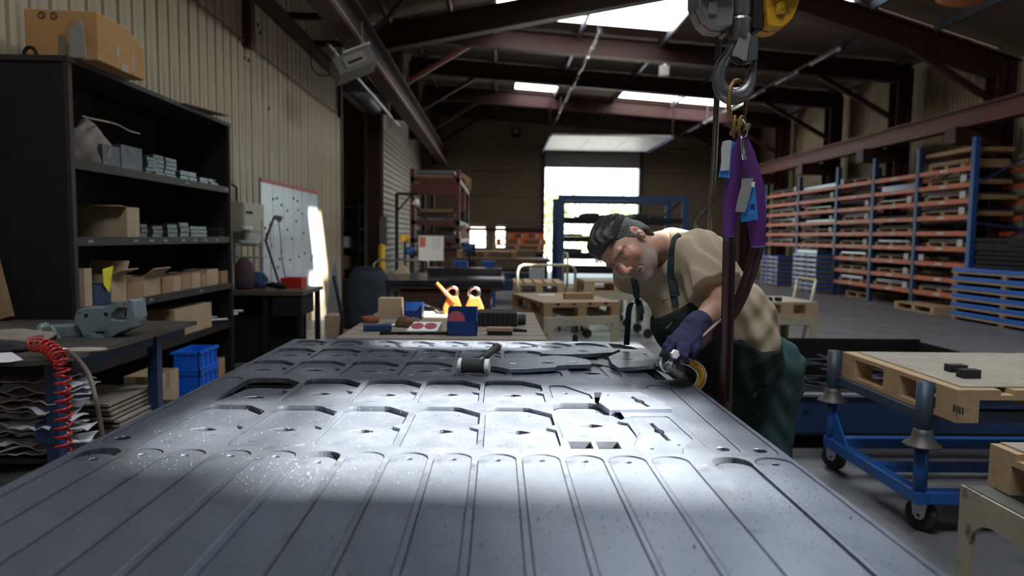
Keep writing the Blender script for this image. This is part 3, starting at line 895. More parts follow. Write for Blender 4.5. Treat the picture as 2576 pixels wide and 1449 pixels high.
# big box on top of the shelf
q0, q1 = at(62, 100, y=4.02), at(247, 100, y=4.02)
bx = thing('cardboard_box', 'big orange-brown cardboard box standing on top of the shelf unit', 'box', ((q0.x + q1.x) / 2, 4.25, STOP + .03))
zt = at(150, 22, y=4.02).z
y1 = 4.53
pr_ = [(q0.x, STOP + .03), (q1.x, STOP + .03), (q1.x, zt - .01), (q0.x, zt)]
MB().add([(x, 4.02, z) for x, z in pr_] + [(q0.x, y1, STOP + .03), (q1.x, y1, STOP + .03), (q1.x, y1, zt - .09), (q1.x, 4.36, zt - .01), (q0.x, 4.36, zt), (q0.x, y1, zt - .08)],
         [(0, 1, 2, 3), (1, 5, 6, 7, 2), (2, 7, 8, 3), (7, 6, 9, 8), (5, 4, 9, 6), (4, 0, 3, 8, 9), (0, 4, 5, 1)]).build('carton_body', mat('orange cardboard', (.40, .215, .075), .8, 0, (.34, .18, .065), 3, .4, col3=(.20, .11, .05), scale3=5), bx, bevel=.008)
ink = mat('dark ink', (.05, .03, .02), .9)
for cx, cz in ((105, 38), (136, 40)):
    q = at(cx, cz, y=4.02)
    pts = [(q.x + .018 * math.cos(2 * PI * k / 14), 4.018, q.z + .018 * math.sin(2 * PI * k / 14)) for k in range(14)]
    MB().tube(pts, .003, 5, closed=True).build('printed_ring', ink, bx)
    MB().bar((q.x - .006, 4.018, q.z + .008), (q.x + .010, 4.018, q.z - .006), .003, .003).build('printed_mark', ink, bx)
q = at(157, 130, y=4.02)
MB().box(q.x - .02, q.x + .025, 4.016, 4.02, STOP + .04, STOP + .17).build('tape_strip', mat('grey tape', (.16, .12, .09), .5), bx)
tape_m = mat('torn grey tape', (.30, .26, .20), .5)
for (ya, yb, za, zb) in ((4.20, 4.23, .10, .16), (4.37, 4.395, .05, .17), (4.25, 4.32, .03, .08)):
    MB().box(q1.x, q1.x + .003, ya, yb, STOP + za, STOP + zb).build('torn_patch', tape_m, bx)
q = at(197, 150, y=3.97)
tag(MB().plate([(q.x - .045, STOP + .031), (q.x + .05, STOP + .03), (q.x + .028, STOP + .24), (q.x - .042, STOP + .19)], [], -.004, .004, Matrix(((1, 0, 0), (0, 0, -1), (0, 1, 0))), (0, 3.965, 0)).build('metal_offcut', zinc), 'pointed silver metal offcut leaning on the box above the shelf unit', 'offcut')
q = at(77, 165, y=3.97)
tag(MB().tube([(q.x + .035 * math.cos(t), 3.97, STOP + .03 + .055 * abs(math.sin(t)) ** .8) for t in np.linspace(0, PI, 12)], .010, 8).build('iron_shackle', dark, smooth=True), 'small dark iron arch beside the box on top of the shelf unit', 'shackle')
q = at(480, 270, x=-2.45)
tag(MB().add([(-2.62, q.y - .35, STOP + .031), (-2.36, q.y - .28, STOP + .03), (-2.30, q.y + .45, STOP + .06), (-2.60, q.y + .3, STOP + .05), (-2.62, q.y - .35, STOP + .036), (-2.36, q.y - .28, STOP + .035), (-2.30, q.y + .45, STOP + .066), (-2.60, q.y + .3, STOP + .056)],
             [(3, 2, 1, 0), (4, 5, 6, 7), (0, 1, 5, 4), (1, 2, 6, 5), (2, 3, 7, 6), (3, 0, 4, 7)]).build('cardboard_sheet', card), 'flat cardboard sheet sticking out from the top of the shelf unit', 'cardboard')

# contents: helper places a carton by the photo columns of its front face
def on_shelf(label, px0, px1, ptop, z, depth=.25, mt=None, flaps=(), open_=True, name='cardboard_box', xf=-2.43, group='boxes on the shelf unit', **k):
    y0, y1 = at(px0, 500, x=xf).y, at(px1, 500, x=xf).y
    h = at((px0 + px1) / 2, ptop, x=xf).z - z
    return carton(label, xf - depth, xf, y0, y1, z, max(h, .04), mt, open_, flaps, name, group, **k)
on_shelf('open cardboard box with a flat lid on the second shelf', 318, 349, 522, 1.315, .34, card_lt, (('f', 3),))
tag(MB().tube([(-2.43 - .02 * math.sin(k), at(210 + k * 16, 333 - k * .6, x=-2.43).y, 2.02 + .006 * math.sin(k * .5)) for k in range(10)], .006, 6).build('thin_rod', mat('rusty rod', (.30, .22, .18), .5, .4)), 'thin bent rod poking out across the top shelf', 'rod')
# crumpled grey wrap
def cloth_lump(name, label, cat, c, dims, mt, amp=.25, n=14, seed=0):
    m_ = MB().sphere((0, 0, 0), 1, n * 2, n)
    vs = []
    for v in m_.v:
        p = Vector(v)
        d = 1 + amp * noise.noise(p * 1.6 + Vector((seed, 3, 1))) + amp * .5 * noise.noise(p * 4.1 + Vector((seed, 7, 1)))
        z = max(p.z * d, -.55)
        vs.append((c[0] + p.x * d * dims[0], c[1] + p.y * d * dims[1], c[2] + (z + .55) * dims[2] / 1.55))
    m_.v = vs
    return tag(m_.build(name, mt, smooth=True), label, cat)
q = at(232, 370, x=-2.5)
cloth_lump('cloth_bundle', 'grey cloth bundle at the near end of the upper shelf', 'cloth', (-2.55, q.y + .03, 1.755), (.12, .13, .27), mat('grey felt', (.22, .19, .165), .9, 0, (.15, .13, .115), 10), .3)
bm = mat('dark metal parts', (.06, .065, .075), .35, .8, (.16, .17, .19), 20, .4)
for i, (p0, p1, t_) in enumerate(((262, 305, 368), (308, 360, 370))):
    on_shelf('dark metal tray on the upper shelf, %s from the cloth bundle' % ordn[i], p0, p1, t_, 1.755, .25, bm, name='metal_tray', group='metal trays on the upper shelf')
def stack(name, label, cat, px, ptop, z, wpx, mt, xf=-2.45, n=6, group=None):
    y0, y1 = at(px - wpx / 2, 500, x=xf).y, at(px + wpx / 2, 500, x=xf).y
    zt_ = at(px, ptop, x=xf).z
    r = thing(name, label, cat, (xf - .06, (y0 + y1) / 2, z), group=group)
    for k in range(n):
        a, b = z + (zt_ - z) * k / n, z + (zt_ - z) * (k + .82) / n
        j = random.uniform(-.008, .008)
        MB().box(xf - .12 + j, xf + j, y0 + j, y1 + j, a, b).build('metal_piece', mt, r)
    return r
parts_m = mat('grey metal pieces', (.13, .15, .17), .35, .85, (.20, .22, .25), 15, .4)
for i, (px, t_, w_) in enumerate(((382, 395, 20), (403, 390, 24), (432, 398, 26), (463, 428, 20), (486, 432, 18), (515, 447, 20), (538, 450, 18))):
    stack('part_stack', 'small stack of grey metal pieces on the upper shelf, %s from the near end' % ordn[i], 'metal parts', px, t_, 1.755, w_, parts_m, n=5 if t_ < 420 else 2, group='stacks of pieces on the upper shelf')
for i, (px, t_, w_) in enumerate(((362, 562, 16), (392, 567, 24), (432, 563, 24), (462, 558, 22), (500, 568, 40), (560, 572, 18))):
    stack('part_stack', 'small dark heap of metal pieces on the second shelf, %s from the open box' % ordn[i], 'metal parts', px, t_, 1.315, w_, bm, n=3, group='heaps of pieces on the second shelf')
on_shelf('narrow upright carton at the near end of the third shelf', 205, 224, 676, .905, .2, card_lt)
on_shelf('tall open carton with raised flaps on the third shelf', 272, 312, 690, .905, .25, card_lt, (('r', 20), ('b', 60)))
bn = on_shelf('dark blue bin holding a yellow note on the third shelf', 228, 272, 716, .905, .22, mat('dark blue plastic', (.012, .03, .085), .5), name='storage_bin', group=None)
MB().plate([(at(238, 0, x=-2.42).y, 1.02), (at(252, 0, x=-2.42).y, .97), (at(264, 0, x=-2.42).y, 1.135), (at(236, 0, x=-2.42).y, 1.12)], [], 0, .002, Matrix(((0, 0, 1), (1, 0, 0), (0, 1, 0))), (-2.422, 0, 0)).build('yellow_note', mat('yellow note', (.75, .62, .02), .7), bn)
for i, (p0, p1, t_) in enumerate(((314, 352, 710), (354, 398, 695), (402, 428, 697), (430, 450, 695), (452, 476, 690), (478, 500, 686), (502, 514, 690), (516, 545, 678), (553, 577, 681))):
    on_shelf('small open carton on the third shelf, %s along the row' % ordn[i], p0, p1, t_, .905, .2, card_lt if i % 2 else card, (('r', 35),) if i == 1 else ())
on_shelf('plain pale cardboard box on the low shelf', 432, 526, 772, .555, .30, card_lt, open_=False)
on_shelf('shallow open carton on the low shelf beside the vice', 345, 432, 823, .555, .30, card)
for i in range(4):
    q = at(540 + i * 14, 780, x=-2.5)
    tag(MB().tube([(-2.75, q.y - .12, .575 + .012 * i), (-2.43, q.y + .1, .575 + .012 * i)], .014, 8).build('steel_rod', zinc), 'short grey rod on the low shelf, %s from the box' % ordn[i], 'rod', 'rods on the low shelf')
# floor level in front of the shelf
def crate(label, x0, x1, y0, y1, z0, h):
    r = thing('plastic_crate', label, 'crate', ((x0 + x1) / 2, (y0 + y1) / 2, z0), group='blue crates by the shelf')
    bm_ = mat('blue crate plastic', (.008, .12, .62), .35)
    t = .006
    MB().box(x0, x1, y0, y0 + t, z0, z0 + h).box(x0, x1, y1 - t, y1, z0, z0 + h).box(x0, x0 + t, y0, y1, z0, z0 + h).box(x1 - t, x1, y0, y1, z0, z0 + h).box(x0, x1, y0, y1, z0, z0 + t).build('crate_body', bm_, r)
    for zz in (z0 + h - .02, z0 + .0):
        MB().box(x0 - .01, x1 + .01, y0 - .01, y0, zz, zz + .02).box(x1, x1 + .01, y0 - .01, y1 + .01, zz, zz + .02).build('crate_rim', bm_, r)
    for k in range(4):
        x = x0 + (x1 - x0) * (k + .5) / 4
        MB().box(x - .006, x + .006, y0 - .008, y0, z0 + .02, z0 + h - .02).build('crate_rib', bm_, r)
        y = y0 + (y1 - y0) * (k + .5) / 4
        MB().box(x1, x1 + .008, y - .006, y + .006, z0 + .02, z0 + h - .02).build('crate_rib', bm_, r)
    return r
q0, q1 = at(434, 905, y=4.6), at(500, 905, y=4.6)
zt, zm, zb = at(470, 885, y=4.6).z, at(470, 935, y=4.6).z, at(470, 985, y=4.6).z
# a low steel stool carries the cartons and crates at the foot of the shelf
pf = thing('low_platform', 'low dark platform at the foot of the shelf unit carrying crates', 'platform', (-2.0, 4.5, 0))
MB().box(-2.38, -1.75, 4.05, 5.6, zb - .15, zb - .12).build('platform_deck', brown_dark, pf)
for x in (-2.36, -1.81):
    for y in (4.07, 5.54): MB().box(x, x + .04, y, y + .04, 0, zb - .15).build('leg', dark, pf)
crate('lower blue plastic crate at the foot of the shelf unit', q0.x, q1.x, 4.6, 4.9, zb - .12, zm - zb + .115)
crate('upper blue plastic crate stacked at the foot of the shelf unit', q0.x, q1.x, 4.6, 4.9, zm, zt - zm)
q0, q1 = at(312, 990, y=4.08), at(395, 990, y=4.08)
carton('taped open cardboard box under the vice bench side', q0.x, q1.x, 4.08, 4.36, zb - .12, at(350, 948, y=4.08).z - zb + .12, card_lt, True, (), 'cardboard_box', None, True)
q0, q1 = at(517, 925, y=5.2), at(550, 925, y=5.2)
carton('tiny brown carton beside the blue crates', q0.x, q1.x, 5.2, 5.32, zb - .12, at(530, 905, y=5.2).z - zb + .12, card)
q0, q1 = at(398, 960, y=4.5), at(430, 960, y=4.5)
carton('dark grey carton between taped box and blue crates', q0.x, q1.x - .02, 4.5, 4.58, zb - .12, at(415, 940, y=4.5).z - zb + .12, dark, False)

# ------------------------------------------------------------------ vice bench
VZ = .85
VX0, VX1, VY0, VY1 = -2.87, -1.70, 2.62, 3.88
vb = thing('vice_bench', 'dark workbench with blue legs carrying the grey vice', 'workbench', (-2.1, 3.2, 0))
ol = [(VX0, VY0), (VX1 - .16, VY0)] + arc(VX1 - .16, VY0 + .16, .16, -90, 0, 8) + [(VX1, VY1), (VX0, VY1)]
MB().plate(ol, [], VZ - .02, VZ).build('bench_top', mat('worn bench top', (.055, .048, .042), .5, .2, (.10, .088, .075), 5, .4), vb)
MB().box(VX0 + .02, VX1 - .05, VY0 + .17, VY0 + .2, VZ - .09, VZ - .02).build('apron', dark, vb)
MB().box(VX1 - .09, VX1 - .06, VY0 + .2, VY1 - .02, VZ - .08, VZ - .02).build('apron', blue_dk, vb)
for x, y in ((VX1 - .10, VY0 + .10), (VX1 - .10, VY1 - .36), (VX0 + .02, VY0 + .10), (VX0 + .02, VY1 - .06)):
    MB().box(x, x + .05, y, y + .05, 0, VZ - .02).build('leg', blue_dk, vb)
MB().box(VX0 + .02, VX1 - .06, VY0 + .15, VY1 - .1, .40, .42).build('lower_shelf', brown_dark, vb)
MB().box(VX1 - .14, VX1 - .055, VY0 + .095, VY0 + .15, .50, .58).build('leg_bracket', blue_dk, vb)
# things on the lower shelf
pm = mat('crumpled paper', (.52, .51, .56), .85)
rs = random.Random(5)
for k in range(13):
    z = .425 + k * .025
    m_ = MB()
    nx, ny = 10, 8
    cx, cy_ = -1.915 + rs.uniform(-.03, .03), 2.86 + rs.uniform(-.03, .03)
    rot = rs.uniform(-.25, .25)
    for j in range(ny + 1):
        for i in range(nx + 1):
            u, v = (i / nx - .5) * .30, (j / ny - .5) * .22
            h = .026 * noise.noise(Vector((u * 11 + k * 5, v * 12, k))) + .020 * noise.noise(Vector((u * 26 + k, v * 26, k * 3)))
            m_.v.append((cx + u * math.cos(rot) - v * math.sin(rot), cy_ + u * math.sin(rot) + v * math.cos(rot), z + h + .015))
    for j in range(ny):
        for i in range(nx):
            a = j * (nx + 1) + i
            m_.f.append((a, a + 1, a + nx + 2, a + nx + 1))
    o = m_.build('paper_wad', pm)
    s_ = o.modifiers.new('thickness', 'SOLIDIFY')
    s_.thickness = .004
    tag(o, 'crumpled white paper under the vice bench, %s from the bottom of its pile' % ordn[k], 'paper', 'crumpled papers under the vice bench')
for k in range(6):
    z = .422 + k * .022
    j = rs.uniform(-.03, .03)
    tag(MB().box(-2.1 + j, -1.80 + j * .5, 3.2 + j, 3.62 + j, z, z + .012).build('cardboard_sheet', ply), 'flattened grey cardboard on the bench shelf, %s from the bottom' % ordn[k], 'cardboard', 'flattened cardboards under the vice bench')
tag(MB().box(-2.42, -2.05, 2.78, 2.82, .421, .70).build('brown_board', card, bevel=.004), 'upright brown board at the near end of the bench shelf', 'board')

# vice
def xz_plate(m_, pts, y0, y1, holes=()):
    return m_.plate(pts, holes, -y1, -y0, Matrix(((1, 0, 0), (0, 0, -1), (0, 1, 0))))
vm = mat('grey green vice paint', (.19, .25, .27), .4, .2, (.14, .19, .205), 7, .4, col3=(.04, .045, .045), scale3=16)
VY = 3.30
def vp(x, y): q = at(x, y, y=VY - .05); return (q.x, q.z)
v = thing('bench_vice', 'big grey-green bench vice bolted on the workbench', 'vice', (at(240, 850, y=VY).x, VY, VZ))
zb_ = VZ
body = [vp(189, 806), vp(191, 790), vp(198, 779), vp(207, 775), vp(258, 774), vp(272, 768), vp(300, 757), vp(316, 757), vp(322, 752), vp(336, 755), vp(342, 800), vp(338, 824), vp(305, 836), vp(283, 848), vp(212, 848), vp(200, 826)]
xz_plate(MB(), body, VY - .06, VY + .06, [[vp(281, 803), vp(285, 788), vp(300, 774), vp(319, 772), vp(319, 805)]]).build('vice_body', vm, v, bevel=.006)
xz_plate(MB(), [vp(300, 759), vp(316, 759), vp(316, 773), vp(301, 773)], VY - .068, VY + .068).build('fixed_jaw', zinc, v, bevel=.002)
xz_plate(MB(), [vp(318, 757), vp(326, 755), vp(326, 774), vp(318, 774)], VY - .068, VY + .068).build('moving_jaw', zinc, v, bevel=.002)
c = vp(241, 852)
MB().lathe([(.0, 0), (.075, 0), (.075, .018), (.055, .022), (.0, .022)], (c[0], VY, zb_), (0, 0, 1), 20).build('swivel_base', vm, v)
MB().box(c[0] - .06, c[0] + .05, VY - .05, VY + .05, zb_ + .02, vp(214, 846)[1] + .01).build('neck', vm, v)
a, b = vp(92, 838), vp(214, 826)
MB().obox(((a[0] + b[0]) / 2, VY, a[1] + .006), (b[0] - a[0], .075, .062), Matrix.Rotation(-.06, 3, 'Y')).build('slide_bar', vm, v, bevel=.01)
MB().lathe([(.0, 0), (.042, 0), (.045, .02), (.03, .045), (.0, .045)], (a[0] - .01, VY, a[1]), (1, 0, 0), 18).build('screw_collar', vm, v)
q, r_ = at(124, 818, y=VY - .10), at(148, 855, y=VY - .10)
MB().bar(q, r_, .018, .022).build('handle', vm, v, bevel=.006)
c = vp(345, 812)
MB().cyl((c[0] - .012, VY, c[1]), (c[0] + .012, VY, c[1]), .006, 8).build('screw_end', chrome, v)
for cc in (vp(220, 793), vp(270, 790)):
    MB().box(cc[0] - .008, cc[0] + .008, VY - .0625, VY - .058, cc[1] - .008, cc[1] + .008).build('cast_boss', blk, v)
c = vp(256, 834)
MB().cyl((c[0] - .02, VY - .065, c[1]), (c[0] + .02, VY - .065, c[1]), .004, 8).build('lock_pin', dark, v)

# hoses, papers, rags on the bench
def helix(path, R, turns, n=14):
    out = []
    N = int(turns * n)
    L = [0]
    for i in range(1, len(path)): L.append(L[-1] + (path[i] - path[i - 1]).length)
    nrm = None
    for k in range(N + 1):
        s = L[-1] * k / N
        i = max(j for j in range(len(L) - 1) if L[j] <= s + 1e-9)
        f = (s - L[i]) / max(1e-9, L[i + 1] - L[i])
        p = path[i].lerp(path[i + 1], f)
        t = (path[min(i + 2, len(path) - 1)] - path[max(i - 1, 0)]).normalized()
        if nrm is None: nrm = t.orthogonal().normalized()
        nrm = (nrm - t * nrm.dot(t)).normalized()
        b = t.cross(nrm)
        a = 2 * PI * turns * k / N
        out.append(p + (nrm * math.cos(a) + b * math.sin(a)) * R)
    return out
hp = spline([at(80, 868, y=2.72), at(105, 868, y=2.70), at(132, 882, y=2.66), at(150, 905, y=2.60), at(157, 940, y=2.58), at(158, 1000, y=2.58), at(159, 1060, y=2.58), at(159, 1135, y=2.58)], 8)
tag(MB().tube(helix(hp, .025, 17, 14), .0056, 7).build('coiled_hose', mat('glossy red hose', (.42, .018, .016), .28), smooth=True), 'glossy red coiled air hose hanging off the vice bench', 'hose')
gp = spline([at(165, 880, y=2.75), at(190, 898, y=2.66), at(222, 940, y=2.55), at(240, 1000, y=2.5), at(250, 1050, y=2.5), at(256, 1085, y=2.5), at(262, 1140, y=2.5)], 8)
gh = thing('air_hose', 'plain grey-brown air hose curving down from the vice bench', 'hose', tuple(gp[0]))
MB().tube(gp, .0085, 8).build('hose', mat('grey hose', (.12, .10, .09), .5), gh, smooth=True)
MB().tube([gp[0] + Vector((-.03, 0, .005)), gp[1]], .010, 10).build('coupling', chrome, gh, smooth=True)
MB().tube([gp[0] + Vector((-.06, 0, .01)), gp[0] + Vector((-.02, 0, .004))], .012, 10).build('blue_collar', mat('teal collar', (.03, .14, .19), .4), gh, smooth=True)
e = [at(x, y_, z=VZ + .004) for x, y_ in ((0, 880), (10, 872), (58, 904), (20, 910), (-60, 912), (-60, 885))]
tag(MB().plate([(q.x, q.y) for q in e], [], VZ + .001, VZ + .003).build('paper_sheet', paper), 'white paper sheet lying on the near edge of the vice bench', 'paper')
q = at(45, 838, y=3.1)
cloth_lump('rag', 'crumpled beige rag lying behind the coiled hose on the bench', 'rag', (q.x - .02, 3.12, VZ), (.16, .10, .05), mat('beige rag', (.22, .19, .15), .9), .3, seed=3)
q = at(30, 862, y=2.85)
cloth_lump('glove_heap', 'dark crumpled work glove next to the coiled hose', 'glove', (q.x - .02, 2.85, VZ), (.10, .06, .04), mat('black cloth', (.02, .02, .022), .9), .3, seed=5)
q = at(215, 880, z=VZ)
tag(MB().plate(circle(0, 0, .09, 12, .05), [], 0, .004, None, (q.x, q.y, VZ)).build('wood_offcut', ply), 'thin pale wood offcut in front of the vice', 'offcut')
q = at(12, 700, x=-2.30)
tag(MB().bar((-2.74, 3.83, .86), (-2.86, 3.89, 1.22), .10, .03, (0, 1, 0)).build('wood_plank', wood), 'weathered wooden plank leaning on the end of the shelf unit', 'plank')

# ------------------------------------------------------------------ second bench by the wall
BY0, BY1, BX0, BX1, BZ = 6.55, 7.3, -2.86, -1.86, .80
bb = thing('wall_bench', 'dark steel workbench standing against the left wall beyond the shelf', 'workbench', (-2.36, 6.9, 0))
MB().box(BX0, BX1, BY0, BY1, BZ - .04, BZ).build('bench_top', mat('brown bench top', (.10, .075, .055), .5, .1, (.06, .045, .035), 5), bb)
MB().box(BX1 - .30, BX1 - .03, BY0 + .02, BY0 + .5, BZ - .24, BZ - .04).build('drawer', dark, bb)
for x in (BX0 + .02, BX1 - .4, BX1 - .07):
    for y in (BY0 + .03, BY1 - .08): MB().box(x, x + .05, y, y + .05, 0, BZ - .04).build('leg', dark, bb)
MB().box(BX0 + .1, BX1 - .06, BY0 + .3, BY0 + .32, .05, BZ - .04).build('back_sheet', dark, bb)
q = at(615, 700, y=6.75)
bgm = mat('dark red bag cloth', (.06, .012, .02), .8, 0, (.02, .02, .03), 8, .4)
cloth_lump('tool_bag', 'dark tool bag with red side standing on the wall bench', 'bag', (q.x, 6.75, BZ), (.09, .10, .32), bgm, .18, seed=2)
q = at(640, 720, y=6.9)
cloth_lump('blue_cloth', 'dark blue cloth heap on the wall bench beside the bag', 'cloth', (q.x, 6.95, BZ), (.11, .10, .16), mat('navy cloth', (.01, .025, .08), .9), .25, seed=4)
q = at(732, 712, y=7.0)
rb = carton('red open plastic tray at the end of the wall bench', q.x - .10, q.x + .11, 6.98, 7.18, BZ, .10, red, True, (), 'storage_tray')
q = at(700, 735, y=6.75)
gr = thing('angle_grinder', 'black grinder standing on the wall bench by the lamp', 'grinder', (q.x, 6.75, BZ))
MB().tube([(q.x - .10, 6.75, BZ + .05), (q.x + .02, 6.75, BZ + .035), (q.x + .08, 6.75, BZ + .035)], [.028, .032, .024], 12).build('grinder_body', dark, gr, smooth=True)
MB().lathe([(.0, 0), (.06, 0), (.06, .012), (.0, .02)], (q.x - .10, 6.75, BZ + .06), (-.3, 0, 1), 18).build('disc_guard', zinc, gr)
# bench lamp with arm and light shade
lp = thing('bench_lamp', 'adjustable bench lamp with dark arm clamped on the wall bench', 'lamp', tuple(at(705, 720, y=7.12)))
a0, a1, a2 = at(705, 728, y=7.12), at(668, 605, y=7.12), at(690, 545, y=7.12)
a0.z = BZ
MB().tube([a0, a1], .012, 8).build('lower_arm', dark, lp)
MB().tube([a1, a2], .012, 8).build('upper_arm', redox_lt, lp)
MB().tube([a2, at(708, 552, y=7.12)], [.02, .035], 10).build('lamp_shade', zinc, lp)
MB().tube(spline([at(700, 556, y=7.12), at(706, 600, y=7.12), at(710, 660, y=7.12), at(722, 715, y=7.12)], 6), .005, 6).build('lamp_cord', dark, lp)
# pale stacked trays and white cups that catch the light
gt = thing('wire_rack', 'small wire rack with pale dishes on the wall bench', 'rack', tuple(at(625, 740, y=7.1)))
for k, zz in enumerate((.30, .42, .56)):
    q = at(628, 660, y=7.1)
    MB().box(q.x - .20, q.x + .18, 6.98, 7.24, BZ + zz, BZ + zz + .006).build('rack_shelf', zinc, gt)
for sx in (-.2, .17):
    for yy in (6.98, 7.23): MB().box(q.x + sx, q.x + sx + .008, yy, yy + .008, BZ, BZ + .68).build('rack_post', zinc, gt)
for i, (px, z_, r_) in enumerate(((628, .424, .11), (622, .564, .06))):
    q = at(px, 600, y=7.12)
    tag(MB().lathe([(.0, 0), (r_ * .6, 0), (r_, .05), (r_ * .96, .05), (r_ * .55, .008), (.0, .008)], (q.x, 7.12, BZ + z_ + .003), (0, 0, 1), 20).build('white_dish', white, smooth=True), ('wide white dish on the middle of the wire rack', 'small white dish on top of the wire rack')[i], 'dish')
# cabinet on the wall
q0, q1 = at(612, 560, x=-2.62), at(664, 560, x=-2.62)
cb = thing('wall_cabinet', 'beige electrical cabinet mounted on the left wall', 'cabinet', (-2.75, 7.9, 1.2))
zt, zb2 = at(630, 510, x=-2.62).z, at(630, 612, x=-2.62).z
MB().box(-2.895, -2.62, q0.y, q1.y, zb2, zt).build('cabinet_body', mat('beige enamel', (.30, .27, .22), .5), cb, bevel=.006)
MB().box(-2.62, -2.612, q0.y + .02, q1.y - .02, zb2 + .02, zt - .02).build('door', mat('beige enamel', (.30, .27, .22), .5), cb)
MB().tube([(-2.76, q0.y + .2, zt), (-2.76, q0.y + .2, zt + .16), (-2.82, q0.y + .2, zt + .2), (-2.9, q0.y + .2, zt + .2)], .013, 8).build('conduit', dark, cb)
for k in range(4): MB().box(-2.612, -2.607, q0.y + .06 + k * .05, q0.y + .09 + k * .05, zt - .12, zt - .09).build('switch', dark, cb)
# white perforated board on the wall, with red tape along the top
c4 = [at(655, 448, x=-2.885), at(798, 481, x=-2.885)]
yb0, yb1 = c4[0].y, c4[1].y
zt = (c4[0].z + c4[1].z) / 2
bd = thing('tool_board', 'white tool board with red top edge fixed on the left wall', 'board', (-2.89, (yb0 + yb1) / 2, .55))
np_ = 6
wp_ = (yb1 - yb0) / np_
bdm = mat('glossy white board', (.55, .58, .64), .32, 0, (.46, .50, .56), 2, .4)
for k in range(np_):
    MB().box(-2.893, -2.882, yb0 + k * wp_ + .008, yb0 + (k + 1) * wp_ - .008, .45, zt - .05).build('board_panel', bdm, bd)
MB().box(-2.893, -2.88, yb0, yb1, zt - .05, zt).build('red_edge', mat('faded red tape', (.45, .12, .12), .6), bd)
rs = random.Random(9)
for k in range(26):
    y, z = rs.uniform(yb0 + .1, yb1 - .1), rs.uniform(.9, zt - .1)
    MB().cyl((-2.882, y, z), (-2.87, y, z), .016, 8).build('hole', blk, bd)
# heater hung near the wall beam
hx = thing('gas_heater', 'grey box heater hung under the wall beam by chains', 'heater', tuple(at(890, 170, y=9.4)))
c = at(888, 165, y=9.4)
R = Matrix.Rotation(math.radians(-28), 3, 'Y') @ Matrix.Rotation(math.radians(20), 3, 'Z')
MB().obox(c, (.55, .40, .24), R).build('heater_body', mat('grey enamel', (.16, .15, .14), .5), hx, bevel=.01)
MB().obox(c + R @ Vector((0, -.205, 0)), (.3, .02, .14), R).build('grille', mat('beige plate', (.30, .26, .20), .6), hx)
MB().obox(c + R @ Vector((0, -.22, -.02)), (.2, .02, .03), R).build('slot', blk, hx)
MB().obox(c + R @ Vector((.10, 0, .135)), (.40, .42, .02), R).build('lit_top_edge', white, hx)  # heater's lit top edge, put in as a white plate
for s_ in (-.2, .2):
    t = c + R @ Vector((s_, 0, .12))
    MB().tube([t, (t.x, t.y, 4.0 if t.x > -2.2 and t.x < -1.9 else 4.2)], .008, 6).build('chain', galv, hx)
MB().tube(spline([at(868, 120, y=9.5), at(850, 60, y=9.5), at(820, 42, y=9.5), at(770, 45, y=9.5)], 6), .02, 8).build('gas_hose', mat('orange hose', (.30, .10, .04), .5), hx, smooth=True)
MB().tube(spline([at(840, 185, y=9.5), at(810, 190, y=9.6), at(785, 170, y=9.8), at(780, 120, y=10)], 6), .008, 6).build('loose_cable', dark, hx)
# ------------------------------------------------------------------ pallets and carts
def pallet_proto(Lx, Ly, wmat, label, loc, rz=0, simple=False, name='pallet', group='wooden pallets', nb=5):
    """Wooden pallet, its long boards along local x; origin at the centre of its underside."""
    p = thing(name, label, 'pallet', loc, rz, group)
    H = .144
    def part(nm, x0, x1, y0, y1, z0, z1):
        return MB().box(x0, x1, y0, y1, z0, z1).build(nm, wmat, p, world=False)
    if simple:
        part('deck', -Lx / 2, Lx / 2, -Ly / 2, Ly / 2, H - .022, H)
        for i in (-1, 0, 1):
            part('block', i * (Lx / 2 - .05) - .05, i * (Lx / 2 - .05) + .05, -Ly / 2, Ly / 2, .022, H - .022)
        part('base_board', -Lx / 2, Lx / 2, -Ly / 2, Ly / 2, 0, .022)
        return p
    bw = Ly / nb * .80
    for k in range(nb):
        yc = -Ly / 2 + bw / 2 + (Ly - bw) * k / (nb - 1)
        part('deck_board', -Lx / 2, Lx / 2, yc - bw / 2, yc + bw / 2, H - .022, H)
    for i in (-1, 0, 1):
        xc = i * (Lx / 2 - .07)
        part('stringer', xc - .07, xc + .07, -Ly / 2, Ly / 2, H - .044, H - .022)
        for j in (-1, 0, 1):
            yc = j * (Ly / 2 - .05)
            part('block', xc - .07, xc + .07, yc - .05, yc + .05, .022, H - .044)
    for j in (-1, 0, 1):
        yc = j * (Ly / 2 - .05)
        part('base_board', -Lx / 2, Lx / 2, yc - .05, yc + .05, 0, .022)
    return p

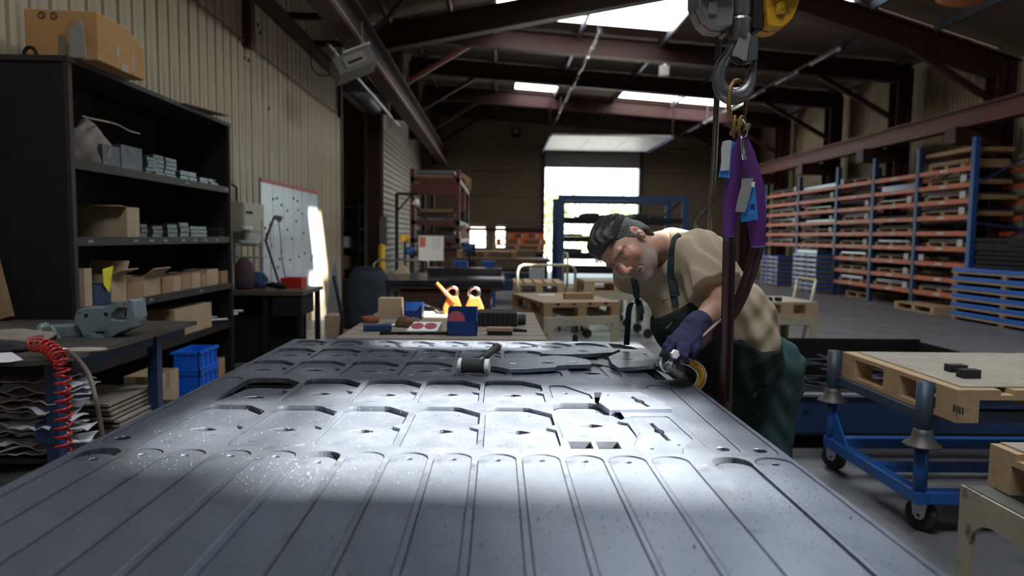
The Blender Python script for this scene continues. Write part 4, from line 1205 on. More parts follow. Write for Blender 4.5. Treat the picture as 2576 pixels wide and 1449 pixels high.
def wheel(mb_, c, r, w_, ax=(1, 0, 0)):
    a = Vector(ax)
    return mb_.lathe([(0, -w_ / 2), (r * .9, -w_ / 2), (r, -w_ / 3), (r, w_ / 3), (r * .9, w_ / 2), (0, w_ / 2)], c, a, 18)
def cart_proto(label, loc, rz, Lx=1.2, Ly=.8, H=.50, handle=0, mt=None, name='pallet_cart'):
    mt = mt or cream
    p = thing(name, label, 'cart', loc, rz, 'cream steel pallet carts')
    z0 = .14
    def side(L):
        lw = .075
        r = .09
        zt = H - .10 - z0
        o = [(-L / 2, 0), (-L / 2 + lw, 0)] + [(-L / 2 + lw, zt - r)] + [(-L / 2 + lw + r - r * math.cos(math.radians(a)), zt - r + r * math.sin(math.radians(a))) for a in (20, 45, 70, 90)]
        o += [(L / 2 - lw - r + r * math.sin(math.radians(a)), zt - r + r * math.cos(math.radians(a))) for a in (0, 20, 45, 70, 90)] + [(L / 2 - lw, 0), (L / 2, 0), (L / 2, H - z0), (-L / 2, H - z0)]
        return o
    for s in (-1, 1):
        R = Matrix(((1, 0, 0), (0, 0, -1), (0, 1, 0)))
        MB().plate(side(Lx), [], -.012, .012, R, (0, s * (Ly / 2 - .012), z0)).build('side_frame', mt, p, world=False, bevel=.004)
        R = Matrix(((0, 0, 1), (1, 0, 0), (0, 1, 0)))
        MB().plate(side(Ly - .05), [], -.012, .012, R, (s * (Lx / 2 - .012), 0, z0)).build('end_frame', mt, p, world=False, bevel=.004)
    MB().box(-Lx / 2 + .024, Lx / 2 - .024, -.05, .05, H - .05, H - .01).build('cross_rail', mt, p, world=False)
    for sx in (-1, 1):
        for sy in (-1, 1):
            c = (sx * (Lx / 2 - .06), sy * (Ly / 2 - .06), .065)
            w_ = wheel(MB(), c, .065, .035, (0, 1, 0)).build('caster', rubber, p, world=False)
            MB().box(c[0] - .03, c[0] + .03, c[1] - .03, c[1] + .03, .125, .145).build('caster_fork', zinc, w_, world=False)
    if handle:
        hx = handle * (Lx / 2 - .02)
        w2, zt = Ly / 2 - .06, H + .50
        pts = [(hx, -w2, H - .1), (hx, -w2, zt - .08), (hx, -w2 + .03, zt - .02), (hx, -w2 + .08, zt), (hx, w2 - .08, zt), (hx, w2 - .03, zt - .02), (hx, w2, zt - .08), (hx, w2, H - .1)]
        MB().tube(pts, .018, 10).build('push_handle', mt, p, world=False, smooth=True)
    return p
def board_on(label, loc, rz, Lx, Ly, mt, z, t=.008, name='cover_board'):
    o = MB().box(-Lx / 2, Lx / 2, -Ly / 2, Ly / 2, 0, t).build(name, mt)
    o.matrix_basis = Matrix.Translation((loc[0], loc[1], z)) @ Matrix.Rotation(rz, 4, 'Z')
    return tag(o, label, 'board', 'cover boards on pallets')

# cart A, pallet with a timber block, straight behind the sheet
def center(px, py, z): return at(px, py, z=z)
c = Vector((.765, 7.90, 0))
rzA = math.radians(104.6)
cA = cart_proto('cream steel pallet cart with a bent tube handle behind the cut sheet', (c.x, c.y, 0), rzA, 1.25, .88, .50, 1)
pallet_proto(1.22, .88, wood, 'worn pallet on the cream cart behind the cut sheet', (c.x, c.y, .50), rzA, False)
board_on('brown board covering the pallet behind the cut sheet', (c.x, c.y), rzA, 1.22, .88, mat('brown board', (.34, .25, .17), .8, 0, (.28, .20, .13), 4), .645)
MB().obox((c.x - .155 - .12, c.y + .60 - .06, .90), (.20, .006, .15), Matrix.Rotation(math.radians(14.6), 3, 'Z')).build('document_holder', zinc, cA)
q = at(1455, 752, z=.655)
tag(MB().obox((q.x, q.y, .6535 + .035), (.33, .13, .07), Matrix.Rotation(.05, 3, 'Z')).build('timber_block', wood, bevel=.003), 'squared timber block lying on the board-topped pallet', 'timber')
q = at(1375, 741, z=.655)
tag(MB().box(q.x - .10, q.x + .10, q.y - .08, q.y + .08, .6535, .6545).build('paper_sheet', paper), 'pale paper beside the timber block on the pallet', 'paper')
# carts farther back
cB = Vector((at(1352, 712, y=10.2).x, 10.2, 0))
cart_proto('cream cart behind the one with the bent tube handle', (cB.x, cB.y, 0), math.radians(90), .95, .72, .55)
pallet_proto(.95, .72, wood_lt, 'pale pallet on the cart behind the bent tube handle', (cB.x, cB.y, .55), math.radians(90))
cC = Vector((at(1545, 705, y=9.4).x, 9.4, 0))
cart_proto('cream pallet cart directly behind the bending worker', (cC.x, cC.y, 0), math.radians(2), .95, .72, .62)
pallet_proto(.95, .72, wood_lt, 'pale pallet on the cart directly behind the bending worker', (cC.x, cC.y, .62), math.radians(2))
board_on('pale board on the pallet directly behind the worker', (cC.x, cC.y), math.radians(2), .95, .72, ply, .765)
cF = Vector((at(1500, 655, y=10.6).x, 10.6, 0))
cart_proto('distant cream cart with an upright handle below the blue rack', (cF.x, cF.y, 0), 0, 1.0, .75, .6, -1)
# cart D, to the right of the worker
cD = Vector((at(1945, 760, y=7.7).x, 7.75, 0))
d_ = cart_proto('cream cart with a slanting handle behind the worker on the right', (cD.x, cD.y, 0), math.radians(4), .74, .75, .52, 0)
pallet_proto(.70, .75, wood_lt, 'short pallet on the cart right of the worker', (cD.x, cD.y, .52), math.radians(4))
board_on('pale board on the short pallet right of the worker', (cD.x, cD.y), math.radians(4), .70, .75, ply, .664)
h0, h1 = at(2020, 850, y=7.45), at(2052, 705, y=7.45)
for dy in (0, .45):
    MB().tube([h0 + Vector((0, dy, 0)), h1 + Vector((0, dy, 0))], .017, 8).build('slanted_handle', cream, d_, smooth=True)
MB().tube([h1, h1 + Vector((0, .45, 0))], .017, 8).build('handle_grip', cream, d_, smooth=True)
for i, px in enumerate((1935, 1958)):
    q = at(px, 757, z=.675)
    tag(MB().box(q.x - .035, q.x + .03, q.y - .03, q.y + .03, .673, .715).build('black_block', dark, bevel=.003), ('first', 'second')[i] + ' small black block on the short pallet right of the worker', 'block', 'black blocks on the short pallet')

# black sheet table left of centre
TY0, TY1, TBZ = 7.7, 9.3, .86
tx0, tx1 = at(945, 695, y=8.2).x, at(1268, 695, y=8.2).x
t_ = thing('sheet_stand', 'low rust-brown stand under a stack of black sheets', 'stand', ((tx0 + tx1) / 2, 8.5, 0))
MB().box(tx0 + .35, tx1 - .15, TY0 + .1, TY1 - .1, .50, .74).build('stand_body', mat('rust brown', (.09, .035, .02), .7, 0, (.06, .03, .02), 4), t_)
MB().box(tx0 + .0, tx1 - .05, TY0 + .1, TY1 - .1, .72, .76).build('stand_top', wood, t_)
for x in (tx0 + .4, tx1 - .25):
    for y in (TY0 + .15, TY1 - .2): MB().box(x, x + .07, y, y + .07, 0, .5).build('leg', dark, t_)
bsm = mat('oily black sheet', (.05, .055, .065), .22, .7, (.09, .095, .11), 3, .4)
for k in range(5):
    z = .765 + k * .016
    j = random.uniform(-.03, .03)
    tag(MB().box(tx0 + j, tx1 + j * .4, TY0 + j, TY1 + j, z, z + .013).build('black_sheet', bsm), 'oily black steel sheet on the rust-brown stand, %s from the bottom' % ordn[k], 'steel sheet', 'stacked black sheets')
q0, q1 = at(1075, 672, y=8.9), at(1262, 672, y=8.9)
tag(MB().box(q0.x, q1.x, 8.9, 9.25, .8465, .93).build('folded_tray', bsm, bevel=.004), 'long black folded tray lying on the stacked black sheets', 'tray')
q = at(1008, 672, y=8.9)
tag(MB().add([(q.x - .1, 8.88, .846), (q.x + .1, 8.88, .846), (q.x + .1, 9.1, .846), (q.x - .1, 9.1, .846), (q.x + .02, 9.0, .98)], [(0, 3, 2, 1), (0, 1, 4), (1, 2, 4), (2, 3, 4), (3, 0, 4)]).build('paper_cone', card_lt), 'pale folded cardboard peak on the black sheets', 'cardboard')
rl = thing('tube_rail', 'thin grey bent tube rail behind the black sheets', 'rail', (tx0, 9.9, 0))
p0, p1 = at(942, 690, y=9.9), at(1075, 655, y=9.9)
MB().tube([(p0.x, 9.9, 0), (p0.x, 9.9, p1.z - .06), (p0.x + .06, 9.9, p1.z), (p1.x, 9.9, p1.z), (p1.x + .02, 9.9, p1.z - .04), (p1.x + .02, 9.9, 0)], .015, 8).build('bent_tube', zinc, rl, smooth=True)
MB().bar((p0.x, 9.9, .45), (p1.x, 9.9, .45), .02, .02).build('cross_bar', zinc, rl)

# tool bench behind the sheet
GZ, GY0, GY1 = .80, 3.62, 4.95
gx0, gx1 = at(880, 830, y=3.95).x, at(1365, 830, y=3.95).x
g = thing('plank_bench', 'low wooden plank bench covered with tools behind the sheet', 'bench', ((gx0 + gx1) / 2, 4.3, 0))
for k in range(8):
    y0 = GY0 + (GY1 - GY0) * k / 8
    MB().box(gx0, gx1, y0, y0 + (GY1 - GY0) / 8 - .012, GZ - .022, GZ).build('plank', mat('grey plank', (.24, .20, .16), .8, 0, (.17, .14, .11), 6, .5, stretch=(1, 8, 8)), g)
for x in (gx0 + .03, (gx0 + gx1) / 2, gx1 - .1):
    MB().box(x, x + .07, GY0, GY1, GZ - .10, GZ - .022).build('bearer', wood, g)
    for y in (GY0 + .02, GY1 - .09): MB().box(x, x + .07, y, y + .07, 0, GZ - .10).build('leg', wood, g)
def bpos(px, py): q = at(px, py, z=GZ); return q
q = bpos(980, 800)
carton('small plain carton standing on the plank bench', q.x - .075, q.x + .075, q.y, q.y + .12, GZ, .13, card_lt, False)
blm = mat('blue bin plastic', (.008, .04, .16), .4)
def bin_(label, px, py, w_, d_, h, tilt=True, mt=blm, name='storage_bin'):
    q = bpos(px, py)
    r = thing(name, label, 'bin', (q.x, q.y + d_ / 2, GZ), group='blue bins on the plank bench')
    x0, x1, y0, y1, t = q.x - w_ / 2, q.x + w_ / 2, q.y, q.y + d_, .005
    MB().box(x0, x1, y1 - t, y1, GZ, GZ + h).build('back_wall', mt, r)
    for sx in (x0, x1 - t):
        MB().add([(sx, y0, GZ), (sx + t, y0, GZ), (sx + t, y1, GZ), (sx, y1, GZ), (sx, y0, GZ + h * .55), (sx + t, y0, GZ + h * .55), (sx + t, y1, GZ + h), (sx, y1, GZ + h), (sx, y0 + d_ * .35, GZ + h), (sx + t, y0 + d_ * .35, GZ + h)],
                 [(0, 3, 2, 1), (0, 1, 5, 4), (4, 5, 9, 8), (8, 9, 6, 7), (2, 3, 7, 6), (0, 4, 8, 7, 3), (1, 2, 6, 9, 5)]).build('side_wall', mt, r)
    MB().box(x0, x1, y0, y0 + t, GZ, GZ + h * .55).build('front_wall', mt, r)
    MB().box(x0, x1, y0, y1, GZ, GZ + t).build('bin_floor', mt, r)
    return r, q
bin_('blue bin at the back of the plank bench beside the carton', 1038, 803, .12, .14, .10)
r, q = bin_('blue bin with a red sanding disc in front on the plank bench', 1162, 845, .165, .20, .145)
MB().lathe([(0, 0), (.05, 0), (.05, .002), (0, .002)], (q.x - .035, q.y + .03, GZ + .085), (0, -.9, .35), 24).build('sanding_disc', mat('red abrasive', (.30, .06, .07), .9), r)
q = bpos(1252, 822)
bk = thing('black_crate', 'black ribbed crate on the right of the plank bench', 'crate', (q.x, q.y + .1, GZ))
MB().box(q.x - .125, q.x + .12, q.y, q.y + .22, GZ, GZ + .085).build('crate_body', dark, bk, bevel=.006)
for k in range(8): MB().box(q.x - .11 + k * .03, q.x - .10 + k * .03, q.y - .003, q.y, GZ + .01, GZ + .075).build('crate_rib', rubber, bk)
wm_ = wheel(MB(), (q.x + .15, q.y + .1, GZ + .035), .035, .05, (1, 0, 0)).build('knob', rubber, bk)
q = bpos(1257, 843)
br = thing('wood_brush', 'wooden-backed brush with dark handle near the sheet edge', 'brush', (q.x, q.y, GZ))
MB().box(q.x - .075, q.x + .075, q.y - .02, q.y + .03, GZ + .02, GZ + .045).build('brush_back', mat('worn handle wood', (.30, .20, .14), .7, 0, (.22, .14, .09), 12), br, bevel=.006)
MB().box(q.x - .07, q.x + .07, q.y - .015, q.y + .025, GZ, GZ + .02).build('bristles', dark, br)
MB().tube([(q.x + .07, q.y, GZ + .03), (q.x + .15, q.y + .02, GZ + .022)], [.012, .008], 8).build('handle', dark, br)
q = bpos(950, 833)
tag(MB().obox((q.x, q.y, GZ + .02), (.16, .05, .04), Matrix.Rotation(.15, 3, 'Z')).build('blue_case', blue_dk, bevel=.006), 'narrow dark blue case lying at the left of the plank bench', 'case')
q = bpos(1025, 822)
cloth_lump('leather_glove', 'brown leather glove lying on the plank bench', 'glove', (q.x, q.y + .02, GZ), (.075, .06, .06), mat('brown leather', (.10, .045, .02), .8), .35, seed=8)
q = bpos(930, 812)
cloth_lump('rust_rag', 'rust-coloured rag at the left end of the plank bench', 'rag', (q.x, q.y + .02, GZ), (.06, .05, .045), mat('rust cloth', (.18, .05, .025), .9), .35, seed=18)
q = bpos(1065, 838)
sb = thing('disc_box', 'white box printed with red discs in front of the plank bench', 'box', (q.x, q.y, GZ))
MB().add([(q.x - .09, q.y - .04, GZ), (q.x + .08, q.y - .04, GZ), (q.x + .10, q.y + .07, GZ), (q.x - .06, q.y + .07, GZ), (q.x - .09, q.y - .04, GZ + .02), (q.x + .08, q.y - .04, GZ + .02), (q.x + .10, q.y + .07, GZ + .055), (q.x - .06, q.y + .07, GZ + .055)],
         [(0, 3, 2, 1), (4, 5, 6, 7), (0, 1, 5, 4), (1, 2, 6, 5), (2, 3, 7, 6), (3, 0, 4, 7)]).build('box_body', white, sb)
for dx in (-.035, .04):
    MB().plate(circle(0, 0, .036, 18, .042), [], 0, .0015, Matrix.Rotation(.31, 3, 'X'), (q.x + dx, q.y + .015, GZ + .0385)).build('red_disc', mat('red abrasive', (.30, .06, .07), .9), sb)
for i, (px, dx) in enumerate(((1010, .12), (1070, .15), (1110, .12))):
    q = bpos(px, 843)
    tag(MB().tube([(q.x - dx, q.y, GZ + .009), (q.x, q.y + .02, GZ + .009), (q.x + dx, q.y + .01, GZ + .009)], [.009, .007, .006], 8).build('hand_file', dark, smooth=True), 'dark hand file on the near edge of the plank bench, %s from the left' % ordn[i], 'file', 'files on the plank bench')
q = bpos(988, 818)
tag(MB().lathe([(0, 0), (.05, 0), (.055, .008), (.0, .014)], (q.x, q.y, GZ), (0, 0, 1), 20).build('steel_disc', zinc, smooth=True), 'small round steel disc beside the leather glove', 'disc')
# orange lifting clamps in the sun
om = mat('orange clamp paint', (.62, .16, .03), .4, .1, (.50, .12, .03), 8)
def clamp(label, px, py, lever):
    q = bpos(px, py)
    r = thing('lifting_clamp', label, 'clamp', (q.x, q.y, GZ), group='orange lifting clamps')
    R = Matrix(((1, 0, 0), (0, 0, -1), (0, 1, 0)))
    MB().plate([(-.06, 0), (.06, 0), (.065, .05), (.035, .125), (-.035, .125), (-.065, .05)], [], -.035, .035, R, (q.x, q.y, GZ)).build('clamp_body', om, r, bevel=.008)
    MB().tube([(q.x + .036 * math.cos(t), q.y, GZ + .155 + .036 * math.sin(t)) for t in np.linspace(0, 2 * PI, 16, endpoint=False)], .011, 8, closed=True).build('lifting_ring', chrome, r, smooth=True)
    if lever: MB().tube([(q.x + .02, q.y - .03, GZ + .08), (q.x - .11, q.y - .03, GZ + .22)], [.016, .013], 8).build('lever', om, r, smooth=True)
clamp('orange lifting clamp with a raised lever on the plank bench', 1138, 790, True)
clamp('orange lifting clamp with only a ring on the plank bench', 1193, 792, False)
q0, q1 = bpos(1062, 772), bpos(1115, 790)
tag(MB().tube([q0 + Vector((0, 0, .02)), q1 + Vector((0, 0, .014))], .012, 8).build('bright_rod', chrome, smooth=True), 'bright short rod lying beside the lifting clamps', 'rod')
q = bpos(1172, 800)
tag(MB().lathe([(.0, 0), (.05, 0), (.055, .02), (.04, .045), (.0, .05)], (q.x, q.y - .03, GZ), (0, 0, 1), 20).build('magnet_base', chrome, smooth=True), 'round shiny magnet base between the orange clamps', 'magnet')

# chair with a dark jacket
cy_ = 5.35
q = at(893, 760, y=cy_)
ch = thing('office_chair', 'tube-framed chair with a dark jacket hung over its back', 'chair', (q.x, cy_ + .2, 0))
MB().box(q.x - .20, q.x + .22, cy_, cy_ + .42, .43, .48).build('seat', dark, ch, bevel=.02)
for sx, sy in ((-.18, .02), (.2, .02), (-.18, .4), (.2, .4)):
    MB().tube([(q.x + sx, cy_ + sy, .44), (q.x + sx * 1.1, cy_ + sy, 0)], .012, 8).build('leg', zinc, ch, smooth=True)
MB().box(q.x - .19, q.x + .20, cy_ + .40, cy_ + .44, .55, .98).build('backrest', dark, ch, bevel=.02)
jm = mat('navy jacket cloth', (.022, .026, .038), .9, 0, (.03, .035, .05), 8)
m_ = MB()
nu, nv = 14, 12
for j in range(nv + 1):
    for i in range(nu + 1):
        u, v = i / nu, j / nv
        a = u * 2 * PI
        rx, ry = .145 + .03 * math.sin(v * 3) + .012 * noise.noise(Vector((math.cos(a) * 2, math.sin(a) * 2, v * 5))), .06 + .03 * v + .018 * noise.noise(Vector((math.cos(a) * 3, 4 + math.sin(a) * 3, v * 4)))
        if v < .12: rx *= .75 + 2 * v; ry *= .6 + 3 * v
        m_.v.append((q.x + .02 + rx * math.cos(a), cy_ + .42 + ry * math.sin(a), 1.08 - v * .52 + .02 * math.cos(a * 3) * v))
for j in range(nv):
    for i in range(nu):
        a = j * (nu + 1) + i
        m_.f.append((a, a + 1, a + nu + 2, a + nu + 1))
m_.f.append(tuple(range(nu)))
tag(m_.build('jacket', jm, smooth=True), 'dark navy jacket draped over the chair back', 'jacket')
q = at(857, 720, y=5.0)
tag(MB().tube([(q.x - .05, 5.0, 1.05), (q.x + .01, 5.0, .74), (q.x - .01, 5.02, .50), (q.x + .02, 5.02, .0)], [.012, .014, .016, .022], 8).build('dark_stand_pole', dark, smooth=True), 'slim dark pole standing beside the jacket chair', 'pole')
q = at(838, 740, y=9.5)
tag(MB().plate([(-.11, 0), (.11, 0), (.09, .42), (.02, .95), (-.02, .95), (-.09, .42)], [], -.01, .01, Matrix(((1, 0, 0), (0, .15, -1), (0, 1, .15))), (q.x, 9.5, .02)).build('grey_shovel', zinc), 'pointed grey board leaning near the sunlit wall corner', 'board')
q0 = at(845, 815, y=9.0)
carton('pale low box on the floor by the sunlit wall', q0.x - .15, q0.x + .14, 9.0, 9.3, 0, .28, card_lt, False)

# bollard and floor things near the opening
q = at(961, 744, y=14.9)
bo_ = thing('bollard', 'yellow steel bollard standing by the red column', 'bollard', (q.x, 14.9, 0))
MB().tube([(q.x, 14.9, .02), (q.x, 14.9, 1.08)], .08, 16).build('bollard_post', yellow, bo_, smooth=True)
MB().sphere((q.x, 14.9, 1.08), .08, 16, 8).build('bollard_cap', yellow, bo_, smooth=True)
MB().lathe([(0, 0), (.15, 0), (.15, .02), (0, .02)], (q.x, 14.9, 0), (0, 0, 1), 16).build('base_plate', yellow, bo_)

# annex shelf
q0 = at(868, 600, y=16.0)
ax_ = thing('annex_shelf', 'red and dark shelf of stores inside the side room', 'shelf', (-3.9, 16.2, 0))
for z in (.5, 1.0, 1.45, 1.95):
    MB().box(-5.2, -3.2, 15.9, 16.5, z, z + .05).build('shelf_board', redox_lt if z > 1.8 else brown_dark, ax_)
for x in (-5.2, -3.28):
    for y in (15.9, 16.42): MB().box(x, x + .07, y, y + .07, 0, 2.3).build('post', redox, ax_)
for i, (x, z, w_, h, mt) in enumerate(((-3.6, 1.5, .22, .3, dark), (-4.0, 1.5, .3, .22, card), (-3.62, 1.05, .3, .25, white), (-4.1, .55, .5, .35, dark), (-3.6, .55, .25, .3, card), (-3.85, 2.0, .15, .28, red))):
    tag(MB().box(x - w_ / 2, x + w_ / 2, 15.95, 16.3, z, z + h).build('stored_box', mt, bevel=.01), ('dark canister on the third board of the side room shelf', 'brown carton on the third board of the side room shelf', 'white tub on the second board of the side room shelf', 'long dark case on the lowest board of the side room shelf', 'brown carton on the lowest board of the side room shelf', 'red tin on the top board of the side room shelf')[i], 'box')

# left rear rack (red oxide) with stored plates
RY0, RY1 = 15.0, 19.6
rx0, rx1 = at(1032, 500, y=RY0).x, at(1157, 500, y=RY0).x
rk = thing('storage_rack', 'tall rust-red storage rack near the left rear corner', 'rack', ((rx0 + rx1) / 2, RY0, 0))
rh = at(1090, 425, y=RY0).z
for x in (rx0, rx1 - .09):
    for y in (RY0, 17.2, RY1): MB().box(x, x + .09, y, y + .09, 0, rh).build('upright', redox_lt, rk)
lev = [at(1090, y, y=RY0).z for y in (452, 560, 605, 640)]
for z in lev:
    MB().box(rx0, rx1, RY0, RY0 + .06, z - .05, z + .05).build('front_beam', redox_lt, rk)
    MB().box(rx1 - .06, rx1, RY0, RY1, z - .05, z + .05).build('side_beam', redox_lt, rk)
z0, z1 = at(1090, 490, y=RY0).z, at(1090, 462, y=RY0).z
MB().box(rx0 + .05, rx1 - .05, RY0 + .01, RY0 + .05, z0, z1).build('red_board', redox_lt, rk)
MB().bar((rx0 + .1, RY0 + .08, .9), (rx1 - .06, RY0 + .08, 2.0), .05, .03).build('brace', redox_lt, rk)
MB().bar((rx1 - .06, RY0 + .1, .9), (rx0 + .1, RY0 + .1, 2.0), .05, .03).build('brace', redox, rk)
pw = mat('stored grey sheet', (.18, .18, .19), .5, .4)
kk = 0
for z, n_ in ((lev[0] + .05, 2), (lev[1] + .05, 3), (lev[2] + .05, 2), (lev[3] + .05, 2)):
    for i in range(n_):
        kk += 1
        tag(MB().box(rx0 + .12, rx1 - .08 - .05 * (i % 2), RY0 + .12, RY1 - .3, z + i * .09, z + i * .09 + .07).build('stored_plate', (pw, wood, bsm)[(i + kk) % 3], bevel=.004), 'flat stored plate in the rust-red rack, %s counting down' % ordn[kk - 1], 'plate', 'plates in the rust-red rack')
for k in range(9):
    y = RY0 + .4 + k * .45
    z = lev[k % 4] + .06
    tag(MB().box(rx1 - .05, rx1 + .07, y, y + .25, z, z + .12 + .1 * (k % 3)).build('stored_bundle', (card, dark, card_lt, paper)[k % 4], bevel=.01), 'small bundle poking out of the rust-red rack side, %s from the front' % ordn[k], 'bundle', 'bundles on the side of the rust-red rack')
# jib lamp, whiteboard, small blue tubs
jb = thing('jib_lamp', 'dark jib post with a small hanging white lamp', 'lamp', tuple(at(998, 700, y=13.2)))
p = at(998, 487, y=13.2)
MB().box(p.x - .03, p.x + .03, 13.17, 13.23, 0, p.z).build('post', dark, jb)
e = at(1052, 487, y=13.2)
MB().box(p.x, e.x, 13.18, 13.22, p.z - .03, p.z + .02).build('jib_arm', dark, jb)
MB().bar((p.x, 13.2, p.z - .35), (p.x + .28, 13.2, p.z - .02), .03, .03).build('jib_strut', dark, jb)
MB().tube([(e.x - .01, 13.2, p.z - .02), (e.x - .01, 13.2, p.z - .12)], .006, 6).build('lamp_cord', dark, jb)
MB().lathe([(.02, 0), (.05, -.04), (.10, -.12), (.09, -.12), (.0, -.05)], (e.x - .01, 13.2, p.z - .10), (.35, 0, 1), 18).build('lamp_shade', white, jb, smooth=True)
q0, q1 = at(1053, 655, y=12.2), at(1116, 594, y=12.2)
wb = thing('notice_board', 'white notice board with pinned red sheet on a dark post', 'board', (q0.x, 12.2, 0))
MB().box(q0.x, q1.x, 12.2, 12.23, q0.z, q1.z).build('board_face', white, wb)
MB().box(q0.x + .02, q0.x + .12, 12.19, 12.2, q0.z + .24, q1.z - .02).build('red_sheet', mat('salmon paper', (.50, .14, .09), .8), wb)
MB().box(q0.x + .24, q0.x + .38, 12.19, 12.2, q0.z + .2, q1.z - .03).build('grey_sheet', paper, wb)
MB().box(q0.x + .05, q0.x + .09, 12.24, 12.28, 0, q1.z).build('post', dark, wb)
MB().box(q1.x - .09, q1.x - .05, 12.24, 12.28, 0, q1.z).build('post', dark, wb)
for i, (px, py, mt, s, lab) in enumerate(((1033, 632, blue, .10, 'blue tub beside the white notice board'), (1018, 600, yellow, .09, 'dark yellow helmet hung by the jib post'), (1180, 625, blue_dk, .13, 'dark blue tub in front of the rust-red rack'))):
    q = at(px, py, y=12.4)
    o = thing('hanging_tub', lab, 'tub', (q.x, 12.4, 0))
    MB().lathe([(0, 0), (s * .8, 0), (s, s * 1.4), (s * .92, s * 1.4), (s * .7, .02), (0, .02)], (q.x, 12.4, q.z - s * .7), (0, 0, 1), 16).build('tub', mt, o, smooth=True)
    MB().box(q.x - .02, q.x + .02, 12.42, 12.46, 0, q.z - s * .7).build('post', dark, o)
q = at(965, 580, y=15.25)
tag(MB().box(q.x - .08, q.x + .08, 15.16, 15.24, 1.1, 1.75).build('switch_box', mat('grey enamel', (.16, .15, .14), .5), bevel=.01), 'grey switch box fixed beside the red column', 'switch box')
q = at(1299, 335, y=25.8)
fx = thing('wall_speaker', 'small box fixed high on the end wall', 'speaker', (q.x, 25.85, q.z))
MB().box(q.x - .15, q.x + .15, 25.7, 25.95, q.z - .15, q.z + .15).build('box_body', dark, fx, bevel=.02)
MB().box(q.x - .10, q.x + .10, 25.69, 25.7, q.z - .02, q.z + .12).build('grille', card, fx)
q = at(1672, 180, y=15.75)
cm = thing('roof_sensor', 'small pale sensor box hung under the second roof frame', 'sensor', (q.x, 15.75, q.z))
MB().box(q.x - .12, q.x + .10, 15.7, 15.85, q.z - .10, q.z + .13).build('sensor_body', mat('pale grey plastic', (.35, .35, .36), .5), cm, bevel=.02)
MB().box(q.x - .03, q.x + .03, 15.73, 15.8, q.z + .13, zr(q.x) - .6).build('stem', white, cm)

# dark tables with pallets farther back
for i, (px0, px1, py, y) in enumerate(((1165, 1385, 650, 13.5), (1180, 1370, 630, 16.5))):
    a, b = at(px0, py, y=y), at(px1, py, y=y)
    r = thing('steel_table', ('dark steel table below the distant pallets', 'farther dark steel table holding orange pallets')[i], 'table', ((a.x + b.x) / 2, y, 0), group='dark tables at the back')
    MB().box(a.x, b.x, y, y + 1.2, a.z - .06, a.z).build('table_top', mat('brown steel', (.10, .05, .03), .5), r)
    for x in (a.x + .05, b.x - .15):
        for yy in (y + .05, y + 1.05): MB().box(x, x + .1, yy, yy + .1, 0, a.z - .06).build('leg', dark, r)
    MB().box(a.x + .1, b.x - .1, y + .3, y + .9, .25, .45).build('lower_tray', blue_dk, r)
    n_ = 3 if i else 1
    for k in range(n_):
        pz = a.z + k * .146
        pallet_proto(1.2 if k < 2 else .8, .8, orange if i and k > 0 else wood, 'distant pallet on the %s dark table, %s from the bottom' % (('nearer', 'farther')[i], ordn[k]), ((a.x + b.x) / 2 + (.25 if i else -.4) + .1 * k, y + .6, pz), .02 * k, True, group='distant pallets on dark tables')
for i, (px, py) in enumerate(((1230, 645), (1160, 665))):
    q = at(px, 660, y=13.3)
    tag(MB().box(q.x - .14, q.x + .14, 13.0, 13.3, 0, q.z + .04).build('blue_drum_box', blue, bevel=.02), ('bright blue box under the nearer dark table', 'bright blue box left of the nearer dark table')[i], 'box')
wn = at(1205, 605, y=25.9)
for i, px in enumerate((1205, 1262)):
    a, b = at(px - 22 + 8 * i, 622, y=25.94), at(px + 16 - 8 * i, 572, y=25.94)
    w_ = thing('window_%d' % (i + 1), None, None, (a.x, 25.94, a.z), kind='structure')
    for (z0, z1) in ((a.z, a.z + (b.z - a.z) * .46), (a.z + (b.z - a.z) * .54, b.z)):
        MB().box(a.x, b.x, 25.935, 25.95, z0, z1).build('pane', skym, w_)
    MB().box(a.x - .05, b.x + .05, 25.92, 25.955, a.z - .05, a.z - .005).build('sill', dark, w_)

# blue steel rack in front of the doorway
QY = 12.9
bx0, bx1 = at(1412, 560, y=QY).x, at(1725, 560, y=QY).x
bz = at(1560, 492, y=QY).z
br_ = thing('blue_rack', 'dark blue steel rack standing in front of the bright doorway', 'rack', ((bx0 + bx1) / 2, QY + .5, 0))
for x in (bx0, bx1):
    for y in (QY, QY + 1.3): MB().box(x - .06, x + .06, y, y + .12, 0, bz).build('post', blue_dk, br_)
for y in (QY, QY + 1.3):
    MB().box(bx0 + .06, bx1 - .06, y, y + .12, bz - .1, bz).build('top_rail', blue_dk, br_)
for z in (at(1560, 548, y=QY).z, at(1560, 597, y=QY).z, at(1560, 640, y=QY).z, at(1560, 676, y=QY).z):
    MB().box(bx0 + .06, bx1 - .06, QY, QY + .08, z - .10, z).build('shelf_rail', dark, br_)
    MB().box(bx0 + .06, bx1 - .06, QY + 1.34, QY + 1.42, z - .10, z).build('shelf_rail', dark, br_)
MB().bar((bx0, QY + 1.36, bz - .2), (bx0 + .5, QY + 1.36, 1.75), .04, .03).build('brace', dark, br_)
MB().bar((bx1 - .1, QY + .1, bz - .1), (bx1 - .6, QY + .1, 1.6), .05, .03).build('brace', dark, br_)
for k in range(7):
    x = bx0 + .15 + k * .31
    for j, py in enumerate((548, 597, 640)):
        z = at(1560, py, y=QY).z
        if (k + j) % 3 == 0: continue
        tag(MB().box(x, x + .26, QY + .05, QY + 1.2, z + .002, z + .03 + .03 * ((k * 2 + j) % 3)).build('stored_profile', (dark, bsm, brown_dark)[(k + j) % 3], bevel=.004), 'dark steel profile lying in the blue rack, %s shelf down, %s from the left' % (ordn[j], ordn[k]), 'profile', 'profiles in the blue rack')
